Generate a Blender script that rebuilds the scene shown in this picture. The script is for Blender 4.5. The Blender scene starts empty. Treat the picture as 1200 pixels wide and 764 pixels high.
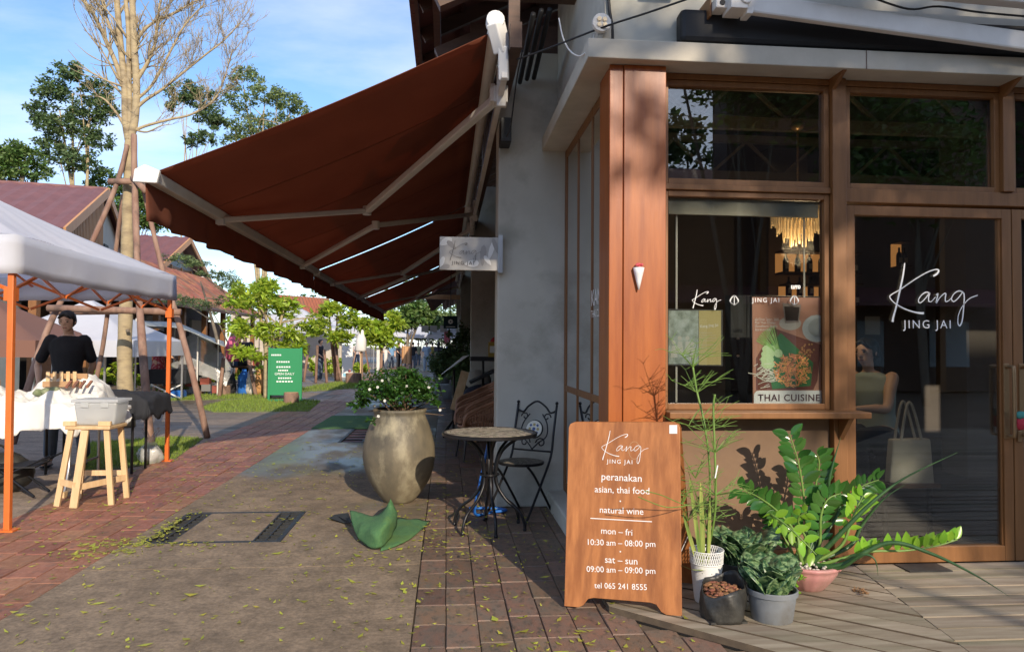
import bpy, bmesh, math, random
import numpy as np
from mathutils import Vector, Matrix, noise as mnoise
S = bpy.context.scene
random.seed(7)
# ------------------------------------------------------------ camera, sky, sun, exposure
F, H = 860.0, 1.35                       # focal length in photo pixels, eye height in metres
YAW, PITCH, ROLL = math.radians(5.11), math.radians(1.63), math.radians(-0.45)
cd = bpy.data.cameras.new('camera'); cam = bpy.data.objects.new('camera', cd)
S.collection.objects.link(cam); S.camera = cam
cam.location = (0, 0, H); cam.rotation_euler = (math.pi/2+PITCH, ROLL, -YAW)
cd.sensor_width = 36; cd.lens = 36*F/1200; cd.clip_start = .05; cd.clip_end = 2000
SUN_EL, SUN_AZ = math.radians(25.0), math.radians(164.2)     # azimuth clockwise from +Y
W = bpy.data.worlds.new('World'); S.world = W; W.use_nodes = True
nt = W.node_tree; nt.nodes.clear(); N = nt.nodes.new; L = nt.links.new
out = N('ShaderNodeOutputWorld'); bg = N('ShaderNodeBackground'); sky = N('ShaderNodeTexSky')
sky.sky_type = 'NISHITA'; sky.sun_disc = False; sky.sun_elevation = SUN_EL; sky.sun_rotation = SUN_AZ
sky.air_density = 1.0; sky.dust_density = .35; sky.ozone_density = 4.5
bg.inputs[1].default_value = .15
tc = N('ShaderNodeTexCoord'); sp = N('ShaderNodeSeparateXYZ'); L(tc.outputs['Generated'], sp.inputs[0])
ad = N('ShaderNodeMath'); ad.operation = 'ADD'; ad.inputs[1].default_value = .12; L(sp.outputs[2], ad.inputs[0])
mx = N('ShaderNodeMath'); mx.operation = 'MAXIMUM'; mx.inputs[1].default_value = .08; L(ad.outputs[0], mx.inputs[0])
vd = N('ShaderNodeVectorMath'); vd.operation = 'DIVIDE'; cb = N('ShaderNodeCombineXYZ')
for i in range(3): L(mx.outputs[0], cb.inputs[i])
L(tc.outputs['Generated'], vd.inputs[0]); L(cb.outputs[0], vd.inputs[1])
mp = N('ShaderNodeMapping'); mp.inputs['Scale'].default_value = (.55, .9, .2); mp.inputs['Location'].default_value = (.9, .35, 0)
L(vd.outputs[0], mp.inputs[0])
nz = N('ShaderNodeTexNoise'); nz.inputs['Scale'].default_value = 1.1; nz.inputs['Detail'].default_value = 9; nz.inputs['Roughness'].default_value = .56
L(mp.outputs[0], nz.inputs['Vector'])
cr = N('ShaderNodeValToRGB'); cr.color_ramp.elements[0].position = .43; cr.color_ramp.elements[1].position = .74
cr.color_ramp.elements[0].color = (0, 0, 0, 1); cr.color_ramp.elements[1].color = (.88, .88, .88, 1)
L(nz.outputs[0], cr.inputs[0])
mr = N('ShaderNodeMix'); mr.data_type = 'RGBA'; L(cr.outputs[0], mr.inputs[0]); L(sky.outputs[0], mr.inputs[6])
mr.inputs[7].default_value = (5.0, 5.2, 6.2, 1); L(mr.outputs[2], bg.inputs[0]); L(bg.outputs[0], out.inputs[0])
sd = bpy.data.lights.new('sun', 'SUN'); sd.energy = 3.2; sd.angle = math.radians(.53); sd.color = (1, .86, .68)
sun = bpy.data.objects.new('sun', sd); S.collection.objects.link(sun)
_s = Vector((math.sin(SUN_AZ)*math.cos(SUN_EL), math.cos(SUN_AZ)*math.cos(SUN_EL), math.sin(SUN_EL)))
sun.rotation_euler = _s.to_track_quat('Z', 'Y').to_euler()
S.view_settings.view_transform = 'Standard'; S.view_settings.look = 'None'; S.view_settings.gamma = 1
S.view_settings.exposure = .62
# ------------------------------------------------------------ geometry of the place: a pixel of the photo on a plane
CR = cam.rotation_euler.to_matrix(); CO = Vector((0, 0, H))
def ray(x, y): return CR @ Vector(((x-600)/F, (382-y)/F, -1))
def G(x, y, z=0): d = ray(x, y); return CO+d*((z-H)/d.z)
def AY(x, y, Y): d = ray(x, y); return CO+d*(Y/d.y)
def AX(x, y, X): d = ray(x, y); return CO+d*(X/d.x)
def AP(x, y, O, n): d = ray(x, y); return CO+d*((O-CO).dot(n)/d.dot(n))
# ------------------------------------------------------------ helpers
C = S.collection
ORG = {}
def tag(o, label=None, cat=None, group=None, kind=None):
    if label: o['label'] = label
    if cat: o['category'] = cat
    if group: o['group'] = group
    if kind: o['kind'] = kind
    return o
def E(name, loc=(0, 0, 0), label=None, cat=None, group=None, kind=None, rz=0):
    o = bpy.data.objects.new(name, None); C.objects.link(o); o.location = loc; o.rotation_euler.z = rz
    o.empty_display_size = .1
    ORG[o] = Vector(loc); return tag(o, label, cat, group, kind)
def kids(o): return list(o.children)
def copy_tree(o, loc=None, rz=None, label=None, parent=None):
    c = o.copy(); C.objects.link(c); c.parent = parent
    if parent is None:
        if loc is not None: c.location = loc
        if rz is not None: c.rotation_euler.z = rz
        if label: c['label'] = label
    for k in kids(o): copy_tree(k, parent=c)
    return c
class MB:
    def __init__(s): s.v = []; s.f = []; s.m = []; s.mi = 0
    def mat(s, i): s.mi = i; return s
    def add(s, vs, fs):
        b = len(s.v); s.v += [tuple(v) for v in vs]; s.f += [tuple(b+i for i in f) for f in fs]; s.m += [s.mi]*len(fs); return s
    def hexa(s, p):  # 8 corners: bottom ring 0-3 ccw, top ring 4-7
        return s.add(p, [(3,2,1,0),(4,5,6,7),(0,1,5,4),(1,2,6,5),(2,3,7,6),(3,0,4,7)])
    def box(s, x0, x1, y0, y1, z0, z1):
        return s.hexa([(x0,y0,z0),(x1,y0,z0),(x1,y1,z0),(x0,y1,z0),(x0,y0,z1),(x1,y0,z1),(x1,y1,z1),(x0,y1,z1)])
    def bar(s, a, b, w, h, up=(0,0,1)):
        a = Vector(a); b = Vector(b); d = (b-a).normalized(); up = Vector(up)
        if abs(d.dot(up)) > .98: up = Vector((0,1,0))
        x = d.cross(up).normalized()*w/2; u = x.cross(d).normalized()*h/2
        return s.hexa([a-x-u, a+x-u, b+x-u, b-x-u, a-x+u, a+x+u, b+x+u, b-x+u])
    def tube(s, pts, r, n=8, cap=True, flat=1.0):
        pts = [Vector(p) for p in pts]; m = len(pts)
        if not hasattr(r, '__len__'): r = [r]*m
        t0 = (pts[1]-pts[0]).normalized(); ref = Vector((0,0,1)) if abs(t0.z) < .9 else Vector((1,0,0))
        x = t0.cross(ref).normalized(); vs = []
        for i, p in enumerate(pts):
            t = (pts[min(i+1, m-1)]-pts[max(i-1, 0)]).normalized()
            x = (x-t*x.dot(t)).normalized(); y = t.cross(x)
            for k in range(n):
                a = 2*math.pi*k/n; vs.append(p+(x*math.cos(a)+y*math.sin(a)*flat)*r[i])
        fs = [(i*n+k, i*n+(k+1) % n, (i+1)*n+(k+1) % n, (i+1)*n+k) for i in range(m-1) for k in range(n)]
        if cap: fs += [tuple(range(n))[::-1], tuple((m-1)*n+k for k in range(n))]
        return s.add(vs, fs)
    def lathe(s, prof, c=(0,0,0), n=24, jit=0, sq=None):
        vs = []
        for (r, z) in prof:
            for k in range(n):
                a = 2*math.pi*k/n; q = 1+jit*math.sin(3*a+z*9)+jit*.7*math.sin(5*a+1+z*5)
                vs.append((c[0]+r*q*math.cos(a), c[1]+r*q*math.sin(a), c[2]+z))
        m = len(prof)
        fs = [(i*n+k, i*n+(k+1) % n, (i+1)*n+(k+1) % n, (i+1)*n+k) for i in range(m-1) for k in range(n)]
        fs += [tuple(range(n))[::-1], tuple((m-1)*n+k for k in range(n))]
        return s.add(vs, fs)
    def prism(s, poly, off):  # planar polygon (3d points) extruded by off
        p = [Vector(q) for q in poly]; o = Vector(off); n = len(p)
        return s.add(p+[q+o for q in p], [tuple(range(n))[::-1], tuple(range(n, 2*n))]+[(i, (i+1) % n, n+(i+1) % n, n+i) for i in range(n)])
    def grid(s, fn, nu, nv, close=False):
        vs = [fn(i/nu, j/nv) for j in range(nv+1) for i in range(nu+1)]
        return s.add(vs, [(j*(nu+1)+i, j*(nu+1)+i+1, (j+1)*(nu+1)+i+1, (j+1)*(nu+1)+i) for j in range(nv) for i in range(nu)])
    def blob(s, c, r, n=8, m=5, jit=0):
        vs = []; c = Vector(c); r = Vector(r) if hasattr(r, '__len__') else Vector((r, r, r))
        for j in range(1, m):
            t = math.pi*j/m
            for k in range(n):
                a = 2*math.pi*k/n; q = 1+random.uniform(-jit, jit)
                vs.append((c.x+r.x*q*math.sin(t)*math.cos(a), c.y+r.y*q*math.sin(t)*math.sin(a), c.z+r.z*q*math.cos(t)))
        vs += [(c.x, c.y, c.z+r.z), (c.x, c.y, c.z-r.z)]; T = len(vs)-2
        fs = [(j*n+k, (j+1)*n+k, (j+1)*n+(k+1) % n, j*n+(k+1) % n) for j in range(m-2) for k in range(n)]
        fs += [(T, k, (k+1) % n) for k in range(n)]+[(T+1, (m-2)*n+(k+1) % n, (m-2)*n+k) for k in range(n)]
        return s.add(vs, fs)
    def build(s, name, mat, parent=None, label=None, cat=None, group=None, kind=None, smooth=False, bevel=0, solid=0, sub=0):
        me = bpy.data.meshes.new(name); o0 = ORG.get(parent, Vector()) if parent else Vector()
        me.from_pydata([(v[0]-o0.x, v[1]-o0.y, v[2]-o0.z) for v in s.v], [], s.f)
        for q in (mat if isinstance(mat, (list, tuple)) else [mat]): me.materials.append(q)
        me.polygons.foreach_set('material_index', s.m)
        me.update()
        if smooth: me.shade_smooth() if smooth is True else None
        if smooth and smooth is not True:
            me.shade_smooth()
            try: me.set_sharp_from_angle(angle=math.radians(smooth))
            except Exception: pass
        o = bpy.data.objects.new(name, me); C.objects.link(o)
        if parent: o.parent = parent; ORG[o] = o0.copy()
        if solid: q = o.modifiers.new('thick', 'SOLIDIFY'); q.thickness = solid; q.offset = 0
        if bevel: q = o.modifiers.new('bevel', 'BEVEL'); q.width = bevel; q.segments = 2; q.limit_method = 'ANGLE'; q.harden_normals = False
        if sub: q = o.modifiers.new('sub', 'SUBSURF'); q.levels = q.render_levels = sub
        return tag(o, label, cat, group, kind)
def np_mesh(name, V, Fq, mat, parent=None, **k):
    """fast mesh from numpy: V (n,3), Fq (m,4)"""
    me = bpy.data.meshes.new(name); o0 = ORG.get(parent, Vector()) if parent else Vector()
    V = np.asarray(V, np.float32)-np.array(o0, np.float32); m = len(Fq)
    me.vertices.add(len(V)); me.vertices.foreach_set('co', V.ravel())
    me.loops.add(m*4); me.loops.foreach_set('vertex_index', np.asarray(Fq, np.int32).ravel())
    me.polygons.add(m); me.polygons.foreach_set('loop_start', np.arange(0, m*4, 4, dtype=np.int32))
    me.update(calc_edges=True); me.validate()
    me.materials.append(mat)
    o = bpy.data.objects.new(name, me); C.objects.link(o)
    if parent: o.parent = parent; ORG[o] = o0.copy()
    return tag(o, **k)
rng = np.random.default_rng(11)
def leaves_np(P, size, up=.4, asp=.45, droop=.0):
    """one folded leaf (2 quads) at every point"""
    n = len(P); d = rng.normal(size=(n, 3)); d[:, 2] = d[:, 2]*.6-droop; d /= np.linalg.norm(d, axis=1)[:, None]
    u = rng.normal(size=(n, 3)); u[:, 2] += up*2; s = np.cross(d, u); s /= np.linalg.norm(s, axis=1)[:, None]; nn = np.cross(s, d)
    L = (size*rng.uniform(.6, 1.3, n))[:, None]; w = L*asp
    a = P; b = P+d*L*.5+s*w*.5+nn*w*.18; c = P+d*L; e = P+d*L*.5-s*w*.5+nn*w*.18
    mid = P+d*L*.5
    V = np.stack([a, b, c, e], 1).reshape(-1, 3); Fq = np.arange(n*4).reshape(n, 4)
    return V, Fq
def crown_pts(clumps, n, shell=.45):
    """clumps (x,y,z,rx,ry,rz): points thick toward each clump's outside with twiggy bunches"""
    vol = np.array([c[3]*c[4]*c[5] for c in clumps])**.75; cnt = rng.multinomial(n, vol/vol.sum()); out = []
    for c, k in zip(clumps, cnt):
        nb = max(3, k//30); dd = rng.normal(size=(nb, 3)); dd /= np.linalg.norm(dd, axis=1)[:, None]
        rr = rng.uniform(shell, 1.0, nb)[:, None]; cen = dd*rr
        idx = rng.integers(0, nb, k); p = cen[idx]+rng.normal(size=(k, 3))*.115
        out.append(p*np.array(c[3:6])+np.array(c[0:3]))
    return np.concatenate(out)
def clip(poly, a, b, c):   # keep a*x+b*y>=c
    r = []
    for i in range(len(poly)):
        p, q = poly[i], poly[(i+1) % len(poly)]; dp = a*p[0]+b*p[1]-c; dq = a*q[0]+b*q[1]-c
        if dp >= 0: r.append(p)
        if dp*dq < 0: t = dp/(dp-dq); r.append((p[0]+(q[0]-p[0])*t, p[1]+(q[1]-p[1])*t))
    return r
def crom(P, n=5):
    P = [Vector(p) for p in P]; r = []
    for i in range(len(P)-1):
        a, b, c, d = P[max(i-1, 0)], P[i], P[i+1], P[min(i+2, len(P)-1)]
        for k in range(n):
            t = k/n; r.append(.5*((2*b)+(c-a)*t+(2*a-5*b+4*c-d)*t*t+(3*b-a-3*c+d)*t**3))
    return r+[P[-1]]
# ------------------------------------------------------------ materials (procedural)
def mat(name, col, rough=.6, col2=None, scale=6, metal=0, bump=0, bscale=None, rnd=0, island=0, spec=.5, rough2=None,
        trans=0, emit=None, est=0, detail=5, stretch=None, alpha=1, coat=0, lo=.35, hi=.68, dirt=None, dscale=1.5):
    m = bpy.data.materials.new(name); m.use_nodes = True; t = m.node_tree; n = t.nodes; l = t.links.new
    b = n['Principled BSDF']; b.inputs['Roughness'].default_value = rough; b.inputs['Metallic'].default_value = metal
    b.inputs['Specular IOR Level'].default_value = spec; b.inputs['Base Color'].default_value = (*col, 1)
    if coat: b.inputs['Coat Weight'].default_value = coat; b.inputs['Coat Roughness'].default_value = .15
    src = None
    def coords():
        c = n.new('ShaderNodeTexCoord'); mm = n.new('ShaderNodeMapping'); l(c.outputs['Object'], mm.inputs[0])
        if stretch: mm.inputs['Scale'].default_value = stretch
        if rnd:
            oi = n.new('ShaderNodeObjectInfo'); k = n.new('ShaderNodeMath'); k.operation = 'MULTIPLY'; k.inputs[1].default_value = 50
            l(oi.outputs['Random'], k.inputs[0]); l(k.outputs[0], mm.inputs['Location'])
        return mm
    mm = coords() if (col2 or bump or dirt) else None
    def noise(sc, dt=detail):
        q = n.new('ShaderNodeTexNoise'); q.inputs['Scale'].default_value = sc; q.inputs['Detail'].default_value = dt; q.inputs['Roughness'].default_value = .6
        l(mm.outputs[0], q.inputs['Vector']); return q
    def mix(a, bcol, fac, typ='MIX'):
        q = n.new('ShaderNodeMix'); q.data_type = 'RGBA'; q.blend_type = typ
        if hasattr(fac, 'links'): l(fac, q.inputs[0])
        else: q.inputs[0].default_value = fac
        for s_, v in ((6, a), (7, bcol)):
            if hasattr(v, 'links'): l(v, q.inputs[s_])
            else: q.inputs[s_].default_value = (*v, 1)
        return q.outputs[2]
    cur = col
    if col2:
        q = noise(scale); r = n.new('ShaderNodeMapRange'); r.inputs[1].default_value = lo; r.inputs[2].default_value = hi
        l(q.outputs[0], r.inputs[0]); cur = mix(col, col2, r.outputs[0])
        if rough2 is not None:
            rr = n.new('ShaderNodeMapRange'); rr.inputs[1].default_value = lo; rr.inputs[2].default_value = hi
            rr.inputs[3].default_value = rough; rr.inputs[4].default_value = rough2; l(q.outputs[0], rr.inputs[0]); l(rr.outputs[0], b.inputs['Roughness'])
    if dirt:
        q = noise(dscale, 8); r = n.new('ShaderNodeMapRange'); r.inputs[1].default_value = .52; r.inputs[2].default_value = .7
        l(q.outputs[0], r.inputs[0]); cur = mix(cur, dirt, r.outputs[0])
    if rnd or island:
        if island: g = n.new('ShaderNodeNewGeometry'); so = g.outputs['Random Per Island']
        else: g = n.new('ShaderNodeObjectInfo'); so = g.outputs['Random']
        v = rnd or island; r = n.new('ShaderNodeMapRange'); r.inputs[3].default_value = 1-v; r.inputs[4].default_value = 1+v; l(so, r.inputs[0])
        hs = n.new('ShaderNodeHueSaturation'); l(r.outputs[0], hs.inputs['Value'])
        r2 = n.new('ShaderNodeMapRange'); r2.inputs[3].default_value = .5-v*.05; r2.inputs[4].default_value = .5+v*.05
        m7 = n.new('ShaderNodeMath'); m7.operation = 'MULTIPLY'; m7.inputs[1].default_value = 7.31; fr = n.new('ShaderNodeMath'); fr.operation = 'FRACT'
        l(so, m7.inputs[0]); l(m7.outputs[0], fr.inputs[0]); l(fr.outputs[0], r2.inputs[0]); l(r2.outputs[0], hs.inputs['Hue'])
        if hasattr(cur, 'links'): l(cur, hs.inputs['Color'])
        else: hs.inputs['Color'].default_value = (*cur, 1)
        cur = hs.outputs[0]
    if hasattr(cur, 'links'): l(cur, b.inputs['Base Color'])
    if bump:
        q = noise(bscale or scale*3, 8); bp = n.new('ShaderNodeBump'); bp.inputs['Strength'].default_value = bump; bp.inputs['Distance'].default_value = .01
        l(q.outputs[0], bp.inputs['Height']); l(bp.outputs[0], b.inputs['Normal'])
    if emit: b.inputs['Emission Color'].default_value = (*emit, 1); b.inputs['Emission Strength'].default_value = est
    if trans:
        tr = n.new('ShaderNodeBsdfTranslucent'); ms = n.new('ShaderNodeMixShader'); ms.inputs[0].default_value = trans
        if hasattr(cur, 'links'): l(cur, tr.inputs[0])
        else: tr.inputs[0].default_value = (*cur, 1)
        l(b.outputs[0], ms.inputs[1]); l(tr.outputs[0], ms.inputs[2]); l(ms.outputs[0], n['Material Output'].inputs[0])
    if alpha < 1: b.inputs['Alpha'].default_value = alpha
    return m
def glass(name, tint=(.8, .82, .82), refl=1.0, rough=.0):
    m = bpy.data.materials.new(name); m.use_nodes = True; t = m.node_tree; n = t.nodes; l = t.links.new; n.remove(n['Principled BSDF'])
    tr = n.new('ShaderNodeBsdfTransparent'); tr.inputs[0].default_value = (*tint, 1); gl = n.new('ShaderNodeBsdfGlossy'); gl.inputs['Roughness'].default_value = rough
    fr = n.new('ShaderNodeFresnel'); fr.inputs[0].default_value = 1.52; mu = n.new('ShaderNodeMath'); mu.operation = 'MULTIPLY'; mu.inputs[1].default_value = refl*2.1; mu.use_clamp = True
    l(fr.outputs[0], mu.inputs[0]); ms = n.new('ShaderNodeMixShader'); l(mu.outputs[0], ms.inputs[0]); l(tr.outputs[0], ms.inputs[1]); l(gl.outputs[0], ms.inputs[2])
    l(ms.outputs[0], n['Material Output'].inputs[0]); return m
def woodmat(name, a, b_, rough=.5, axis='Z', rnd=0, sc=1.0, coat=0, dirt=None):
    st = {'Z': (9, 9, .7), 'X': (.7, 9, 9), 'Y': (9, .7, 9)}[axis]
    return mat(name, a, rough, b_, 2.2*sc, stretch=st, bump=.15, bscale=6, rnd=rnd, detail=8, coat=coat, dirt=dirt, dscale=.5)
M = {}
M['conc_wall'] = mat('grey_render', (.46, .445, .385), .85, (.57, .55, .48), 1.3, bump=.12, bscale=5, dirt=(.33, .315, .26), dscale=1.7)
M['conc_slab'] = mat('pale_cement', (.46, .42, .34), .8, (.58, .53, .44), 3, bump=.2, bscale=12)
M['col_wood'] = woodmat('oiled_red_wood', (.27, .060, .008), (.40, .108, .016), .42, coat=.15)
M['frame'] = woodmat('painted_brown_wood', (.19, .078, .022), (.25, .108, .032), .5)
M['panel'] = mat('brown_board', (.17, .10, .055), .62, (.24, .145, .08), 2, bump=.1, dirt=(.13, .08, .05))
M['dark_wood'] = woodmat('dark_rafter_wood', (.075, .038, .022), (.12, .06, .035), .6, 'X')
M['tile_dark'] = mat('clay_tile_under', (.12, .045, .03), .8, (.17, .06, .04), 4)
M['maroon'] = mat('awning_fabric', (.27, .095, .055), .85, (.33, .12, .07), 1.0, trans=.5, bump=.06, bscale=2)
M['white_metal'] = mat('white_painted_metal', (.78, .75, .70), .4, (.68, .65, .60), 4, bump=.03)
M['white'] = mat('white_paint', (.8, .8, .78), .5)
M['letter'] = mat('white_lettering', (.85, .85, .83), .6)
M['black_iron'] = mat('black_iron', (.012, .012, .014), .38, metal=.3)
M['black'] = mat('matt_black', (.014, .014, .015), .6)
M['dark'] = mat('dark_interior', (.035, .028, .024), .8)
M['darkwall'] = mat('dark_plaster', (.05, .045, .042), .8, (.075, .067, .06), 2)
M['glass'] = glass('clear_glass', (.84, .86, .85))
M['glass_side'] = glass('side_glass', (.5, .55, .52), 1.4)
M['sign_wood'] = mat('sign_plywood', (.32, .115, .035), .5, (.50, .20, .065), 4, bump=.12, stretch=(6, 6, .6), dirt=(.24, .085, .028), dscale=1.6)
M['edge_wood'] = mat('raw_ply_edge', (.45, .27, .14), .7)
M['paver_l'] = mat('red_paver', (.26, .105, .06), .72, (.36, .16, .095), 5, bump=.3, bscale=30, rnd=.22, rough2=.5, dirt=(.17, .10, .07), dscale=3)
M['paver_li'] = mat('red_paver_far', (.26, .105, .06), .6, (.36, .16, .095), 5, bump=.3, bscale=30, island=.22, rough2=.3, dirt=(.14, .09, .07), dscale=.5)
M['paver_r'] = mat('worn_paver', (.155, .12, .088), .6, (.225, .13, .085), 2.6, bump=.35, bscale=26, rnd=.22, rough2=.45, dirt=(.085, .07, .052), dscale=5)
M['paver_ri'] = mat('worn_paver_far', (.11, .085, .07), .5, (.19, .10, .07), 2.6, bump=.35, bscale=26, island=.25, rough2=.3)
M['joint'] = mat('joint_soil_gap_shade', (.085, .062, .042), .9, (.13, .095, .06), 20)
M['deck'] = woodmat('weathered_deck', (.22, .17, .12), (.38, .32, .24), .62, 'X', rnd=.16, dirt=(.13, .125, .07))
M['gap'] = mat('under_deck', (.01, .009, .008), 1)
M['green_leaf'] = mat('bright_leaf', (.055, .15, .018), .4, trans=.3, island=.4)
M['zz_leaf'] = mat('glossy_zz_leaf', (.045, .14, .025), .22, trans=.18, island=.35)
M['zz_new'] = mat('young_zz_leaf', (.24, .48, .04), .3, trans=.35, island=.2)
M['snake'] = mat('banded_snake_leaf', (.026, .075, .03), .34, (.20, .30, .13), 30, stretch=(1, 1, 2.2), lo=.45, hi=.6)
M['snake_y'] = mat('yellow_edged_leaf', (.12, .2, .04), .4, (.42, .45, .12), 6, stretch=(4, 4, .3))
M['stem_green'] = mat('green_stem', (.11, .2, .035), .45, (.18, .30, .06), 9)
M['spear'] = mat('dark_spear_leaf', (.025, .075, .02), .42, (.05, .12, .035), 20, stretch=(1, 1, .3))
M['shrub'] = mat('shrub_leaf', (.045, .12, .02), .38, trans=.3, island=.45)
M['flower'] = mat('white_petal', (.8, .8, .75), .6, trans=.3)
M['stem_brown'] = mat('brown_stem', (.10, .06, .035), .8, (.16, .11, .07), 14)
M['lime'] = mat('lime_tree_leaf', (.36, .48, .045), .45, trans=.45, island=.4)
M['tree_g'] = mat('tree_leaf', (.11, .19, .045), .5, trans=.35, island=.45)
M['tree_d'] = mat('dark_tree_leaf', (.105, .165, .06), .5, trans=.35, island=.45)
M['tree_o'] = mat('olive_tree_leaf', (.20, .27, .10), .5, trans=.35, island=.4)
M['bark_pale'] = mat('pale_yellow_bark', (.44, .35, .20), .8, (.33, .26, .16), 5, stretch=(1, 1, 2.5), bump=.4, bscale=9, dirt=(.2, .15, .09), dscale=3)
M['bark_grey'] = mat('grey_bark', (.16, .13, .10), .85, (.22, .18, .13), 6, bump=.4, bscale=12)
M['bark_log'] = mat('reddish_log_bark', (.22, .12, .085), .85, (.33, .21, .15), 8, stretch=(1, 1, .4), bump=.5, bscale=16, dirt=(.11, .075, .06), dscale=5)
M['orange'] = mat('orange_powdercoat', (.72, .17, .03), .4, (.62, .14, .025), 6)
M['tent'] = mat('white_tent_fabric', (.80, .82, .88), .75, (.74, .76, .82), 1.5, trans=.4, bump=.5, bscale=3.5)
M['brown_tent'] = mat('brown_tent_fabric', (.24, .12, .085), .8, trans=.2)
M['pine'] = woodmat('raw_pine', (.60, .40, .20), (.72, .52, .30), .6, rnd=.06)
M['cloth'] = mat('white_cloth', (.78, .77, .73), .9, trans=.1)
M['plastic'] = mat('translucent_plastic', (.80, .82, .82), .3, trans=.5, alpha=.72)
M['clearwrap'] = mat('clear_plastic_wrap', (.55, .56, .56), .16, (.75, .76, .76), 4, alpha=.42, bump=.9, bscale=5)
M['skin'] = mat('skin', (.62, .39, .27), .5, (.66, .42, .30), 7)
M['hair'] = mat('black_hair', (.012, .010, .009), .42, bump=.6, bscale=60)
M['tee'] = mat('black_tshirt', (.014, .016, .022), .85, (.022, .024, .03), 8, bump=.3, bscale=12)
M['denim'] = mat('blue_denim', (.07, .10, .15), .85, (.13, .17, .23), 5, bump=.3)
M['steel'] = mat('bare_steel', (.45, .45, .45), .35, metal=.8)
M['turf'] = mat('green_felt', (.055, .155, .06), .95, (.09, .20, .075), 60, bump=.6, bscale=220, dirt=(.11, .2, .05), dscale=4)
M['felt_back'] = mat('black_felt_back', (.02, .024, .028), .9)
M['iron_grate'] = mat('cast_iron', (.03, .032, .034), .55, (.05, .05, .05), 20, metal=.4)
M['grass'] = mat('grass_blade', (.24, .33, .05), .7, trans=.35, island=.35)
M['litter'] = mat('fallen_leaf', (.50, .46, .06), .6, (.34, .40, .06), 40, island=.35, trans=.2)
M['rattan'] = mat('rattan', (.28, .13, .07), .5, (.38, .2, .11), 12)
M['grey_plastic'] = mat('grey_plastic_pot', (.16, .175, .19), .55, (.22, .235, .25), 6, bump=.1, dirt=(.10, .09, .075), dscale=3)
M['bag_black'] = mat('black_grow_bag', (.018, .018, .018), .42, (.06, .058, .05), 7, bump=.9, bscale=9)
M['pink'] = mat('pink_glazed_pot', (.52, .23, .22), .45, (.60, .30, .28), 5, bump=.15, dirt=(.34, .2, .16), dscale=3)
M['soil'] = mat('soil', (.05, .032, .02), .95, (.09, .055, .035), 15, bump=.8, bscale=30)
M['coir'] = mat('brown_bark_chip', (.16, .065, .03), .85, (.30, .14, .07), 30, island=.4)
M['pebble'] = mat('white_pebble', (.55, .5, .42), .7, island=.3)
M['slate_roof'] = mat('maroon_roof_sheet', (.155, .065, .062), .6, (.20, .085, .08), 2, island=.12)
M['orange_tile'] = mat('orange_clay_tile', (.36, .125, .06), .8, (.26, .10, .05), 5, island=.3, bump=.3, dirt=(.17, .13, .08), dscale=.8)
M['slat'] = woodmat('golden_slat', (.50, .24, .10), (.58, .30, .13), .6)
M['cream'] = mat('cream_render', (.55, .5, .42), .85, (.48, .43, .36), 2)
M['teal_wall'] = mat('pale_blue_grey_wall', (.34, .39, .40), .8, (.40, .44, .45), 3)
M['amber'] = mat('lit_amber_shelf_back', (.5, .2, .06), .7, emit=(1, .42, .12), est=.3)
M['bulb'] = mat('lit_bulb', (1, .8, .5), .3, emit=(1, .72, .36), est=9)
M['crystal'] = mat('amber_crystal', (.78, .66, .45), .08, trans=.4, emit=(1, .74, .42), est=.07, metal=.2)
M['blue'] = mat('blue_plastic', (.02, .14, .50), .4)
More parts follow.
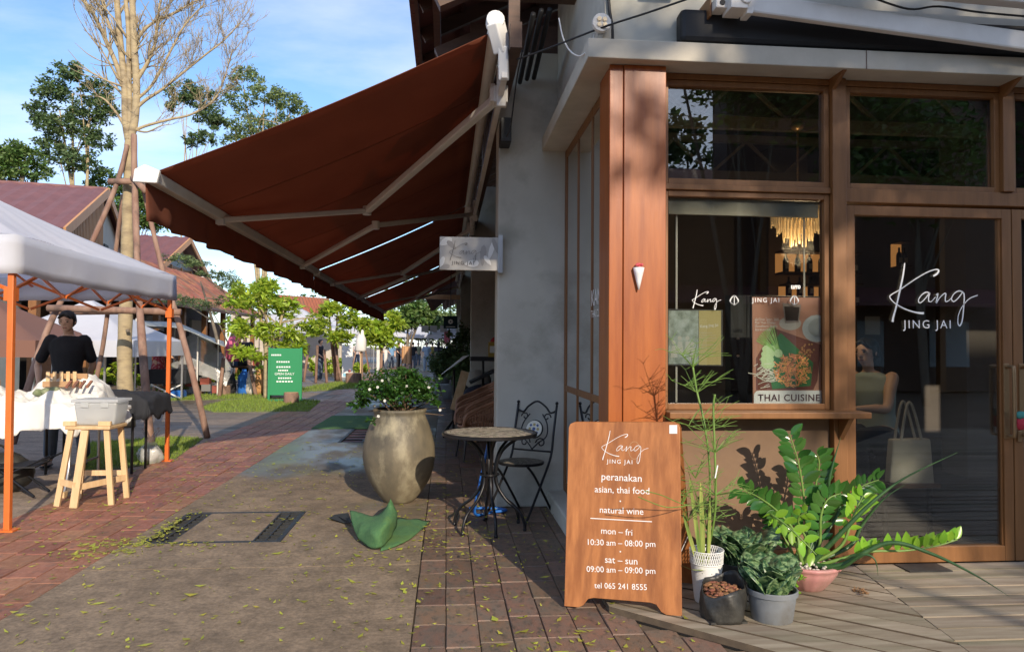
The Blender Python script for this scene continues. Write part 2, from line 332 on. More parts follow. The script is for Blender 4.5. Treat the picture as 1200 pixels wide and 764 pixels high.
# ============================================================ THE GROUND
def ground_mat(name, dry, dry2, wet, spots=(), y0=6, y1=9, wmax=.3, algae=None, nscale=.6, stretch=(1, .5, 1), grain=40, thr=.5):
    m = bpy.data.materials.new(name); m.use_nodes = True; t = m.node_tree; n = t.nodes; l = t.links.new; b = n['Principled BSDF']
    c = n.new('ShaderNodeTexCoord'); mp_ = n.new('ShaderNodeMapping'); mp_.inputs['Scale'].default_value = stretch; l(c.outputs['Object'], mp_.inputs[0])
    def nz_(sc, d=6, src=mp_.outputs[0], r=.6):
        q = n.new('ShaderNodeTexNoise'); q.inputs['Scale'].default_value = sc; q.inputs['Detail'].default_value = d; q.inputs['Roughness'].default_value = r; l(src, q.inputs['Vector']); return q.outputs[0]
    def mth(op, a, b2, cl=False):
        q = n.new('ShaderNodeMath'); q.operation = op; q.use_clamp = cl
        for i, v in enumerate((a, b2)):
            if hasattr(v, 'links'): l(v, q.inputs[i])
            else: q.inputs[i].default_value = v
        return q.outputs[0]
    def mr_(v, a, b2, c2=0, d2=1):
        q = n.new('ShaderNodeMapRange'); q.interpolation_type = 'SMOOTHSTEP'
        for i, x in zip((1, 2, 3, 4), (a, b2, c2, d2)): q.inputs[i].default_value = x
        l(v, q.inputs[0]); return q.outputs[0]
    def mix(f, a, b2):
        q = n.new('ShaderNodeMix'); q.data_type = 'RGBA'; l(f, q.inputs[0])
        for s_, v in ((6, a), (7, b2)):
            if hasattr(v, 'links'): l(v, q.inputs[s_])
            else: q.inputs[s_].default_value = (*v, 1)
        return q.outputs[2]
    sep = n.new('ShaderNodeSeparateXYZ'); l(c.outputs['Object'], sep.inputs[0])
    big = nz_(nscale); f = mth('ADD', mth('SUBTRACT', big, thr), mr_(sep.outputs[1], y0, y1, -.25, wmax))
    for (x, y, r, s_) in spots:
        d = n.new('ShaderNodeVectorMath'); d.operation = 'DISTANCE'; l(c.outputs['Object'], d.inputs[0]); d.inputs[1].default_value = (x, y, 0)
        f = mth('ADD', f, mr_(d.outputs['Value'], r, r*.25, 0, s_))
    wetf = mr_(f, -.03, .2)
    g = n.new('ShaderNodeTexNoise'); g.inputs['Scale'].default_value = grain; g.inputs['Detail'].default_value = 6; g.inputs['Roughness'].default_value = .7; l(c.outputs['Object'], g.inputs['Vector'])
    base = mix(mr_(nz_(2.6, 8), .35, .7), dry, dry2)
    vo = n.new('ShaderNodeTexVoronoi'); vo.feature = 'DISTANCE_TO_EDGE'; vo.inputs['Scale'].default_value = .9; wq = n.new('ShaderNodeVectorMath'); wq.operation = 'ADD'; nq = n.new('ShaderNodeTexNoise'); nq.inputs['Scale'].default_value = 3; nq.inputs['Detail'].default_value = 6; l(c.outputs['Object'], nq.inputs['Vector']); l(nq.outputs['Color'], wq.inputs[0]); l(c.outputs['Object'], wq.inputs[1]); l(wq.outputs[0], vo.inputs['Vector'])
    crk = mr_(vo.outputs['Distance'], .0, .006, .72, 1)
    hs = n.new('ShaderNodeHueSaturation'); l(base, hs.inputs['Color']); v1 = mth('MULTIPLY', mr_(g.outputs[0], .3, .7, .70, 1.22), mr_(nz_(7, 8, c.outputs['Object'], .7), .3, .7, .72, 1.22)); l(mth('MULTIPLY', v1, crk), hs.inputs['Value'])
    wc = wet
    if algae: wc = mix(mr_(nz_(1.7, 7), .5, .62), wet, algae)
    col = mix(wetf, hs.outputs[0], wc); l(col, b.inputs['Base Color'])
    ro = mth('SUBTRACT', .78, mth('MULTIPLY', wetf, mr_(nz_(1.3, 4), .36, .58, .14, .5)))
    l(ro, b.inputs['Roughness'])
    bp = n.new('ShaderNodeBump'); bp.inputs['Distance'].default_value = .006; l(g.outputs[0], bp.inputs['Height'])
    l(mr_(f, -.05, .12, .5, .05), bp.inputs['Strength']); l(bp.outputs[0], b.inputs['Normal'])
    return m
M['path'] = ground_mat('worn_concrete', (.205, .15, .095), (.29, .215, .14), (.125, .105, .075), algae=(.17, .15, .065),
    spots=[(-1.2, 4.6, .7, .10), (-.7, 5.0, .6, .16), (-1.6, 3.6, .8, .08), (-.75, 5.7, 1.2, .22), (-.45, 3.35, .9, .17), (-.9, 8.5, 2.2, .2), (-.4, 6.6, 1.0, .2)], y0=6.3, y1=10, wmax=.14)
M['lane'] = ground_mat('damp_lane_concrete', (.24, .18, .13), (.31, .24, .18), (.11, .09, .07), y0=8, y1=14, wmax=.1, nscale=.35, stretch=(.6, 1.6, 1))
M['earth'] = mat('bare_earth', (.12, .085, .055), .9, (.19, .14, .09), 2, bump=.4)
X0, X1 = -2.15, -.15                       # edges of the concrete walk
BL = -3.32                                 # left edge of the red brick walk
mb = MB(); mb.box(-400, 400, -120, 600, -1.0, -.09); mb.build('ground', M['earth'], kind='structure')
mb = MB(); mb.box(-14, BL-.004, -8, 90, -.3, -.004); mb.build('lane', M['lane'], kind='structure')
# concrete walk: slabs with joints, an opening for the drain frame
path = E('concrete_path', (0, 0, 0), kind='structure')
ys = [-8, -2.6, 1.2, 4.62, 6.25, 10.45, 12.15, 14.4, 17.5, 21, 25, 30, 36, 44, 54, 66, 90]
for a, b_ in zip(ys, ys[1:]):
    mb = MB()
    if a == 4.62:                            # slab holding the drain frame
        mb.box(X0, X0+.1, 4.625, b_-.003, -.2, 0); mb.box(-1.12, X1, 4.625, b_-.003, -.2, 0)
        mb.box(X0+.1, -1.12, 4.625, 5.20, -.2, 0); mb.box(X0+.1, -1.12, 6.14, b_-.003, -.2, 0)
    elif a == 10.45:
        mb.box(X0, -1.5, a+.003, b_-.003, -.2, 0); mb.box(-.5, X1, a+.003, b_-.003, -.2, 0); mb.box(-1.5, -.5, a+.003, b_-.003, -.2, -.05)
    else: mb.box(X0, X1, a+.003, b_-.003, -.2, 0)
    mb.build('slab', M['path'], path)
# --- brick walks: shared paver mesh, nearest ones single objects, the rest one joined part
def paver_mesh(name, m):
    e = .018; b_ = MB(); v = [(-.5,-.5,-1),(.5,-.5,-1),(.5,.5,-1),(-.5,.5,-1),(-.5,-.5,-.12),(.5,-.5,-.12),(.5,.5,-.12),(-.5,.5,-.12),(-.5+e,-.5+e,0),(.5-e,-.5+e,0),(.5-e,.5-e,0),(-.5+e,.5-e,0)]
    b_.add(v, [(0,1,5,4),(1,2,6,5),(2,3,7,6),(3,0,4,7),(4,5,9,8),(5,6,10,9),(6,7,11,10),(7,4,8,11),(8,9,10,11)])
    me = bpy.data.meshes.new(name); me.from_pydata(b_.v, [], b_.f); me.materials.append(m); me.update(); return me, b_
def brick_walk(name, cols, w, l, y0, y1, mt, mti, xs, keep=None, nmax=297, single_y=9):
    root = E(name, (0, 0, 0), kind='structure')
    me, b_ = paver_mesh('brick', mt); far = MB(); todo = []
    R = random.Random(5)
    for k in range(cols):
        y = y0-R.uniform(0, l)
        while y < y1:
            L_ = l*R.choice([.97, 1, 1, 1.03]); x = xs+w*(k+.5); yc = y+L_/2
            if keep is None or keep(x, yc): todo.append((abs(yc-2)+abs(x)*.2, x, yc, L_))
            y += L_
    todo.sort(); g = .004
    vis = [q for q in todo if q[2] > 2.9]; inv = [q for q in todo if q[2] <= 2.9]
    for i, (_, x, y, L_) in enumerate(vis[:nmax]):
        o = bpy.data.objects.new('brick', me); C.objects.link(o); o.parent = root
        o.location = (x+R.uniform(-.002, .002), y, R.uniform(-.003, .002)); o.scale = (w-g, L_-g, .05)
        o.rotation_euler = (R.uniform(-.008, .008), R.uniform(-.008, .008), R.uniform(-.006, .006))
    for (_, x, y, L_) in vis[nmax:]+inv:
        z = R.uniform(-.003, .002)
        far.add([(x+v[0]*(w-g), y+v[1]*(L_-g), z+v[2]*.05) for v in b_.v], b_.f)
    far.build('bricks', mti, root, kind='stuff')
    return root
bw = brick_walk('brick_path', 6, .195, .31, -3, 70, M['paver_l'], M['paver_li'], BL)
mb = MB(); mb.box(BL-.004, X0-.002, -8, 90, -.25, -.012); mb.build('bedding', M['joint'], bw)
keep = lambda x, y: (x+y < 4.60 or (x < .92 and y > 3.6)) if y < 4.6 else (x < 1.0 if y < 6.1 else True)
bw2 = brick_walk('brick_terrace', 30, .157, .272, -3, 40, M['paver_r'], M['paver_ri'], X1+.004, keep=keep)
mb = MB(); mb.box(X1+.002, 6, -8, 4.6, -.25, -.012); mb.box(X1+.002, 5, 4.6, 60, -.25, -.012); mb.build('bedding', M['joint'], bw2)
# --- timber deck: planks along the facade, a fan of diagonal planks at the corner, mitre between
deck = E('timber_deck', (0, 0, 0), kind='structure')
mb = MB(); mb.prism([(.87, 4.3, -.01), (.87, 3.69, -.01), (2.8, 1.76, -.01), (2.8, -3, -.01), (9, -3, -.01), (9, 4.345, -.01)], (0, 0, .012)); mb.build('under_deck', M['gap'], deck)
zt = .034
mA, mB_ = (2.50, 4.33), (2.30, 3.10)        # mitre line
nx, ny = (mA[1]-mB_[1]), -(mA[0]-mB_[0]); nl = math.hypot(nx, ny); nx /= nl; ny /= nl; nc = nx*mA[0]+ny*mA[1]
fac = [(-.2, 4.33), (9, 4.33), (9, -3), (-.2, -3)]
k = 0
w = .145; y = 4.33
while y > -3:
    poly = [(1.0, y-w+.014), (9, y-w+.014), (9, y), (1.0, y)]
    poly = clip(poly, nx, ny, nc+.003); poly = clip(poly, 1, 1, 4.56)
    if len(poly) > 2 and y > 2.3:
        z = zt+random.uniform(-.002, .002); MB().prism([(p[0], p[1], 0) for p in poly], (0, 0, z)).build('plank', M['deck'], deck)
    elif len(poly) > 2: MB().prism([(p[0], p[1], 0) for p in poly], (0, 0, zt)).build('plank', M['deck'], deck)
    y -= w
M['deck_d'] = M['deck'].copy(); M['deck_d'].name = 'weathered_deck_diagonal'
for nd in M['deck_d'].node_tree.nodes:
    if nd.type == 'MAPPING': nd.inputs['Rotation'].default_value = (0, 0, math.radians(40)); nd.inputs['Scale'].default_value = (.7, 9, 9)
ang = math.radians(-40); dx, dy = math.cos(ang), math.sin(ang); px_, py_ = -dy, dx       # plank direction and its normal
k0 = px_*.2+py_*3.4
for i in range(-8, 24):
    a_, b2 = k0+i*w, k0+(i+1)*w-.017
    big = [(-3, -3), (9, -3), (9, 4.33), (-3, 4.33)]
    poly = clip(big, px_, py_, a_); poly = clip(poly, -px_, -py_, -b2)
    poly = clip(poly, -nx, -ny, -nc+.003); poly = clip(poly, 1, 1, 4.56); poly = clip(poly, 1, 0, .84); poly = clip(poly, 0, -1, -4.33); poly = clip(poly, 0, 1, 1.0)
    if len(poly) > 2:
        z = zt+random.uniform(-.002, .002); mb = MB().prism([(p[0], p[1], 0) for p in poly], (0, 0, z)); mb.m = [1, 0]+[1]*(len(mb.f)-2); mb.build('plank', [M['deck_d'], M['joint']], deck)  # plank sides coloured dark so the gaps between them look shaded
# --- drain frame with two gratings
dr = E('drain_cover', (-1.585, 5.67, 0), 'square drain frame with a leaf-choked grating at each side, set in the concrete walk', 'drain', None)
mb = MB(); x0, x1, y0, y1 = -2.05, -1.12, 5.20, 6.14
mb.box(x0, x1, y0, y0+.04, -.1, .003); mb.box(x0, x1, y1-.04, y1, -.1, .003); mb.box(x0, x0+.03, y0+.04, y1-.04, -.1, .003); mb.box(x1-.03, x1, y0+.04, y1-.04, -.1, .003)
mb.build('frame', M['iron_grate'], dr, bevel=.003)
MB().box(x0+.2, x1-.2, y0+.043, y1-.043, -.1, .001).build('cover_plate', M['path'], dr)
for xa in (x0+.03, x1-.2):
    mb = MB(); mb.box(xa, xa+.01, y0+.04, y1-.04, -.06, 0); mb.box(xa+.16, xa+.169, y0+.04, y1-.04, -.06, 0); mb.box(xa+.08, xa+.09, y0+.04, y1-.04, -.06, -.001)
    yy = y0+.1
    while yy < y1-.08: mb.box(xa+.01, xa+.16, yy, yy+.012, -.06, -.004); yy += .095
    mb.build('grating', M['iron_grate'], dr)
gr = E('drain_grate', (-1.0, 11.3, 0), 'dark cast grating let into the wet concrete beside the green mat', 'drain')
mb = MB()
for i in range(4): mb.box(-1.5+i*.32, -1.46+i*.32, 10.46, 12.14, -.05, .002)
for i in range(6): mb.box(-1.5, -.5, 10.46+i*.33, 10.5+i*.33, -.049, 0)
mb.build('grid', M['iron_grate'], gr); MB().box(-1.495, -.505, 10.46, 12.14, -.049, -.015).build('plate', M['slate_roof'], gr)
# green mat
o = MB().box(-2.16, -.95, 12.15, 14.3, .001, .014).build('green_mat', M['turf'], label='flat green artificial turf mat lying across the wet concrete walk', cat='mat')
# --- grass patches
def grass(name, poly, dens, h=.06, mt='grass', mound=.05):
    xs_ = [p[0] for p in poly]; ys_ = [p[1] for p in poly]; pts = []
    n = int(dens*(max(xs_)-min(xs_))*(max(ys_)-min(ys_)))
    P = np.stack([rng.uniform(min(xs_), max(xs_), n), rng.uniform(min(ys_), max(ys_), n)], 1); ins = np.zeros(n, bool)
    for i in range(len(poly)):
        a, b_ = poly[i], poly[(i+1) % len(poly)]
        c_ = ((a[1] > P[:, 1]) != (b_[1] > P[:, 1])) & (P[:, 0] < (b_[0]-a[0])*(P[:, 1]-a[1])/(b_[1]-a[1]+1e-9)+a[0]); ins ^= c_
    P = P[ins]; n = len(P); an = rng.uniform(0, 6.28, n); hh = h*rng.uniform(.4, 1.3, n); ln = rng.normal(size=(n, 2))*h*.4
    b0 = np.stack([P[:, 0], P[:, 1], np.zeros(n)], 1); w_ = np.stack([np.cos(an), np.sin(an), 0*an], 1)*h*.12
    t_ = b0+np.stack([ln[:, 0], ln[:, 1], hh], 1)
    V = np.stack([b0-w_, b0+w_, t_+w_*.2, t_-w_*.2], 1).reshape(-1, 3)
    np_mesh(name, V, np.arange(n*4).reshape(n, 4), M[mt], kind='stuff', label='short green grass growing in a strip beside the brick walk', cat='grass')
    MB().prism([(p[0], p[1], -.004) for p in poly], (0, 0, .008)).build(name+'_bed', M['grass_bed'], kind='structure')
M['grass_bed'] = mat('turf_soil', (.14, .18, .05), .95, (.20, .20, .08), 3)
def GP(*pp): return [tuple(G(x, y).xy) for x, y in pp]
grass('lawn', GP((238, 514), (205, 538), (150, 548), (95, 552), (90, 520), (150, 516), (205, 512)), 3200, .035)
grass('lawn', GP((376, 470), (362, 482), (250, 483), (232, 478), (262, 470), (310, 466)), 900, .05)
grass('lawn', GP((312, 461), (300, 467), (180, 470), (185, 466), (250, 463)), 500, .06)
grass('lawn', GP((440, 448), (420, 455), (345, 460), (352, 455), (395, 448)), 300, .07)
# --- fallen leaves
def litter():
    P = []
    def sc(n, cx, cy, sx, sy):
        for _ in range(n): P.append((random.gauss(cx, sx), random.gauss(cy, sy)))
    for _ in range(1900): P.append((random.uniform(-3.3, 1.0), 2.6+8*random.random()**1.3))
    sc(150, -2.02, 5.55, .04, .3); sc(110, -2.2, 5.2, .13, .1); sc(60, -2.25, 4.95, .15, .06); sc(60, -1.8, 5.15, .25, .03)
    sc(170, .15, 4.95, .3, .35); sc(60, -.35, 5.9, .3, .2); sc(90, -1.4, 7.8, .6, .6); sc(60, .7, 3.3, .3, .15); sc(140, -2.6, 6, .5, 1.2)
    P = np.array([(x, y) for x, y in P if not (x > .85 and y > 4.3)]); n = len(P); an = rng.uniform(0, 6.28, n); L_ = rng.uniform(.009, .026, n)
    big = rng.random(n) < .06; L_[big] *= 1.9
    d = np.stack([np.cos(an), np.sin(an)], 1)*L_[:, None]; s_ = np.stack([-np.sin(an), np.cos(an)], 1)*(L_*rng.uniform(.25, .5, n))[:, None]
    z = np.where(P[:, 0]+P[:, 1] > 4.56, .037, .004); z = np.where((P[:, 0] < X1), .004, z); up = rng.uniform(.0, .012, (n, 4))
    V = np.stack([np.c_[P-d, z+up[:, 0]], np.c_[P-s_, z+up[:, 1]*.3], np.c_[P+d, z+up[:, 2]], np.c_[P+s_, z+up[:, 3]*.3]], 1).reshape(-1, 3)
    np_mesh('fallen_leaves', V, np.arange(n*4).reshape(n, 4), M['litter'], kind='stuff', label='small yellow leaves scattered over the concrete, bricks and deck', cat='leaves')
litter()
# ============================================================ THE CAFE
cafe = E('cafe_building', (1.3, 4.4, 0), 'cafe in grey render with brown timber glazing and a tall red wood corner column', 'cafe')
YF = 4.35
def bx(name, m, x0, x1, y0, y1, z0, z1, p=cafe, bevel=.004, **k): return MB().box(x0, x1, y0, y1, z0, z1).build(name, M[m] if isinstance(m, str) else m, p, bevel=bevel, **k)
# corner column of three boards
mb = MB(); mb.box(.955, 1.285, 4.25, 4.55, 0, 3.03); mb.build('column', M['col_wood'], cafe, bevel=.004)
bx('column_board', 'col_wood', .948, 1.03, 4.238, 4.252, .02, 3.028); bx('column_board', 'col_wood', 1.034, 1.29, 4.234, 4.25, .02, 3.028)
# lintel slab round the corner
mb = MB(); mb.prism([(.80, 4.15, 3.03), (9, 4.15, 3.03), (9, 4.5, 3.03), (1.04, 4.5, 3.03), (1.04, 6.5, 3.03), (.80, 6.5, 3.03)], (0, 0, .115))
mb.build('lintel_slab', M['conc_slab'], cafe, bevel=.006)
for x in (2.37, 3.5, 5.0): MB().prism([(x-.012, 4.17, 3.03), (x-.012, 4.345, 3.03), (x-.012, 4.345, 2.93)], (.024, 0, 0)).build('bracket', M['frame'], cafe)
bx('slab_joint', 'dark_wood', 2.49, 2.494, 4.147, 4.151, 3.03, 3.145, bevel=0)
# render walls
bx('upper_wall', 'conc_wall', .93, 9, 4.30, 4.5, 3.145, 5.2)
bx('side_upper_wall', 'conc_wall', .93, 1.1, 4.5, 6.2, 3.145, 4.9)
mb = MB(); mb.prism([(.425, 6.2, 0), (1.06, 6.2, 0), (1.06, 6.5, 0), (.425, 6.5, 0)], (0, 0, 3.88)); mb.build('fin_wall', M['conc_wall'], cafe, bevel=.012)
bx('plinth', 'conc_wall', .86, 1.06, 4.56, 6.2, 0, .14, bevel=.012)
for i, y in enumerate((13.0, 23.0, 33.0)): bx('fin_wall', 'conc_wall' if i == 0 else 'conc_wall', .43, 1.4, y, y+.3, 0, 4.2)
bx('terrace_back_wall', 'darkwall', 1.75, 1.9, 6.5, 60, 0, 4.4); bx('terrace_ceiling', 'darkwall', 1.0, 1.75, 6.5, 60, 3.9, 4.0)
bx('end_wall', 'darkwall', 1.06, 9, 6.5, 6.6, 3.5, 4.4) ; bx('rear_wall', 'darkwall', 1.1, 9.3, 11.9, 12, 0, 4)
bx('gutter_pipe', 'black', 1.36, 9, 4.17, 4.29, 3.16, 3.36, bevel=.03)
# ---- street-side window
sw = E('side_window', (1.0, 5.4, 0), kind=None); sw.parent = cafe; ORG[sw] = Vector(cafe.location); sw.location = (0, 0, 0)
fx = 1.0
mb = MB()
for y0, y1 in ((4.56, 4.60), (5.02, 5.05), (6.12, 6.2)): mb.box(fx, fx+.022, y0, y1, .145, 3.028)
mb.box(fx, fx+.022, 5.57, 5.60, .145, 3.028)
for z0, z1 in ((.145, .22), (.98, 1.03), (2.96, 3.026)): mb.box(fx+.002, fx+.02, 4.60, 6.12, z0, z1)
mb.build('frame', M['frame'], sw, bevel=.003)
MB().box(fx+.008, fx+.012, 4.58, 6.15, .2, 2.98).build('pane', M['glass_side'], sw)
# ---- front glazing
def win(x0, x1, z0, z1, t=.035, name='window'):
    w_ = E(name); w_.parent = cafe; ORG[w_] = Vector(cafe.location)
    mb = MB(); y0, y1 = YF-.012, YF+.05
    mb.box(x0-t, x0, y0, y1, z0-t, z1+t); mb.box(x1, x1+t, y0, y1, z0-t, z1+t); mb.box(x0, x1, y0, y1, z0-t, z0); mb.box(x0, x1, y0, y1, z1, z1+t)
    mb.build('frame', M['frame'], w_, bevel=.003); MB().box(x0, x1, YF+.02, YF+.025, z0, z1).build('pane', M['glass'], w_); return w_
win(1.335, 2.325, 2.385, 2.955); win(2.495, 3.455, 2.385, 2.955); win(3.6, 4.55, 2.385, 2.955); win(4.7, 6.6, 2.385, 2.955)
win(1.335, 2.325, 1.015, 2.275)
bx('post', 'frame', 2.362, 2.45, YF-.05, YF+.06, 0, 3.028); bx('post', 'frame', 1.287, 1.298, YF-.03, YF+.05, 0, 3.028, bevel=0)
bx('transom_rail', 'frame', 1.3, 2.36, YF-.03, YF+.055, 2.312, 2.348); bx('transom_rail', 'frame', 2.452, 6.7, YF-.03, YF+.055, 2.262, 2.348)
bx('head_rail', 'frame', 1.3, 6.7, YF-.02, YF+.055, 2.992, 3.028); bx('post', 'frame', 3.49, 3.565, YF-.045, YF+.055, 2.352, 2.99); bx('post', 'frame', 4.6, 4.66, YF-.045, YF+.055, 0, 2.99)
bx('window_sill', 'frame', 1.292, 2.52, YF-.19, YF+.04, .94, .978, bevel=.005)
for x in (2.39,): MB().prism([(x, YF-.052, .938), (x, YF-.17, .938), (x, YF-.052, .80)], (.03, 0, 0)).build('bracket', M['frame'], cafe)
bx('apron_panel', 'panel', 1.3, 2.36, YF, YF+.05, 0.02, .94); bx('skirting', 'frame', 1.3, 2.36, YF-.012, YF-.001, .035, .13)
def door(x0, x1, hinge):
    d = E('door'); d.parent = cafe; ORG[d] = Vector(cafe.location); t = .062; y0, y1 = YF-.02, YF+.035
    mb = MB(); mb.box(x0, x0+t, y0, y1, .04, 2.245); mb.box(x1-t, x1, y0, y1, .04, 2.245); mb.box(x0+t, x1-t, y0, y1, .04, .135); mb.box(x0+t, x1-t, y0, y1, 2.185, 2.245)
    mb.box(x0+t, x0+t+.012, y0+.012, y1-.012, .135, 2.185); mb.box(x1-t-.012, x1-t, y0+.012, y1-.012, .135, 2.185)
    mb.build('frame', M['frame'], d, bevel=.003)
    MB().box(x0+t, x1-t, YF+.005, YF+.012, .135, 2.185).build('pane', M['glass'], d)
    hx = x1-.045 if hinge == 'l' else x0+.05
    for s in (-.06,) :
        mb = MB(); mb.tube(crom([(hx, y0, 1.245), (hx, y0-.05, 1.25), (hx-.0, y0-.065, 1.21), (hx, y0-.065, .86), (hx, y0-.05, .82), (hx, y0, .825)], 4), .011, 8); mb.build('handle', M['brass'], d, smooth=True)
    mb = MB(); mb.box(hx-.018, hx+.018, y0-.006, y0, .80, 1.27); mb.build('handle_plate', M['brass'], d, bevel=.003); return d
M['brass'] = mat('aged_brass', (.32, .20, .10), .38, metal=.6)
door(2.452, 3.555, 'l'); door(3.562, 4.6, 'r')
bx('door_side_panel', 'frame', 4.66, 6.7, YF, YF+.05, .02, .9); bx('facade_end', 'conc_wall', 6.7, 9.3, 4.3, 4.6, 0, 3.03); bx('door_lock', 'brass', 3.575, 3.6, YF-.035, YF-.02, .78, .85)
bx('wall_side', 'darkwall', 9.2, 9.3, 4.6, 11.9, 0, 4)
# metal plate at the threshold
MB().box(2.75, 3.02, 4.16, 4.315, .034, .04).build('threshold_plate', M['iron_grate'], cafe)
# ---- room inside
rm = E('interior'); rm.parent = cafe; ORG[rm] = Vector(cafe.location)
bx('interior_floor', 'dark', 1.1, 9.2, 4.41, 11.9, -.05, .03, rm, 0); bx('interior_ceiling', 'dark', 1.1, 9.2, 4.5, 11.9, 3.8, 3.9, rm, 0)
M['int_wall'] = mat('interior_plaster', (.16, .13, .11), .8, (.2, .165, .14), 1.2)
bx('interior_wall', 'int_wall', 1.12, 9.2, 10.6, 10.7, 0, 3.8, rm, 0)
mb = MB()
for y in (5.8, 7.6, 9.4):
    mb.bar((1.1, y, 3.2), (9, y, 3.2), .06, .1); mb.bar((1.1, y, 3.6), (9, y, 3.6), .06, .08)
    for i in range(9): mb.bar((1.2+i*.8, y, 3.22), (1.6+i*.8, y, 3.58), .03, .03); mb.bar((1.6+i*.8, y, 3.58), (2.0+i*.8, y, 3.22), .03, .03)
mb.build('ceiling_truss', M['int_wall'], rm)
mb = MB(); mb.box(1.1, 3.3, 8.2, 8.3, 0, 3.4); mb.box(5.4, 6.0, 7.2, 7.6, 0, 3.8); mb.box(3.9, 4.4, 8.6, 9, 0, 3.8); mb.build('pillar', M['int_wall'], rm)
# blind rolled up inside the window
mb = MB(); mb.box(1.35, 2.31, 4.385, 4.40, 2.19, 2.272); mb.box(1.35, 2.31, 4.38, 4.405, 2.172, 2.19); mb.build('blind', M['conc_slab'], cafe, bevel=.002)
mb = MB()
for x in (1.41, 2.23): mb.tube([(x, 4.41, 2.18), (x, 4.41, 1.02)], .006, 5)
mb.build('blind_cord', M['white_metal'], cafe)
# ---- roof over the street side: underside with rafters, fascia, tie beams
roof = E('roof'); roof.parent = cafe; ORG[roof] = Vector(cafe.location)
EX, EZ = -.27, 4.25; SL = .50
def rz_(x): return EZ+(x-EX)*SL
YR0, YR1 = 4.9, 60
mb = MB(); mb.prism([(EX, YR0, EZ+.05), (5, YR0, rz_(5)+.05), (5, YR0, rz_(5)+.13), (EX, YR0, EZ+.13)], (0, YR1-YR0, 0)); mb.build('roof_deck', M['tile_dark'], roof)
mb = MB(); mb.box(EX-.03, EX, YR0-.02, YR1, EZ-.02, EZ+.16); mb.build('fascia', M['dark_wood'], roof)
tile = MB(); y = YR0
while y < 22:
    tile.box(EX-.09, EX+.06, y, y+.19, EZ+.14, EZ+.165); y += .2
tile.build('tile_edge', M['tile_dark'], roof, kind='stuff')
for i in range(26):
    y = YR0+.05+i*.62; mb = MB(); mb.bar((EX+.02, y, EZ-.02), (3, y, rz_(3)-.04), .05, .12); mb.build('rafter', M['dark_wood'], roof)
for x in (.12, .5, .9, 1.3): MB().bar((x, YR0, rz_(x)+.035), (x, YR1, rz_(x)+.035), .03, .04).build('batten', M['dark_wood'], roof)
MB().bar((EX+.16, YR0-.02, EZ-.06), (EX+.16, YR1, EZ-.06), .06, .16).build('edge_beam', M['dark_wood'], roof)
for y in (5.3, 6.35, 13.1, 23.1): MB().bar((.18, y, 4.03), (1.4, y, 4.03), .13, .24).build('tie_beam', M['dark_wood'], roof); MB().bar((-.1, y-.003, 3.86), (.3, y-.003, 4.05), .1, .14).build('strut', M['dark_wood'], roof)
bx('corbel', 'dark_wood', 1.2, 1.4, 4.05, 4.3, 3.56, 3.7)
MB().prism([(.9, 3.3, 5.25), (9, 3.3, 5.25), (9, 4.9, 5.5), (.9, 4.9, 5.5)], (0, 0, .1)).build('front_roof', M['tile_dark'], roof)
# conduits along the wall under the roof
for i, (x, z) in enumerate(((.60, 3.60), (.66, 3.63), (.72, 3.64))):
    o = MB().tube([(x, 5.2, z+.15), (x, 6.16, z)], .02, 8).build('conduit', M['black'], cafe, smooth=True)
# mounting board for the awnings
MB().box(.42, .50, 5.0, 24.8, 3.42, 3.6).build('awning_rail', M['dark_wood'], cafe)
for y in (5.2, 9, 12.6, 16, 19.5, 23): MB().bar((.46, y, 3.6), (.46, y, rz_(.46)), .08, .08).build('hanger', M['dark_wood'], cafe)
# far end: gabled porch with its red beam
MB().prism([(-.6, 26, 3.1), (1.5, 26, 5.0), (1.5, 26, 5.1), (-.75, 26, 3.05)], (0, 10, 0)).build('porch_roof', M['tile_dark'], roof)
MB().box(-1.0, .5, 25.0, 25.2, 2.95, 3.1).build('porch_beam', M['frame'], roof)
# ---- small fixtures on the building
fl = E('flood_lamp', (.86, 4.12, 3.3), 'round white spot lamp fixed above the slab over the red column', 'lamp')
c_ = AY(705, 27, 4.14); mb = MB()
def disc(mb, c, r, d, t, n=20):
    a = Vector(c); mb.tube([a, a+Vector(d)*t*.6, a+Vector(d)*t], [r*.8, r, r*.96], n)
disc(mb, c_+Vector((0, .05, 0)), .055, (0, -1, 0), .06); mb.build('lamp_housing', M['white_metal'], fl, smooth=35)
mb = MB()
for dx_, dz_ in ((.016, .016), (-.016, .016), (.016, -.016), (-.016, -.016)): disc(mb, c_+Vector((dx_, -.012, dz_)), .013, (0, -1, 0), .008, 10)
mb.build('lens', M['crystal'], fl); MB().bar(c_+Vector((0, .05, -.05)), c_+Vector((.02, .12, -.14)), .03, .03).build('bracket', M['white_metal'], fl)
MB().box(c_.x-.01, c_.x+.07, 4.2, 4.3, 3.15, 3.28).build('base', M['conc_slab'], fl)
cc = AY(843, 6, 4.1); cv = E('security_camera', cc, 'small white box camera fixed beside the roof arm over the window', 'camera')
MB().box(cc.x-.035, cc.x+.035, 4.06, 4.16, cc.z-.035, cc.z+.03).build('housing', M['white_metal'], cv, bevel=.006)
mb = MB(); disc(mb, (cc.x+.003, 4.065, cc.z-.005), .016, (0, -1, 0), .012); mb.build('lens', M['black'], cv); MB().box(cc.x-.05, cc.x-.04, 4.12, 4.3, cc.z-.06, cc.z+.06).build('mount', M['frame'], cv)
def cable(pts, r, label, name='cable', m='black'):
    return MB().tube(crom(pts, 6), r, 6).build(name, M[m], label=label, cat='cable', smooth=True)
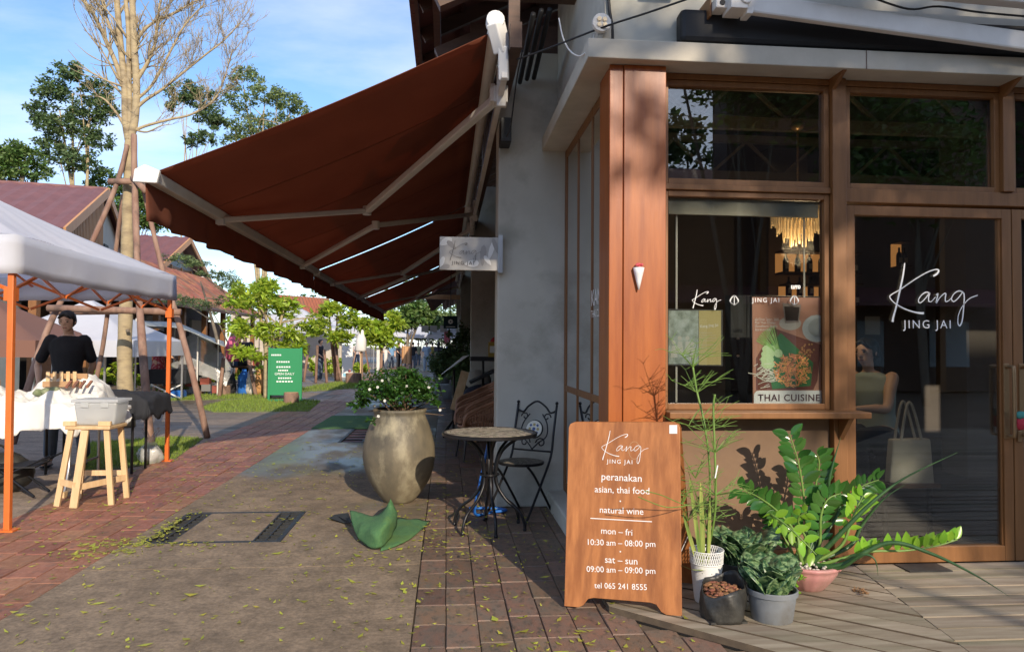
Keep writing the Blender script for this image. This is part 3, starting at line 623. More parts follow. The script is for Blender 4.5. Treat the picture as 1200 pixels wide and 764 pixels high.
cable([AY(606, 70, 5.1), AY(640, 58, 4.6), AY(705, 33, 4.13), AY(760, 15, 4.1), AY(810, -2, 4.1), AY(850, -14, 4.1)], .006, 'thin black cable strung from the brown awning past the round spot lamp')
cable([AY(655, 22, 4.6), AY(660, 45, 4.5), AY(668, 60, 4.4), AY(680, 66, 4.3), AY(692, 55, 4.2), AY(697, 40, 4.2)], .005, 'looped pale cable hanging left of the round spot lamp', m='white_metal')
cable([AY(712, -25, 4.28), AY(714, 10, 4.28), AY(717, 30, 4.28), AY(718, 50, 4.28)], .01, 'thick black cable running down the grey wall above the red column')
cable([AY(1020, -3, 4.0), AY(1065, 11, 4.0), AY(1100, 8, 4.0), AY(1150, 15, 4.0), AY(1230, 22, 4.0)], .006, 'black cable sagging along the white awning above the glass door')
cable([AX(612, 60, .43), AX(606, 90, .43), AX(602, 120, .43), AX(598, 150, .43), AX(594, 160, .45)], .005, 'black cable hanging down beside the near end of the brown awning')
bl = E('wall_speaker', AY(592, 157, 6.1), 'small black box fixed below the conduits by the awning', 'speaker'); q = AY(592, 157, 6.1)
MB().box(q.x-.045, q.x+.045, 6.0, 6.2, q.z-.1, q.z+.11).build('housing', M['black'], bl, bevel=.01); MB().box(q.x-.04, q.x+.04, 5.99, 5.999, q.z-.09, q.z+.1).build('grille', M['iron_grate'], bl)
# white folding arm of the front awning
fa = E('folded_awning', (1.6, 4.1, 3.3), 'folded awning with a broad white arm above the glass door', 'awning')
p0, p1 = AY(862, 3, 4.06), AY(1290, 62, 4.06)
mb = MB(); mb.bar(p0, p1, .05, .115, (0, 0, 1)); mb.build('arm', M['white_metal'], fa, bevel=.012)
mb = MB(); mb.box(p0.x-.05, p0.x+.05, 4.0, 4.14, p0.z-.06, p0.z+.12); mb.tube([(p0.x+.04, 3.99, p0.z), (p0.x+.04, 4.15, p0.z)], .035, 12); mb.box(p0.x+.05, p0.x+.09, 4.02, 4.12, p0.z-.08, p0.z-.04); mb.build('shoulder_bracket', M['white_metal'], fa, bevel=.004)
p2, p3 = AY(1060, -6, 3.95), AY(1320, 12, 3.95)
mb = MB(); mb.bar(AY(960, -22, 3.95), p3, .08, .07); mb.build('front_bar', M['white_metal'], fa, bevel=.01)
MB().bar(AY(940, -40, 4.0), AY(1320, -14, 4.0), .1, .1).build('fabric_roll', M['maroon'], fa, bevel=.03)
# ============================================================ BROWN AWNINGS
def make_awning():
    r = E('folding_awning', (0, 0, 0), 'x', 'awning', 'brown folding arm awnings along the cafe')
    Ln = 6.35; xb, zb, xf, zf = .30, 3.57, -2.02, 2.49
    def fn(u, v):
        x = xb+(xf-xb)*v; z = zb+(zf-zb)*v-.05*math.sin(math.pi*v)*(1-.3*math.cos(u*2*math.pi)); return (x, u*Ln, z+.004*math.sin(u*60)*v)
    mb = MB(); mb.grid(fn, 40, 14); mb.build('fabric', M['maroon'], r, smooth=True, solid=.003)
    for u in (1.27, 2.54, 3.81, 5.08):
        mb = MB()
        for k in range(8):
            a, b_ = fn(u/Ln, k/8), fn(u/Ln, (k+1)/8); mb.bar((a[0], a[1], a[2]-.003), (b_[0], b_[1], b_[2]-.003), .02, .003)
        mb.build('seam', M['maroon'], r)
    def vf(u, v):
        h = .27-.012*abs(math.sin(u*math.pi*13)); wv = .025*math.sin(u*47)+.015*math.sin(u*101+1); return (xf-.02+wv*v, .02+u*(Ln-.04), zf-.04-h*v)
    mb = MB(); mb.grid(vf, 160, 4); mb.build('valance', M['maroon'], r, smooth=True, solid=.003)
    mb = MB(); mb.prism([(xf-.07, 0, zf-.045), (xf+.055, 0, zf-.05), (xf+.075, 0, zf+.02), (xf-.01, 0, zf+.05), (xf-.06, 0, zf+.02)], (0, Ln, 0)); mb.build('front_bar', M['white_metal'], r, bevel=.008)
    mb = MB(); mb.prism([(xf-.085, 0, zf-.055), (xf+.07, 0, zf-.06), (xf+.09, 0, zf+.025), (xf-.01, 0, zf+.065), (xf-.075, 0, zf+.03)], (0, -.03, 0)); mb.build('end_cap', M['white'], r, bevel=.006)
    mb = MB(); mb.tube([(xb+.02, .0, zb), (xb+.02, Ln, zb)], .055, 12); mb.build('roller_tube', M['white_metal'], r, smooth=35)
    mb = MB(); mb.tube([(xb+.02, -.06, zb+.07), (xb+.02, 0.05, zb+.07)], .065, 16); mb.bar((xb+.02, -.04, zb+.05), (xb+.08, .03, zb-.13), .09, .12); mb.bar((xb+.08, .0, zb-.1), (xb+.09, .06, zb-.32), .07, .09); mb.build('end_cap', M['white'], r, bevel=.01)
    mb = MB(); mb.bar((xb+.09, 0, zb-.30), (xb+.09, Ln, zb-.30), .045, .045); mb.build('torsion_bar', M['white_metal'], r, bevel=.004)
    for ya, ye, yf_ in ((.5, 2.62, 1.5), (5.6, 3.55, 5.2)):
        S0 = Vector((xb+.09, ya, zb-.28)); El = Vector((-.84, ye, 2.76)); Fp = Vector((xf+.03, yf_, zf-.05))
        MB().bar(S0, El, .075, .06).build('upper_arm', M['white_metal'], r, bevel=.012); MB().bar(El, Fp, .065, .052).build('lower_arm', M['white_metal'], r, bevel=.012)
        mb = MB(); mb.tube([El+Vector((0, 0, -.045)), El+Vector((0, 0, .045))], .045, 12); mb.build('elbow', M['white_metal'], r, smooth=35)
        mb = MB(); mb.box(xb+.04, xb+.15, ya-.07, ya+.07, zb-.35, zb-.22); mb.tube([S0-Vector((.03, 0, .05)), S0+Vector((-.03, 0, .05))], .05, 12); mb.box(xb+.06, xb+.13, ya-.13, ya-.09, zb-.4, zb-.1); mb.box(xb+.02, xb+.06, ya+.06, ya+.12, zb-.26, zb-.16); mb.build('shoulder_bracket', M['white_metal'], r, bevel=.005)
        mb = MB(); mb.box(xf-.0, xf+.07, yf_-.04, yf_+.04, zf-.09, zf-.04); mb.build('arm_joint', M['white'], r, bevel=.005)
    return r
aw = make_awning(); aw.location = (0, 5.12, 0); aw['label'] = 'brown folding awning nearest the camera, its white end cap facing the sky'
copy_tree(aw, (0, 11.465, -.02), label='second brown awning, starting behind the thin slit of daylight')
copy_tree(aw, (0, 17.81, -.04), label='third and farthest brown awning, dark above the terrace chairs')
# ============================================================ LETTERING
def text_obj(s, name, A, B, up, m, parent, th=.0012, **k):
    """text fitted between the points A and B (left and right end of its middle line), lying in the plane of A-B and up"""
    cu = bpy.data.curves.new('t', 'FONT'); cu.body = s; cu.extrude = 0; cu.resolution_u = 3
    if k.get('bold'): cu.offset = k['bold']
    if k.get('space'): cu.space_character = k['space']
    ob = bpy.data.objects.new('t', cu); C.objects.link(ob); dg = bpy.context.evaluated_depsgraph_get(); dg.update()
    me = bpy.data.meshes.new_from_object(ob.evaluated_get(dg)); bpy.data.objects.remove(ob); bpy.data.curves.remove(cu)
    if not me.vertices: return None
    xs = [v.co.x for v in me.vertices]; ys_ = [v.co.y for v in me.vertices]
    A = Vector(A); B = Vector(B); u = (B-A); wd = u.length; u.normalize(); up = Vector(up); n_ = u.cross(up).normalized(); v_ = n_.cross(u).normalized()
    sc = wd/(max(xs)-min(xs)); ym = k.get('ymid', (max(ys_)+min(ys_))/2); o0 = ORG.get(parent, Vector())
    for v in me.vertices:
        p = A+u*(v.co.x-min(xs))*sc+v_*(v.co.y-ym)*sc*k.get('tall', 1)+n_*th; v.co = p-o0
    me.materials.clear(); me.materials.append(m); me.name = name
    o = bpy.data.objects.new(name, me); C.objects.link(o); o.parent = parent; ORG[o] = Vector(o0); return o
KANG = [[(220,248,3),(214,285,4),(203,330,4.5),(190,380,4),(180,412,5),(178,425,5)],
 [(310,287,4),(322,280,5),(328,270,4),(318,267,3),(290,276,2.5),(250,298,2.5),(205,327,2.5),(176,343,2.5),(171,352,2.5),(185,368,2.5),(215,385,3),(245,395,3.5),(268,399,5),(278,399,5)],
 [(298,338,2.5),(285,336,3),(270,346,2.5),(261,360,2.5),(266,368,2.5),(280,358,2.5),(292,344,2.5),(298,338,2.5),(294,350,3),(294,362,3),(302,364,2),(316,350,2)],
 [(318,345,2.5),(324,340,3),(320,356,3),(318,368,3),(328,354,2),(342,341,2.5),(349,340,3),(347,354,3),(348,364,2.5),(358,361,2),(370,350,2)],
 [(404,335,2.5),(390,332,3),(374,342,2.5),(367,356,2.5),(374,364,2.5),(390,352,2.5),(404,336,2.5),(408,350,3),(405,385,3),(400,420,3.5),(392,437,3.5),(386,430,2.5),(388,405,2),(402,378,2),(425,355,2),(452,345,2.5)]]
def kang(A, B, up, m, parent, name='script_lettering', th=.0015, wt=1.0):
    """handwritten word drawn as flat ribbons between A (left end) and B (right end); A, B at the height of the letters' middle"""
    A = Vector(A); B = Vector(B); u = B-A; sc = u.length/284; u.normalize(); up = Vector(up); n_ = u.cross(up).normalized(); v_ = n_.cross(u).normalized()
    mb = MB()
    for i, st in enumerate(KANG):
        P = crom([(p[0], p[1], p[2]) for p in st], 5); vs = []
        for j, p in enumerate(P):
            t = (P[min(j+1, len(P)-1)]-P[max(j-1, 0)]); t = Vector((t.x, t.y)).normalized(); w_ = p.z*wt
            for s_ in (-1, 1):
                x, y = p.x-t.y*w_*s_*.62-169, p.y+t.x*w_*s_*.62-350
                vs.append(A+u*x*sc-v_*y*sc+n_*(th+i*.0002))
        mb.add(vs, [(2*j, 2*j+2, 2*j+3, 2*j+1) for j in range(len(P)-1)])
    return mb.build(name, m, parent)
UP = Vector((0, 0, 1))
def on_y(pts, Y): return [AY(x, y, Y) for x, y in pts]
# ---- window and door lettering, printed on the glass (parts of the cafe)
a, b_ = on_y([(1042, 348), (1146, 348)], YF-.001); kang(a, b_, UP, M['letter'], cafe)
a, b_ = on_y([(1058, 381.5), (1114, 381.5)], YF-.001); text_obj('JING JAI', 'lettering', a, b_, UP, M['letter'], cafe, space=1.25)
a, b_ = on_y([(811, 352), (845, 352)], YF+.014); kang(a, b_, UP, M['letter'], cafe, wt=1.3)
a, b_ = on_y([(881, 352.5), (913, 352.5)], YF+.014); text_obj('JING JAI', 'lettering', a, b_, UP, M['letter'], cafe, space=1.3)
a, b_ = on_y([(927, 336.5), (938, 336.5)], YF+.014); text_obj('แกง', 'lettering', a, b_, UP, M['letter'], cafe, bold=.03)
def drop(px, py, Y, r, m, parent, n_=Vector((0, -1, 0))):
    c = AY(px, py, Y); mb = MB()
    for k in (-1, 0, 1):
        P = crom([(c.x, c.y, c.z-r), (c.x+k*r*.75, c.y, c.z-r*.35), (c.x+k*r*.6, c.y, c.z+r*.35), (c.x, c.y, c.z+r)], 5)
        for i in range(len(P)-1): mb.bar(P[i], P[i+1], .0035, .0015, (0, 1, 0))
    P = crom([(c.x, c.y, c.z-r), (c.x-r*.9, c.y, c.z-r*.1), (c.x, c.y, c.z+r*.95), (c.x+r*.9, c.y, c.z-r*.1), (c.x, c.y, c.z-r)], 6)
    for i in range(len(P)-1): mb.bar(P[i], P[i+1], .005, .0015, (0, 1, 0))
    mb.build('garlic_emblem', m, parent)
drop(860.5, 352, YF+.014, .03, M['letter'], cafe); drop(931, 352, YF+.014, .03, M['letter'], cafe)
# side window print
a, b_ = AX(693, 346, .997), AX(712, 346, .997)
text_obj('KANG', 'lettering', (.997, 5.02, 1.70), (.997, 4.5, 1.70), UP, M['letter'], cafe, th=.001, tall=.8) if 0 else None
text_obj('KANG', 'lettering', (.999, 5.01, 1.69), (.999, 4.58, 1.69), UP, M['letter'], cafe, th=.001)
text_obj('THAI CUISINE', 'lettering', (.997, 5.01, 1.58), (.997, 4.57, 1.58), UP, M['letter'], cafe, th=.001)
# ============================================================ A-FRAME SIGN BOARD
sg = E('sign_board', (.9, 3.7, 0), 'tall tan plywood A board with opening hours standing before the red column', 'sign')
bl_, br_ = Vector((.622, 3.80, .012)), Vector((1.165, 3.552, .036)); su = (br_-bl_).normalized(); sw_ = (br_-bl_).length
tl_ = AY(666, 494, 3.93)
tr_ = AY(797, 495, 3.70)
sv = ((tl_+tr_)/2-(bl_+br_)/2); sh = sv.length; sv.normalize(); sn = su.cross(sv).normalized()     # sn points toward the viewer
sO = bl_.copy()
def SP(u, v, t=0): return sO+su*u+sv*v+sn*t
Wd = sw_; Hh = sh
r_ = .03
prof = [(0, .0), (.075, 0), (.10, .012), (.125, .045), (.155, .052), (Wd-.155, .052), (Wd-.125, .045), (Wd-.10, .012), (Wd-.075, 0), (Wd, 0)]
top = [(Wd-.004, Hh-r_), (Wd-.012, Hh-.01), (Wd-r_-.004, Hh), (r_+.004, Hh), (.012, Hh-.01), (.004, Hh-r_)]
mb = MB(); mb.prism([SP(u, v, 0) for u, v in prof+top], -sn*.015); fp = mb.build('front_panel', [M['sign_wood']], sg, bevel=.002)
mb = MB(); rear = [SP(u, v, 0) for u, v in prof+top]; T0 = SP(0, Hh, -.02)
def rearp(u, v): p = SP(u, v); back = Vector((-sn.x, -sn.y, 0)).normalized(); f = (Hh-v)/Hh; return p+back*(.03+.50*f) - Vector((0, 0, 0))
mb.prism([rearp(u, v) for u, v in prof+top], -sn*.015); mb.build('rear_panel', M['sign_wood'], sg)
for u in (.1, Wd-.1): MB().bar(SP(u, Hh-.03, -.02), SP(u, Hh-.03, -.07), .06, .012).build('hinge', M['steel'], sg)
for u in (.004, Wd-.006): MB().bar(SP(u, .3, -.02), rearp(u, .3), .003, .003).build('stay_cord', M['white_metal'], sg)
def sgp(x, y): return AP(x, y, sO, sn)
kang(sgp(705, 524), sgp(760, 526), sv, M['letter'], sg, wt=.8)
text_obj('JING JAI', 'lettering', sgp(711, 541), sgp(741, 542), sv, M['letter'], sg, space=1.3)
for s_, x0, x1, y in (('peranakan', 705, 752, 560.5), ('asian, thai food', 697, 761, 574.5), ('natural wine', 703, 754, 598), ('mon – fri', 704.5, 741, 622.5),
                      ('10:30 am – 08:00 pm', 689, 768, 637), ('sat – sun', 709, 747, 657), ('09:00 am – 09:00 pm', 687.5, 768, 668.5), ('tel 065 241 8555', 696.5, 758, 686.5)):
    yt = {'peranakan': 0}.get(s_, 0); text_obj(s_, 'lettering', sgp(x0, y-1.2), sgp(x1, y+1.2), sv, M['letter'], sg)
mb = MB()
for x, y in ((727, 587), (727, 646)): p = sgp(x, y)+sn*.001; mb.tube([p, p+sn*.001], .004, 8)
mb.build('dot', M['letter'], sg, kind='stuff'); MB().bar(sgp(692, 607)+sn*.001, sgp(764, 611)+sn*.001, .004, .002, sn).build('rule_line', M['letter'], sg)
p = sgp(789, 503); MB().prism([p+su*a_+sv*b2+sn*.001 for a_, b2 in ((-.02, -.022), (.02, -.022), (.02, .022), (-.02, .022))], sn*.001).build('sticker', M['white'], sg, bevel=.003)
mb = MB(); q = [SP(.36+.03*math.cos(a), .80+.045*math.sin(a), .0006) for a in [i*.35 for i in range(18)]]
for i in range(17): mb.bar(q[i], q[i+1], .0025, .001, sn)
mb.build('faded_emblem', M['edge_wood'], sg)
# ============================================================ HANGING CAFE SIGN ON THE FIN WALL
hs = E('projecting_sign', (.18, 6.12, 2.14), 'small white acrylic sign with grey script sticking out from the grey fin wall', 'sign')
a, b_, c_, d_ = AY(515, 316.5, 6.15), AY(583, 316, 6.15), AY(583, 279, 6.15), AY(515, 279.5, 6.15)
x0, x1, z0, z1 = a.x, .425, a.z, c_.z
M['acrylic'] = mat('milky_acrylic', (.58, .56, .52), .25, (.50, .48, .45), 9)
MB().box(x0, x1, 6.13, 6.17, z0, z1).build('panel', M['acrylic'], hs, bevel=.004)
M['petal_grey'] = mat('grey_flower_print', (.36, .34, .32), .4); M['petal_white'] = mat('white_flower_print', (.78, .77, .74), .4)
R = random.Random(3); mb = MB(); mb2 = MB()
w_, h_ = x1-x0, z1-z0
def petal(m_, cx, cz, l, w__, a, y):
    P = []
    for k in range(10):
        t = 2*math.pi*k/10; lx = l*math.cos(t); lz = w__*math.sin(t)*(1+.3*math.cos(t)); P.append((min(max(cx+lx*math.cos(a)-lz*math.sin(a), x0+.004), x1-.004), y, min(max(cz+lx*math.sin(a)+lz*math.cos(a), z0+.004), z1-.004)))
    m_.prism(P, (0, -.0006, 0))
for i, (cx, cz, l, w__, a) in enumerate([(.10, .85, .06, .03, .5), (.2, .75, .05, .02, 2.4), (.03, .2, .06, .02, 1.2), (.08, .08, .05, .02, .3), (.88, .6, .08, .02, 1.3), (.74, .45, .09, .025, 1.5), (.82, .3, .05, .018, 2.2), (.95, .75, .07, .018, 1.9), (.55, .2, .06, .03, .1)]):
    petal(mb if i % 2 else mb2, x0+cx*w_, z0+cz*h_, l, w__, a, 6.129-.0007*i)
mb.build('flower_print', M['petal_grey'], hs, kind='stuff'); mb2.build('flower_print', M['petal_white'], hs, kind='stuff')
M['grey_ink'] = mat('dark_grey_ink', (.10, .09, .085), .6)
kang((x0+.08, 6.12, z0+.15), (x0+.345, 6.12, z0+.15), UP, M['grey_ink'], hs, wt=.8)
text_obj('JING JAI', 'lettering', (x0+.10, 6.12, z0+.055), (x0+.285, 6.12, z0+.055), UP, M['grey_ink'], hs, space=1.3)
MB().box(x1, x1+.04, 6.12, 6.2, z0-.02, z1+.02).build('bracket', M['steel'], hs, bevel=.003)
# paper cone ornament on the column
co = E('wall_vase', AY(748, 325, 4.22), 'small white fluted cone vase hung on the red timber column', 'vase'); q = AY(748, 325, 4.22)
mb = MB(); mb.lathe([(.004, -.075), (.014, -.03), (.026, .02), (.033, .055), (.030, .056), (.022, .02)], (q.x, 4.21, q.z), 16, .02); mb.build('cone', M['white'], co, smooth=True)
mb = MB()
for i in range(7): mb.blob((q.x+random.uniform(-.018, .018), 4.21+random.uniform(-.015, .01), q.z+.06+random.uniform(0, .018)), .009, 6, 4, .2)
mb.build('flower', M['pinkred'] if 'pinkred' in M else mat('red_petals', (.55, .08, .10), .6), co, kind='stuff')
MB().bar((q.x, 4.235, q.z+.05), (q.x, 4.215, q.z+.05), .01, .01).build('nail', M['steel'], co)
# ============================================================ POSTERS IN THE WINDOW
def quad_at(pts, Y): return [AY(x, y, Y) for x, y in pts]
yp = YF+.029
po = E('food_poster', AY(927, 475, yp), 'large brown THAI CUISINE food poster leaning inside the window', 'poster')
def flat(name, col, pts, Y, parent, rough=.5, m=None, th=.0008, tr=0):
    P = [AY(x, y, Y) for x, y in pts]; P = [(p.x, Y, p.z) for p in P]; mb = MB(); mb.prism(P, (0, th, 0))
    return mb.build(name, m or mat(name, col, rough), parent)
flat('poster_board', (.55, .27, .19), [(881.5, 348), (970, 349), (972, 475.5), (882.5, 475)], yp+.01, po, th=.006)
def ell(cx, cy, rx_, ry_, n=16, rot=0): return [(cx+rx_*math.cos(t)*math.cos(rot)-ry_*math.sin(t)*math.sin(rot), cy+rx_*math.cos(t)*math.sin(rot)+ry_*math.sin(t)*math.cos(rot)) for t in [2*math.pi*k/n for k in range(n)]]
M['food'] = mat('noodle_print', (.62, .20, .06), .5, (.80, .50, .24), 60); M['tray'] = mat('tray_print', (.20, .06, .045), .5); M['pgreen'] = mat('green_print', (.25, .55, .12), .5, (.5, .75, .28), 40)
M['table_print'] = mat('table_print', (.62, .32, .23), .5, (.5, .25, .17), 8)
flat('poster_print', None, [(901, 376), (970, 372), (971, 430), (968, 458), (884, 458), (884, 420)], yp+.0098, po, m=M['table_print'])
flat('tray_print', None, [(886, 420), (906, 384), (962, 404), (958, 446), (953, 457), (886, 457)], yp+.0088, po, m=M['tray'])
flat('banana_leaf_print', (.05, .22, .07), [(897, 410), (915, 390), (953, 425), (950, 452), (905, 456)], yp+.008, po)
flat('plate_print', (.66, .70, .72), ell(957, 385, 17, 16), yp+.0078, po); flat('rice_print', (.50, .52, .52), ell(959, 384, 12, 11), yp+.0072, po)
flat('cup_print', (.60, .55, .50), ell(926, 379, 13, 8), yp+.0084, po); flat('cup_print', (.35, .28, .25), [(917, 355), (939, 357), (936, 378), (920, 379)], yp+.0074, po); flat('coffee_print', (.03, .012, .01), [(919, 359), (937, 360), (935, 376), (921, 376)], yp+.0066, po)
R = random.Random(4); mb = MB()
for i in range(300):
    t, r0 = R.uniform(0, 6.28), R.random()**.6; cx, cy = 929+22*r0*math.cos(t), 434+19*r0*math.sin(t); a = R.uniform(0, 3.14); l = R.uniform(1.2, 3.6)
    p, q_ = AY(cx-l*math.cos(a), cy-l*math.sin(a), yp), AY(cx+l*math.cos(a), cy+l*math.sin(a), yp); Y = yp+.0068-.00001*i
    mb.bar((p.x, Y, p.z), (q_.x, Y, q_.z), .0003, .0055, (0, 0, 1) if abs(q_.x-p.x) > abs(q_.z-p.z) else (1, 0, 0))
mb.build('noodle_print', mat('noodle_strand_print', (.95, .42, .16), .5, island=.5), po, kind='stuff')
mb = MB()
for i in range(60):
    cx, cy = R.gauss(900, 6), R.gauss(438, 8); a = R.uniform(-.9, .9); l = R.uniform(2, 6); p, q_ = AY(cx-l*math.cos(a), cy-l*math.sin(a), yp), AY(cx+l*math.cos(a), cy+l*math.sin(a), yp); Y = yp+.006-.00002*i
    mb.bar((p.x, Y, p.z), (q_.x, Y, q_.z), .0003, .0045)
mb.build('sprout_print', mat('sprout_print', (.75, .74, .66), .5, island=.2), po, kind='stuff')
mb = MB()
for i in range(12):
    t = -2.6+i*.075; p, q_ = AY(916+R.uniform(-3, 3), 418, yp), AY(916+34*math.cos(t), 418+34*math.sin(t)*1.1, yp); Y = yp+.0058-.00005*i; mb.bar((p.x, Y, p.z), (q_.x, Y, q_.z), .0003, .006)
mb.build('spring_onion_print', M['pgreen'], po, kind='stuff')
for i, (cx, cy) in enumerate(((901, 409), (900, 415), (899, 421), (900, 427), (912, 414))): flat('cucumber_print', (.62, .82, .48), ell(cx, cy, 8 if i < 4 else 5, 5), yp+.0056-.0003*i, po)
mb = MB()
for i in range(40): p = AY(R.gauss(944, 4.5), R.gauss(413, 3.5), yp); mb.blob((p.x, yp+.0050, p.z), (.006, .0006, .006), 6, 4)
mb.build('peanut_print', mat('peanut_print', (.50, .24, .10), .5, island=.4), po, kind='stuff')
flat('title_band', (.9, .92, .95), [(883.5, 474.8), (883.5, 462), (886, 458.5), (890, 457.5), (963, 457.5), (966, 459.5), (966, 474.8)], yp+.0046, po)
a, b_ = AY(888.5, 466, yp), AY(961, 466, yp); text_obj('THAI CUISINE', 'lettering', (a.x, yp+.0042, a.z), (b_.x, yp+.0042, b_.z), UP, mat('brown_ink', (.10, .04, .06), .6), po, bold=.02, space=1.12)
for s_, y in (('ผัดไทย ไชยา 260.-', 374), ('Pad Thai Chaiya', 378.5), ('(Southern Style)', 382.5), ('南部泰式炒河粉', 386.5)):
    a, b_ = AY(885, y, yp), AY(885+{374: 30, 378.5: 24, 382.5: 26, 386.5: 19}[y], y, yp); text_obj(s_, 'lettering', (a.x, yp+.0042, a.z), (b_.x, yp+.0042, b_.z), UP, M['letter'], po)
flat('strip', (.45, .60, .68), [(966.5, 372), (971.5, 372), (971.5, 475), (966.5, 475)], yp+.0044, po)
me_ = E('menu_sheet', AY(815, 425, yp), 'framed menu sheet with photo and olive text page behind the window beside the red column', 'poster')
flat('frame_board', (.05, .05, .05), [(782, 362), (847, 363), (847, 429), (782, 428)], yp+.01, me_, th=.006)
flat('photo_page', None, [(783.5, 364), (818.5, 364), (818.5, 426.5), (783.5, 426.5)], yp+.009, me_, m=mat('photo_print', (.45, .52, .5), .4, (.18, .22, .18), 22, dirt=(.5, .55, .55), dscale=9))
flat('text_page', (.5, .42, .18), [(819, 364), (845, 364), (845, 427.5), (819, 427.5)], yp+.0088, me_)
a, b_ = AY(821, 383, yp), AY(842, 381, yp); text_obj('Kang Jing Jai', 'lettering', (a.x, yp+.008, a.z), (b_.x, yp+.008, b_.z), UP, M['letter'], me_)
mb = MB()
for i, y in enumerate((390, 393, 396, 399, 404, 408, 412, 416)):
    a, b_ = AY(820.5, y, yp), AY(820.5+R.uniform(14, 23), y, yp); mb.bar((a.x, yp+.008, a.z), (b_.x, yp+.008, b_.z), .0004, .003)
mb.build('small_print', mat('pale_ink', (.5, .46, .33), .6), me_, kind='stuff')
mb = MB()
for x, y, sx in ((790, 405, 5), (797, 400, 5), (806, 400, 6), (812, 407, 4)): p = AY(x, y, yp); q_ = AY(x, y+14, yp); mb.prism([(p.x-.02, yp+.008, q_.z), (p.x+.025, yp+.008, q_.z), (p.x+.015, yp+.008, p.z), (p.x-.01, yp+.008, p.z)], (0, .0004, 0)); mb.tube([(p.x, yp+.008, p.z+.02), (p.x, yp+.0076, p.z+.02)], .014, 8)
mb.build('figure_print', mat('pale_figure_print', (.5, .5, .46), .5), me_, kind='stuff')
# black speaker cabinet / tall screen back seen through the window
tv = E('screen_stand', (2.1, 5.2, 0), 'tall black cabinet frame standing inside behind the food poster', 'cabinet')
MB().box(1.95, 2.06, 4.9, 5.0, 0, 1.72).build('upright', M['black'], tv); MB().box(2.06, 2.75, 4.9, 4.96, .95, 1.72).build('panel', M['black'], tv, bevel=.01); MB().box(1.8, 2.8, 4.8, 5.2, .03, .07).build('base', M['black'], tv)
for z in (1.42, 1.30): MB().blob((2.0, 4.895, z), (.012, .005, .008), 8, 5).build('knob', M['white_metal'], tv)
# ============================================================ INSIDE THE CAFE
ch = E('chandelier', (2.42, 5.3, 2.2), 'lit tiered chandelier of amber glass rods hanging behind the window', 'chandelier')
cc = AY(935, 262, 5.3); mb = MB(); mb.tube([(cc.x, 5.3, cc.z+.1), (cc.x, 5.3, 3.05)], .006, 6)
for i in range(26):
    z = cc.z+.12+i*.032
    if z < 3.0: mb.box(cc.x-.009, cc.x+.009, 5.297, 5.303, z, z+.016)
mb.build('chain', M['brass'], ch)
mb = MB(); mb.lathe([(.02, 0), (.045, .02), (.05, .05), (.02, .07)], (cc.x, 5.3, 3.0), 14); mb.build('ceiling_rose', M['brass'], ch, smooth=True)
rods = MB(); R = random.Random(8)
for r0, nn, zt_, ln in ((.19, 44, .11, .12), (.15, 34, .08, .15), (.105, 24, .05, .17), (.055, 14, .02, .19)):
    rods_ = [2*math.pi*k/nn for k in range(nn)]
    for a in rods_:
        x, y = cc.x+r0*math.cos(a), 5.3+r0*math.sin(a); z = cc.z+zt_+R.uniform(-.01, .01); rods.tube([(x, y, z), (x, y, z-ln*R.uniform(.85, 1.1))], .006, 5)
rods.build('glass_rods', M['crystal'], ch, kind='stuff')
mb = MB()
for r0, zt_ in ((.19, .115), (.15, .085), (.105, .055)): mb.tube([(cc.x+r0*math.cos(a), 5.3+r0*math.sin(a), cc.z+zt_) for a in [i*math.pi/12 for i in range(25)]], .006, 5)
mb.build('ring_frame', M['brass'], ch, kind='stuff')
ld = bpy.data.lights.new('chandelier_lamp', 'POINT'); ld.energy = 14; ld.color = (1, .72, .42); ld.shadow_soft_size = .12; lo_ = bpy.data.objects.new('chandelier_lamp', ld); C.objects.link(lo_); lo_.parent = ch; lo_.location = Vector((cc.x, 5.3, cc.z-.2))-ORG[ch]
for a in (0, 1.57, 3.14, 4.71): MB().blob((cc.x+.05*math.cos(a), 5.25+.05*math.sin(a)-.02, cc.z+.06), .02, 8, 6).build('bulb', M['bulb'], ch)
# amber lit wall shelves with bottles
def shelf(px0, px1, py0, py1, Y, lab, grp='amber lit bottle shelves'):
    a, b2 = AY(px0, py1, Y), AY(px1, py0, Y); s = E('bottle_shelf', (a.x, Y, a.z), lab, 'shelf', grp)
    MB().box(a.x, b2.x, Y+.2, Y+.21, a.z, b2.z).build('back', M['amber'], s); MB().box(a.x, b2.x, Y, Y+.2, a.z-.02, a.z).build('board', M['dark_wood'], s); MB().box(a.x, b2.x, Y, Y+.2, b2.z, b2.z+.02).build('board', M['dark_wood'], s)
    n = max(2, int((b2.x-a.x)/.13)); b0 = None; sn_ = lab.split(',')[0] if 'narrow' not in lab else lab.replace('narrow lit amber shelf, ', 'amber shelf, ')
    od = ('first', 'second', 'third', 'fourth', 'fifth', 'sixth', 'seventh', 'eighth')
    for i in range(n):
        x = a.x+(i+.5)*(b2.x-a.x)/n
        if b0 is None: b0 = E('bottle', (x, Y+.09, a.z), od[i]+' bottle from the left on the '+sn_, 'bottle', 'bottles on the amber shelves'); mb = MB(); mb.lathe([(.032, 0), (.034, .01), (.034, .13), (.026, .16), (.012, .18), (.012, .23)], (x, Y+.09, a.z), 10); mb.build('body', M['black'], b0, smooth=40); MB().box(x-.02, x+.02, Y+.052, Y+.056, a.z+.04, a.z+.1).build('paper_label', M['conc_slab'], b0)
        else: copy_tree(b0, (x, Y+.09, a.z), label=od[min(i, 7)]+' bottle from the left on the '+sn_)
shelf(918, 974, 296, 318, 8.0, 'wide lit shelf seen above the food poster'); shelf(922, 974, 335, 347, 8.0, 'lower dim shelf directly above the food poster')
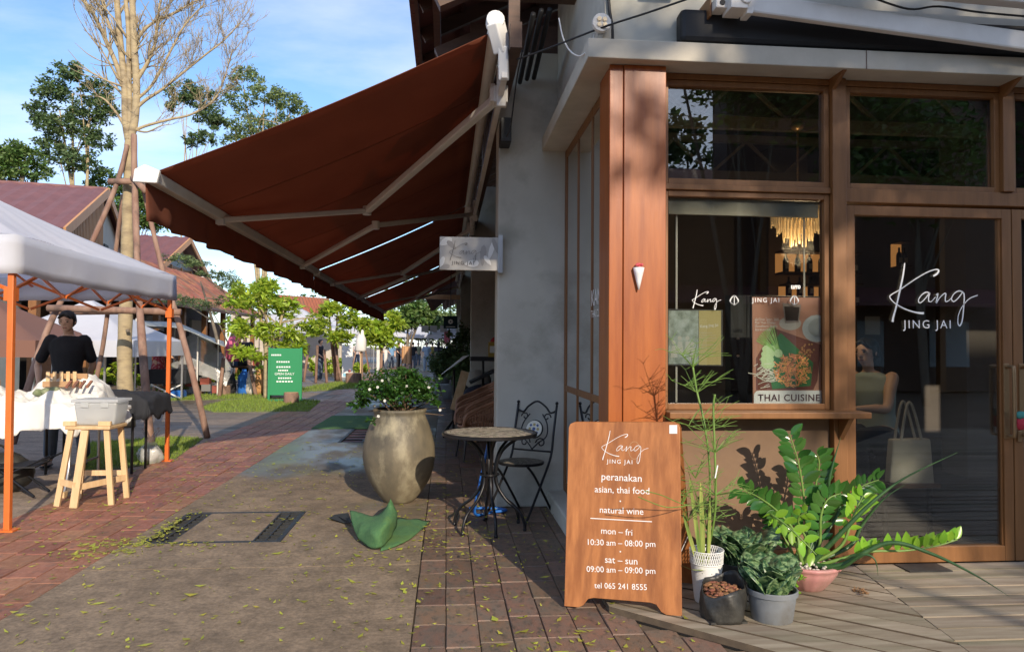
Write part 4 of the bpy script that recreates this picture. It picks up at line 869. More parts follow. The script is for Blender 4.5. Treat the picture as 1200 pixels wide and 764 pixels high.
shelf(996, 1010, 298, 320, 8.1, 'narrow lit amber shelf, upper one by the door frame'); shelf(996, 1012, 334, 358, 8.1, 'narrow lit amber shelf, lower one by the door frame')
shelf(1056, 1068, 284, 311, 8.5, 'small lit shelf above the door script')
# table, chairs inside
ta = E('cafe_table', (3.0, 5.4, 0), 'dark round cafe table inside behind the glass door', 'table'); mb = MB(); mb.lathe([(.36, .72), (.36, .75)], (2.62, 5.3, .03), 24); mb.build('top', M['dark_wood'], ta); MB().tube([(2.62, 5.3, .03), (2.62, 5.3, .75)], .03, 10).build('post', M['black_iron'], ta); mb = MB(); mb.lathe([(.22, 0), (.2, .02)], (2.62, 5.3, .03), 20); mb.build('foot', M['black_iron'], ta)
def bent_chair(x, y, rz, lab):
    c = E('bentwood_chair', (0, 0, 0), lab, 'chair', 'bentwood chairs inside the cafe'); m = M['black_iron']
    mb = MB(); mb.lathe([(.2, .44), (.21, .46), (.2, .47)], (0, 0, 0), 18); mb.build('seat', m, c)
    for sx, sy in ((-1, -1), (1, -1), (-1, 1), (1, 1)): MB().tube([(sx*.14, sy*.14, .44), (sx*.19, sy*.19, 0)], .013, 6).build('leg', m, c)
    MB().tube(crom([(-.18, .16, .45), (-.22, .2, .75), (-.12, .24, .93), (.12, .24, .93), (.22, .2, .75), (.18, .16, .45)], 5), .013, 6).build('back_hoop', m, c)
    for i in range(-2, 3): MB().tube([(i*.06, .18, .46), (i*.065, .235, .9)], .008, 5).build('spindle', m, c)
    c.location = (x, y, .03); c.rotation_euler.z = rz; return c
bent_chair(3.3, 5.8, -.5, 'dark bentwood chair inside, its round back seen behind the door handle')
bent_chair(3.0, 6.5, 2.2, 'dark bentwood chair deeper inside the cafe by the back tables')
# canvas tote bag on a stand inside the door
tb = E('tote_bag', (2.86, 4.75, .4), 'pale canvas tote bag hanging upright behind the glass door', 'bag')
a, b2, c2, d2 = [AY(x, y, 4.75) for x, y in ((1043, 566), (1096, 569), (1091, 514), (1047, 515))]
M['canvas'] = mat('pale_canvas', (.50, .46, .38), .9, bump=.3, scale=4, col2=(.42, .39, .33))
mb = MB(); mb.prism([a, b2, c2, d2], (0, .07, 0)); mb.build('body', M['canvas'], tb, bevel=.012)
for dy in (0, .07): h0, h1 = AY(1056, 515, 4.75), AY(1080, 515, 4.75); tp = AY(1066, 476, 4.75); MB().tube(crom([h0+Vector((0, dy, 0)), Vector((tp.x-.02, 4.75+dy, tp.z)), Vector((tp.x+.02, 4.75+dy, tp.z)), h1+Vector((0, dy, 0))], 6), .009, 6).build('strap', M['canvas'], tb)
stn = E('bag_stand', (3.0, 4.8, .03), 'low black stand under the canvas bag inside the door', 'stand'); MB().box(a.x-.02, b2.x+.02, 4.72, 4.9, a.z-.03, a.z-.002).build('shelf_board', M['dark_wood'], stn)
for x in (a.x, b2.x): MB().bar((x, 4.81, .03), (x, 4.81, a.z-.03), .025, .025).build('leg', M['black_iron'], stn)
nb = E('paper_notice', AY(1021, 383, 7.5), 'small grey paper notice on the inner wall by the door', 'notice'); a = AY(1013, 392, 8.2); b2 = AY(1030, 371, 8.2); MB().box(a.x, b2.x, 8.18, 8.19, a.z, b2.z).build('sheet', M['canvas'], nb)
cl = E('red_green_cloth', AY(1192, 492, 4.3), 'small red and teal cloth tied to the second door handle', 'cloth'); q = AY(1195, 492, 4.27)
mb = MB(); mb.blob((q.x, 4.26, q.z-.02), (.035, .02, .04), 10, 7, .15); mb.build('red_knot', mat('red_cloth', (.45, .03, .05), .9), cl, smooth=True); mb = MB(); mb.blob((q.x, 4.26, q.z+.03), (.035, .02, .025), 10, 7, .15); mb.build('teal_knot', mat('teal_cloth', (.06, .25, .22), .9), cl, smooth=True)
# ============================================================ BISTRO TABLE
bt = E('bistro_table', (.33, 5.5, 0), 'small round mosaic table on curved black iron legs', 'table')
tc_ = Vector((.33, 5.50, 0)); R_ = .355
M['mosaic'] = mat('mosaic_grout', (.14, .12, .10), .6)
mb = MB(); mb.lathe([(R_-.01, .688), (R_, .692), (R_, .712), (R_-.008, .716), (R_-.012, .712)], tc_, 40); mb.build('rim', M['black_iron'], bt, smooth=35)
mb = MB(); mb.lathe([(R_-.013, .70), (R_-.013, .7125)], tc_, 40); mb.build('top', M['mosaic'], bt)
mb = MB(); R = random.Random(2); r0 = .03
while r0 < R_-.03:
    n = max(6, int(2*math.pi*r0/.034))
    for k in range(n):
        a0, a1 = 2*math.pi*(k+.08)/n, 2*math.pi*(k+.92)/n; ri, ro = r0-.013, r0+.013
        mb.prism([(tc_.x+ri*math.cos(a0), tc_.y+ri*math.sin(a0), .7125), (tc_.x+ro*math.cos(a0), tc_.y+ro*math.sin(a0), .7125), (tc_.x+ro*math.cos(a1), tc_.y+ro*math.sin(a1), .7125), (tc_.x+ri*math.cos(a1), tc_.y+ri*math.sin(a1), .7125)], (0, 0, .003))
    r0 += .031
mb.build('mosaic_tiles', mat('stone_mosaic', (.27, .235, .18), .4, island=.5), bt, kind='stuff')
for a in (-1.45, -.35, .55, 1.6, 2.75, 3.9):
    d = Vector((math.cos(a), math.sin(a), 0)); 
    pts = [tc_+d*.27+UP*.69, tc_+d*.20+UP*.665, tc_+d*.10+UP*.58, tc_+d*.055+UP*.46, tc_+d*.06+UP*.33, tc_+d*.13+UP*.22, tc_+d*.23+UP*.14, tc_+d*.27+UP*.06, tc_+d*.275+UP*0]
    MB().tube(crom(pts, 5), .0115, 8).build('leg', M['black_iron'], bt, smooth=True)
    f = MB(); f.lathe([(.014, 0), (.015, .012), (.012, .02)], tc_+d*.275, 10); f.build('foot', M['black_iron'], bt)
mb = MB(); mb.tube([tc_+Vector((.07*math.cos(t), .07*math.sin(t), .40)) for t in [i*math.pi/8 for i in range(17)]], .008, 6); mb.build('ring', M['black_iron'], bt, smooth=True)
# hose hanging from the table's middle
ho = E('garden_hose', (.36, 5.75, 0), 'blue hose looped on the ground behind the iron table legs', 'hose')
MB().tube(crom([(.34, 5.78, .62), (.32, 5.8, .5), (.27, 5.82, .25), (.24, 5.85, .03), (.38, 5.95, .02), (.5, 6.0, .02), (.42, 6.08, .02), (.2, 6.1, .02)], 6), .012, 8).build('tube', M['blue'], ho, smooth=True)
MB().tube([(.34, 5.78, .62), (.345, 5.775, .67)], .015, 8).build('nozzle', mat('teal_plastic', (.05, .35, .35), .4), ho)
# ============================================================ BISTRO CHAIR (faces the table, folding, back with a ceramic roundel)
bc = E('bistro_chair', (0, 0, 0), 'black folding iron chair with a ceramic roundel in its scrolled back', 'chair')
w2 = .185
def bp_(s, v): return Vector((s*w2, .20+.06*v, .46+.46*v))  # back plane
I = M['black_iron']
for s in (-1, 1):
    MB().tube(crom([(s*w2, .30, .93), (s*w2, .24, .70), (s*w2, .19, .5), (s*w2, .05, .33), (s*w2, -.10, .17), (s*w2, -.27, 0)], 5), .0105, 8).build('leg', I, bc, smooth=True)
    MB().tube(crom([(s*(w2-.03), -.17, .455), (s*(w2-.03), -.05, .36), (s*(w2-.03), .12, .18), (s*(w2-.03), .28, 0)], 5), .0105, 8).build('leg', I, bc, smooth=True)
    MB().blob((s*w2, .30, .945), .015, 8, 6).build('finial', I, bc, smooth=True)
mb = MB(); mb.tube(crom([(-w2, .29, .88), (-w2*.7, .29, .86), (-w2*.45, .295, .91), (0, .30, .955), (w2*.45, .295, .91), (w2*.7, .29, .86), (w2, .29, .88)], 5), .009, 8); mb.build('top_rail', I, bc, smooth=True)
mb = MB(); mb.tube([(-w2, .20, .535), (w2, .20, .535)], .008, 8); mb.build('lower_rail', I, bc, smooth=True)
def bk(x, z): return Vector((x, .20+(z-.535)*.26, z))
sc_ = MB()
for s in (-1, 1):
    for (cx, cz, r0, a0, dr_) in ((s*.105, .82, .038, 0, 1), (s*.075, .60, .05, 3.14, -1)):
        sc_.tube([bk(cx+s*r0*(1-t/13)*math.cos(a0+dr_*t*.62), cz+r0*(1-t/13)*math.sin(a0+dr_*t*.62)) for t in range(11)], .006, 6)
    sc_.tube(crom([bk(s*.06, .845), bk(s*.115, .76), bk(s*.12, .66), bk(s*.05, .60), bk(0, .545)], 4), .006, 6)
sc_.build('scrollwork', I, bc, smooth=True, kind='stuff')
cz_ = .715; cN = Vector((0, -1, .26)).normalized(); cR = Vector((1, 0, 0)); cU = cR.cross(cN) * -1
cU = Vector((0, .26, 1)).normalized(); cc0 = bk(0, cz_)
mb = MB()
mb.tube([cc0-cN*.012, cc0+cN*.012], .074, 24); mb.build('roundel', mat('cream_ceramic', (.62, .60, .50), .3), bc)
mb = MB(); P = [cc0+(cR*math.cos(t)+cU*math.sin(t))*.076 for t in [i*math.pi/12 for i in range(25)]]; mb.tube(P, .007, 6); mb.build('roundel_ring', I, bc, smooth=True)
mb = MB(); mb2 = MB()
for k in range(8):
    t = k*math.pi/4; c3 = cc0+(cR*math.cos(t)+cU*math.sin(t))*(.045 if k % 2 else .038)
    for sgn in (1, -1): (mb if k % 2 else mb2).tube([c3+cN*.0125*sgn, c3+cN*.0135*sgn], .014, 4 if k % 2 else 6)
for sgn in (1, -1): mb.tube([cc0+cN*.0125*sgn, cc0+cN*.0138*sgn], .016, 8)
mb.build('blue_motif', mat('blue_glaze', (.03, .06, .20), .3), bc, kind='stuff'); mb2.build('ochre_motif', mat('ochre_glaze', (.35, .27, .08), .3), bc, kind='stuff')
mb = MB(); mb.lathe([(.185, .445), (.19, .45), (.19, .465), (.18, .468)], (0, .01, 0), 30); mb.build('seat', I, bc, smooth=35)
mb = MB(); R = random.Random(6); r0 = .02
while r0 < .17:
    n = max(5, int(2*math.pi*r0/.034))
    for k in range(n):
        a0, a1 = 2*math.pi*(k+.08)/n, 2*math.pi*(k+.92)/n; ri, ro = r0-.012, r0+.012
        mb.prism([(ri*math.cos(a0), .01+ri*math.sin(a0), .468), (ro*math.cos(a0), .01+ro*math.sin(a0), .468), (ro*math.cos(a1), .01+ro*math.sin(a1), .468), (ri*math.cos(a1), .01+ri*math.sin(a1), .468)], (0, 0, .002))
    r0 += .029
mb.build('seat_mosaic', mat('stone_mosaic_seat', (.2, .18, .14), .4, island=.4), bc, kind='stuff')
bc.location = (.60, 5.86, 0); bc.rotation_euler.z = math.radians(-34); bc.scale = (.97, .97, .94)
# ============================================================ BIG JAR WITH GARDENIA
jr = E('jar_planter', (-.40, 6.50, 0), 'big weathered clay jar holding a white flowering bush', 'planter')
M['jar'] = mat('weathered_jar', (.085, .075, .055), .6, (.22, .18, .115), 3, bump=.3, bscale=9, dirt=(.34, .30, .20), dscale=5, stretch=(1, 1, .6))
pr = [(.12, 0), (.135, .012), (.165, .045), (.215, .11), (.262, .19), (.297, .29), (.313, .39), (.308, .49), (.285, .59), (.252, .68), (.226, .74), (.218, .762), (.232, .780), (.234, .798), (.222, .805), (.206, .795), (.20, .74), (.19, .70)]
mb = MB(); mb.lathe(pr, (-.40, 6.50, 0), 48, .006); mb.build('jar', M['jar'], jr, smooth=True)
mb = MB(); mb.lathe([(.198, .70), (.195, .735), (.0, .75)], (-.40, 6.50, 0), 20); mb.build('soil', M['soil'], jr)
sh_ = E('gardenia_bush', (-.40, 6.50, .74), 'leafy gardenia bush with small white blooms in the clay jar', 'shrub'); mb = MB(); R = random.Random(12)
tips = []
for i in range(34):
    a = R.uniform(0, 6.28); r0 = R.uniform(.05, .40); z = R.uniform(.95, 1.17)-.25*(r0/.4)**2; e_ = Vector((-.40+r0*math.cos(a), 6.50+r0*.8*math.sin(a), z)); b0 = Vector((-.40+R.uniform(-.05, .05), 6.5+R.uniform(-.05, .05), .74))
    mid = (b0+e_)/2+Vector((R.uniform(-.04, .04), R.uniform(-.04, .04), .02)); mb.tube(crom([b0, mid, e_], 4), [.009-.0008*k for k in range(9)], 5); tips.append(e_)
mb.build('stems', M['stem_brown'], sh_, kind='stuff')
P = crown_pts([(-.42, 6.5, 1.02, .36, .32, .15), (-.22, 6.5, .99, .20, .22, .14), (-.66, 6.47, .95, .17, .2, .12), (-.40, 6.42, .92, .33, .2, .1), (-.38, 6.5, 1.08, .2, .2, .1)], 5200, .3)
V, Fq = leaves_np(P, .036, .5, .5); np_mesh('foliage', V, Fq, M['shrub'], sh_)
P = crown_pts([(-.73, 6.42, .86, .10, .08, .08), (-.62, 6.28, .70, .03, .03, .04), (-.08, 6.4, .86, .07, .06, .05)], 380, .1)
V, Fq = leaves_np(P, .036, .5, .5); np_mesh('foliage', V, Fq, M['shrub'], sh_)
fl0 = None
for i in range(11):
    t = tips[R.randrange(len(tips))]+Vector((R.uniform(-.06, .06), R.uniform(-.2, -.05), R.uniform(-.04, .06)))
    mb = MB()
    for k in range(6):
        a = k*1.047+R.random(); d = Vector((math.cos(a), -.35, math.sin(a))).normalized()*.014; s_ = d.cross(Vector((0, 1, 0))).normalized()*.008; mb.add([t, t+d*.6+s_, t+d, t+d*.6-s_], [(0, 1, 2, 3)])
    mb.build('bloom', M['flower'], sh_)
# ============================================================ CRUMPLED GREEN TURF OFFCUT
cm = E('turf_offcut', (-.42, 5.25, 0), 'crumpled offcut of green turf mat with black backing lying before the clay jar', 'mat')
def px3(x, y, z=0): return tuple(G(x, y, z))
def crumple(name, pts, faces):
    mb = MB(); mb.add([px3(*q) for q in pts], faces); o = mb.build(name, [M['turf'], M['felt_back']], cm, smooth=True)
    q = o.modifiers.new('sub', 'SUBSURF'); q.levels = q.render_levels = 3; q.boundary_smooth = 'PRESERVE_CORNERS'
    tx = bpy.data.textures.new('wrinkle', 'CLOUDS'); tx.noise_scale = .07; q = o.modifiers.new('wrinkle', 'DISPLACE'); q.texture = tx; q.strength = .022; q.mid_level = .5
    q = o.modifiers.new('thick', 'SOLIDIFY'); q.thickness = .009; q.offset = -1; q.material_offset = 1; return o
crumple('front_lobe', [(410, 598, .15), (412, 617, .08), (423, 637, .015), (444, 646, .012), (455, 635, .03), (466, 619, .07), (467, 600, .18), (458, 585, .29), (450, 598, .20), (440, 606, .15), (425, 601, .15), (425, 617, .13), (441, 622, .15), (456, 612, .20)],
        [(0, 1, 11, 10), (1, 2, 11), (2, 3, 12, 11), (3, 4, 12), (4, 5, 13, 12), (5, 6, 13), (6, 7, 8, 13), (8, 9, 12, 13), (9, 10, 11, 12)])
crumple('flap', [(446, 644, .014), (474, 636, .014), (490, 624, .02), (504, 610, .015), (484, 607, .05), (466, 607, .04), (452, 622, .05), (470, 620, .06)], [(0, 1, 7, 6), (1, 2, 7), (2, 3, 4, 7), (4, 5, 6, 7)])
mb = MB(); mb.add([px3(386, 607, .02), px3(404, 613, .01), px3(412, 612, .06), px3(408, 601, .07), px3(393, 603, .04)], [(0, 1, 2, 3, 4)]); mb.build('backing_flap', M['felt_back'], cm, solid=.01)
mb = MB(); mb.add([px3(436, 606, .05), px3(448, 600, .06), px3(452, 594, .1), px3(444, 598, .08)], [(0, 1, 2, 3)]); mb.build('backing_flap', M['felt_back'], cm, solid=.01)
# ============================================================ POTTED PLANTS BY THE PANEL
def leaf_blade(mb, pts, w, fold=.25, up=UP, n=6, tipw=None):
    """long blade along pts with folded midrib"""
    P = crom(pts, n); m = len(P); vs = []
    for i, p in enumerate(P):
        t = (P[min(i+1, m-1)]-P[max(i-1, 0)]).normalized(); s = t.cross(Vector(up)); s = s.normalized() if s.length > 1e-4 else Vector((1, 0, 0)); nn = s.cross(t)
        f = i/(m-1); ww = w*(math.sin(math.pi*min(1, .12+f*.88))**.6)*.5 if tipw is None else w*tipw(f)*.5
        vs += [p-s*ww+nn*ww*fold, p, p+s*ww+nn*ww*fold]
    mb.add(vs, [(3*i+k, 3*i+k+1, 3*i+k+4, 3*i+k+3) for i in range(m-1) for k in (0, 1)]); return mb
# white pot with rush-like plant
wp = E('white_planter', (1.365, 3.76, .035), 'slim white lace rimmed pot standing right behind the sign board', 'planter')
o3 = Vector((1.365, 3.76, .035)); mb = MB(); mb.lathe([(.058, 0), (.064, .02), (.082, .20)], o3, 30); mb.build('body', M['white'], wp, smooth=40)
mb = MB(); nn = 44
for k in range(nn):
    a = 2*math.pi*k/nn
    for j, z in enumerate((.205, .225, .245)):
        aa = a+(j % 2)*math.pi/nn; r0 = .0835+j*.001; q0 = Vector((math.cos(aa), math.sin(aa), 0))*r0+o3+UP*z; q1 = Vector((math.cos(aa+math.pi/nn*1.0), math.sin(aa+math.pi/nn), 0))*r0+o3+UP*(z+.02); q2 = Vector((math.cos(aa-math.pi/nn), math.sin(aa-math.pi/nn), 0))*r0+o3+UP*(z+.02)
        mb.bar(q0, q1, .003, .003); mb.bar(q0, q2, .003, .003)
for z, r0 in ((.202, .083), (.267, .087)): mb.tube([o3+Vector((r0*math.cos(t), r0*math.sin(t), z)) for t in [i*math.pi/16 for i in range(33)]], .003, 5)
mb.build('lace_rim', M['white'], wp, kind='stuff'); mb = MB(); mb.lathe([(.078, .16), (.079, .19), (.0, .20)], o3, 20); mb.build('soil', M['soil'], wp)
rp = E('rush_plant', o3+UP*.2, 'tall wiry green plant with forked stems rising from the slim white pot', 'plant'); R = random.Random(21)
tall = MB(); base = o3+UP*.2
H_ = [o3+UP*.22, AY(832, 560, 3.8), AY(826, 500, 3.82), AY(817, 460, 3.85), AY(812, 430, 3.86)]
tall.tube(crom(H_, 5), .0055, 6); 
H2 = [o3+UP*.22, AY(838, 600, 3.7), AY(838, 540, 3.7), AY(836, 480, 3.72), AY(838, 462, 3.72)]
tall.tube(crom(H2, 5), .0055, 6)
tall.build('main_stem', M['stem_green'], rp, smooth=True)
tw = MB()
def whorl(c, n, L0, upb, thick=.0025, lvl=0):
    for k in range(n):
        a = 6.283*k/n+R.uniform(-.3, .3); el = R.uniform(.1, 1.0)+upb; d = Vector((math.cos(a)*math.cos(el), math.sin(a)*math.cos(el)*.8, math.sin(el))); l = L0*R.uniform(.6, 1.15)
        e1 = c+d*l*.5; e2 = c+d*l+UP*(-.25*l*R.uniform(-.3, 1)); tw.tube(crom([c, e1, e2], 4), [thick*(1-.07*i) for i in range(9)], 4)
        if lvl < 1 and R.random() < .8:
            for j in range(R.choice((1, 2, 2))): whorl(e1, 1, l*.7, R.uniform(-.4, .3), thick*.8, lvl+1)
        if lvl < 1 and R.random() < .5: whorl(e2, 2, l*.35, 0, thick*.7, 1)
c1 = H_[2]
whorl(H_[4], 9, .20, .15); whorl(H_[3], 8, .20, .1); whorl(AY(826, 505, 3.82), 8, .22, .0)
whorl(AY(838, 530, 3.7), 11, .20, 0); whorl(AY(838, 580, 3.7), 10, .2, .1); whorl(AY(822, 600, 3.78), 10, .20, .3); whorl(AY(828, 620, 3.74), 9, .18, .5); whorl(AY(815, 560, 3.76), 6, .16, .2)
for q in ((800, 590), (806, 610)): whorl(AY(*q, 3.7), 5, .14, .3)
tw.tube(crom([AY(832, 590, 3.66), AY(806, 592, 3.55), AY(775, 580, 3.48), AY(755, 575, 3.45)], 5), .0022, 4); tw.tube(crom([AY(806, 592, 3.55), AY(780, 594, 3.5), AY(748, 582, 3.46)], 5), .0022, 4)
tw.build('twigs', M['stem_green'], rp, kind='stuff')
ys_p = MB()
for (tx, ty, bx_, w_) in ((808, 560, 822, .022), (821, 565, 824, .026), (800, 600, 818, .02), (832, 585, 830, .018)):
    leaf_blade(ys_p, [AY(bx_, 662, 3.73), AY((bx_+tx)/2, (662+ty)/2, 3.72), AY(tx, ty, 3.7)], w_, .3, (0, -1, 0))
leaf_blade(ys_p, [AY(826, 668, 3.70), AY(812, 668, 3.62), AY(798, 662, 3.58)], .03, .2)
ys_p.build('striped_leaves', M['snake_y'], rp, kind='stuff'); MB().bar(AY(841, 545, 3.64), AY(838, 560, 3.64), .003, .006).build('plant_tag', M['white'], rp)
# black grow bag of bark
o4 = Vector((1.36, 3.52, .035)); gb = E('grow_bag', o4, 'crumpled black plastic grow bag filled with brown bark chips', 'planter')
def gbf(u, v):
    a = 2*math.pi*u; r0 = (.098+.008*math.sin(v*3))*(1+.05*math.sin(5*a+v*4)+.03*math.sin(11*a+v*9)); z = v*(.165+.035*math.sin(a+.9)+.012*math.sin(3*a)); return (o4.x+r0*math.cos(a), o4.y+r0*math.sin(a), o4.z+z+.0)
mb = MB(); mb.grid(gbf, 40, 8); mb.build('bag', M['bag_black'], gb, smooth=True, solid=.003)
mb = MB(); mb.lathe([(.095, .12), (.0, .145)], o4, 16); 
R = random.Random(33)
for i in range(130):
    a = R.uniform(0, 6.28); r0 = .09*R.random()**.5; mb.blob((o4.x+r0*math.cos(a), o4.y+r0*math.sin(a), o4.z+.145+R.uniform(-.01, .014)-r0*.1), (R.uniform(.006, .016), R.uniform(.006, .014), R.uniform(.004, .009)), 6, 4, .25)
mb.build('bark_chips', M['coir'], gb, kind='stuff')
MB().box(o4.x-.09, o4.x+.09, o4.y-.085, o4.y+.085, o4.z, o4.z+.01).build('base', M['bag_black'], gb)
# grey pot with snake plants (front) and a dark one behind
def snake_pot(o, r0, h, mpot, labp, labl, n, rl, hl, seed):
    p = E('plant_pot', o, labp, 'planter'); mb = MB(); mb.lathe([(r0*.78, 0), (r0*.80, .008), (r0*.93, h*.8), (r0*.93, h*.82), (r0*1.0, h*.83), (r0*1.0, h*.98), (r0*.98, h), (r0*.93, h*.99), (r0*.9, h*.8)], o, 36); mb.build('pot', mpot, p, smooth=30)
    mb = MB(); mb.lathe([(r0*.9, h*.82), (0, h*.9)], o, 18); mb.build('soil', M['soil'], p)
    q = E('snake_plant', o+UP*h*.85, labl, 'plant'); R = random.Random(seed)
    for c in range(n):
        a = R.uniform(0, 6.28); rr = rl*math.sqrt(R.random()); cx, cy = o.x+rr*math.cos(a), o.y+rr*math.sin(a)*.8; mb = MB(); nl = 7
        for k in range(nl):
            b_ = k*2.4+R.random(); d = Vector((math.cos(b_), math.sin(b_), 0)); L_ = hl*R.uniform(.7, 1.15); sp_ = R.uniform(.25, .75)
            P0 = Vector((cx, cy, o.z+h*.85)); P1 = P0+d*L_*.35*sp_+UP*L_*.45; P2 = P0+d*L_*.8*sp_+UP*L_*.75; P3 = P0+d*L_*1.15*sp_+UP*L_*.85
            leaf_blade(mb, [P0, P1, P2, P3], .082*R.uniform(.8, 1.15)*1.3, .3, d, 4, lambda f: (.55+.9*math.sin(math.pi*min(1, f*.75+.1)))*(1-f**5)*.8)
        mb.build('rosette', M['snake'], q, smooth=True, solid=.002)
    return p
snake_pot(Vector((1.60, 3.50, .035)), .122, .15, M['grey_plastic'], 'round grey plastic pot at the deck edge holding banded rosettes', 'dark banded snake plant rosettes in the grey pot', 12, .095, .165, 4)
snake_pot(Vector((1.60, 3.92, .035)), .12, .16, M['bag_black'], 'dark pot half hidden behind the grow bag', 'dark banded rosettes in the pot behind, leaning left', 10, .115, .19, 9)
# pink bowl
o5 = Vector((2.0, 3.93, .035)); pk = E('pink_planter', o5, 'low pink glazed bowl planter with fluted sides on the deck', 'planter')
mb = MB(); nn = 48
def pf(u, v):
    a = 2*math.pi*u; prf = [(.075, 0), (.09, .012), (.12, .05), (.148, .09), (.155, .115), (.168, .128), (.168, .14), (.15, .142)]; i = min(int(v*7), 6); t = v*7-i; r0 = prf[i][0]*(1-t)+prf[i+1][0]*t; z = prf[i][1]*(1-t)+prf[i+1][1]*t
    r0 *= 1+.025*abs(math.sin(8*a))*(1 if v < .7 else .4); return (o5.x+r0*math.cos(a), o5.y+r0*math.sin(a), o5.z+z)
mb.grid(pf, 64, 14); mb.build('bowl', M['pink'], pk, smooth=True)
mb = MB(); mb.lathe([(.15, .11), (0, .13)], o5, 20); mb.build('soil', M['soil'], pk); mb = MB()
for s_ in (-1, 1): mb.blob((o5.x+s_*.165, o5.y-.02, o5.z+.115), (.025, .02, .028), 8, 6, .1)
mb.build('lug', M['pink'], pk, smooth=True, kind='stuff'); mb = MB(); R = random.Random(5)
for i in range(110): a = R.uniform(0, 6.28); r0 = .145*R.random()**.5; mb.blob((o5.x+r0*math.cos(a), o5.y+r0*math.sin(a), o5.z+.135+R.uniform(-.005, .012)), (R.uniform(.006, .013), R.uniform(.006, .012), .007), 6, 4, .15)
mb.build('pebbles', M['pebble'], pk, kind='stuff')
zz = E('zz_plant', o5+UP*.13, 'zz plant with arching stems of glossy oval leaves in the pink bowl', 'plant')
def zzstem(pts, n, L0, m, lname='frond', w=.52, side=None, r0=.011, up1=False):
    P = crom([Vector(p) for p in pts], 8); mb = MB(); mb.mat(0); mb.tube(P, [r0*(1-.75*i/(len(P)-1)) for i in range(len(P))], 7)
    mb.mat(1); R = random.Random(len(pts)*7+n); k0 = int(len(P)*.28)
    for k in range(n):
        f = k0+(len(P)-1-k0)*(k+.5)/n; i = min(int(f), len(P)-2); p = P[i].lerp(P[i+1], f-i); t = (P[i+1]-P[i]).normalized()
        s = side if side else t.cross(Vector((.15, 1, .1))).normalized()
        for sg_ in (-1, 1):
            d = ((s if up1 else s*sg_)*1.0+t*(.62 if not up1 else .35+.45*sg_)+Vector((0, .25*sg_, 0))*up1+Vector((R.uniform(-.12, .12), R.uniform(-.35, .1), R.uniform(-.1, .12)))).normalized(); L_ = L0*R.uniform(.68, 1.12)*(1-.35*abs(k/n-.45)); q = p+d*.006
            nrm = d.cross(t).normalized(); cv_ = R.uniform(-.05, .28); tw_ = R.uniform(-.35, .35); nrm = (nrm+d.cross(nrm)*tw_).normalized(); wv = d.cross(nrm).normalized(); vs = []; rows = 6
            for j in range(rows+1):
                g = j/rows; ww = L_*w*.5*math.sin(math.pi*(g**.85))**.75 if 0 < g < 1 else 0.0008; c = q+d*L_*g-nrm*L_*cv_*g*g*sg_
                vs += [c-wv*ww+nrm*ww*.3*sg_, c, c+wv*ww+nrm*ww*.3*sg_]
            mb.add(vs, [(3*j+h, 3*j+h+1, 3*j+h+4, 3*j+h+3) for j in range(rows) for h in (0, 1)])
    # terminal leaf
    return mb.build(lname, [M['stem_green'], m], zz, smooth=True)
b5 = o5+UP*.13
def A_(x, y, d): return AY(x, y, d)
Z_ = M['zz_leaf']; ZN = M['zz_new']
zzstem([b5+Vector((-.03, .02, 0)), A_(945, 620, 4.0), A_(941, 575, 4.02), A_(935, 540, 4.03), A_(925, 508, 4.04)], 14, 0.109, Z_)
zzstem([b5+Vector((-.02, .03, 0)), A_(950, 615, 4.08), A_(955, 575, 4.1), A_(960, 545, 4.1), A_(957, 532, 4.1)], 11, 0.106, Z_)
zzstem([b5+Vector((-.06, .02, 0)), A_(935, 630, 4.0), A_(912, 600, 4.02), A_(888, 582, 4.02), A_(866, 572, 4.0)], 14, 0.094, Z_)
zzstem([b5+Vector((0, .05, 0)), A_(970, 620, 4.1), A_(985, 590, 4.12), A_(1010, 570, 4.12), A_(1030, 562, 4.1)], 11, 0.100, Z_)
zzstem([b5+Vector((0, .0, 0)), A_(960, 640, 3.95), A_(962, 605, 3.95), A_(970, 585, 3.95), A_(985, 578, 3.95)], 10, 0.100, Z_)
zzstem([b5+Vector((-.04, -.03, 0)), A_(928, 628, 3.9), A_(903, 603, 3.8), A_(925, 618, 3.7), A_(957, 650, 3.62)], 8, .082, ZN)
zzstem([b5+Vector((-.03, -.02, 0)), A_(948, 640, 3.85), A_(935, 610, 3.8), A_(945, 600, 3.76)], 5, .08, ZN)
zzstem([b5+Vector((.03, -.04, 0)), A_(985, 655, 3.84), A_(1020, 646, 3.8), A_(1060, 645, 3.78), A_(1095, 640, 3.76), A_(1122, 632, 3.75)], 12, 0.097, ZN, side=Vector((.05, .1, 1)).normalized(), w=.5, up1=True)
zzstem([b5+Vector((.02, .0, 0)), A_(985, 640, 3.9), A_(998, 610, 3.9), A_(1004, 595, 3.9), A_(1012, 580, 3.9)], 8, 0.088, ZN)
zzstem([b5+Vector((-.05, .05, 0)), A_(925, 640, 4.1), A_(905, 610, 4.12), A_(900, 590, 4.12)], 9, 0.094, Z_)
sp_ = E('spear_plant', b5, 'long round spear leaves curving out of the pink bowl toward the deck', 'plant')
def spear(pts, r0): r0 *= 1.35; P = crom([Vector(p) for p in pts], 8); MB().tube(P, [max(.0015, r0*(1-(i/(len(P)-1))**1.6)) for i in range(len(P))], 9, flat=.7).build('spear_leaf', M['spear'], sp_, smooth=True)
spear([b5+Vector((.02, -.03, 0)), A_(985, 662, 3.8), A_(1040, 636, 3.72), A_(1090, 648, 3.62), A_(1140, 672, 3.5), A_(1182, 698, 3.42)], .017)
spear([b5+Vector((.02, 0, 0)), A_(985, 625, 3.86), A_(1020, 590, 3.82), A_(1060, 560, 3.78), A_(1122, 530, 3.7)], .016)
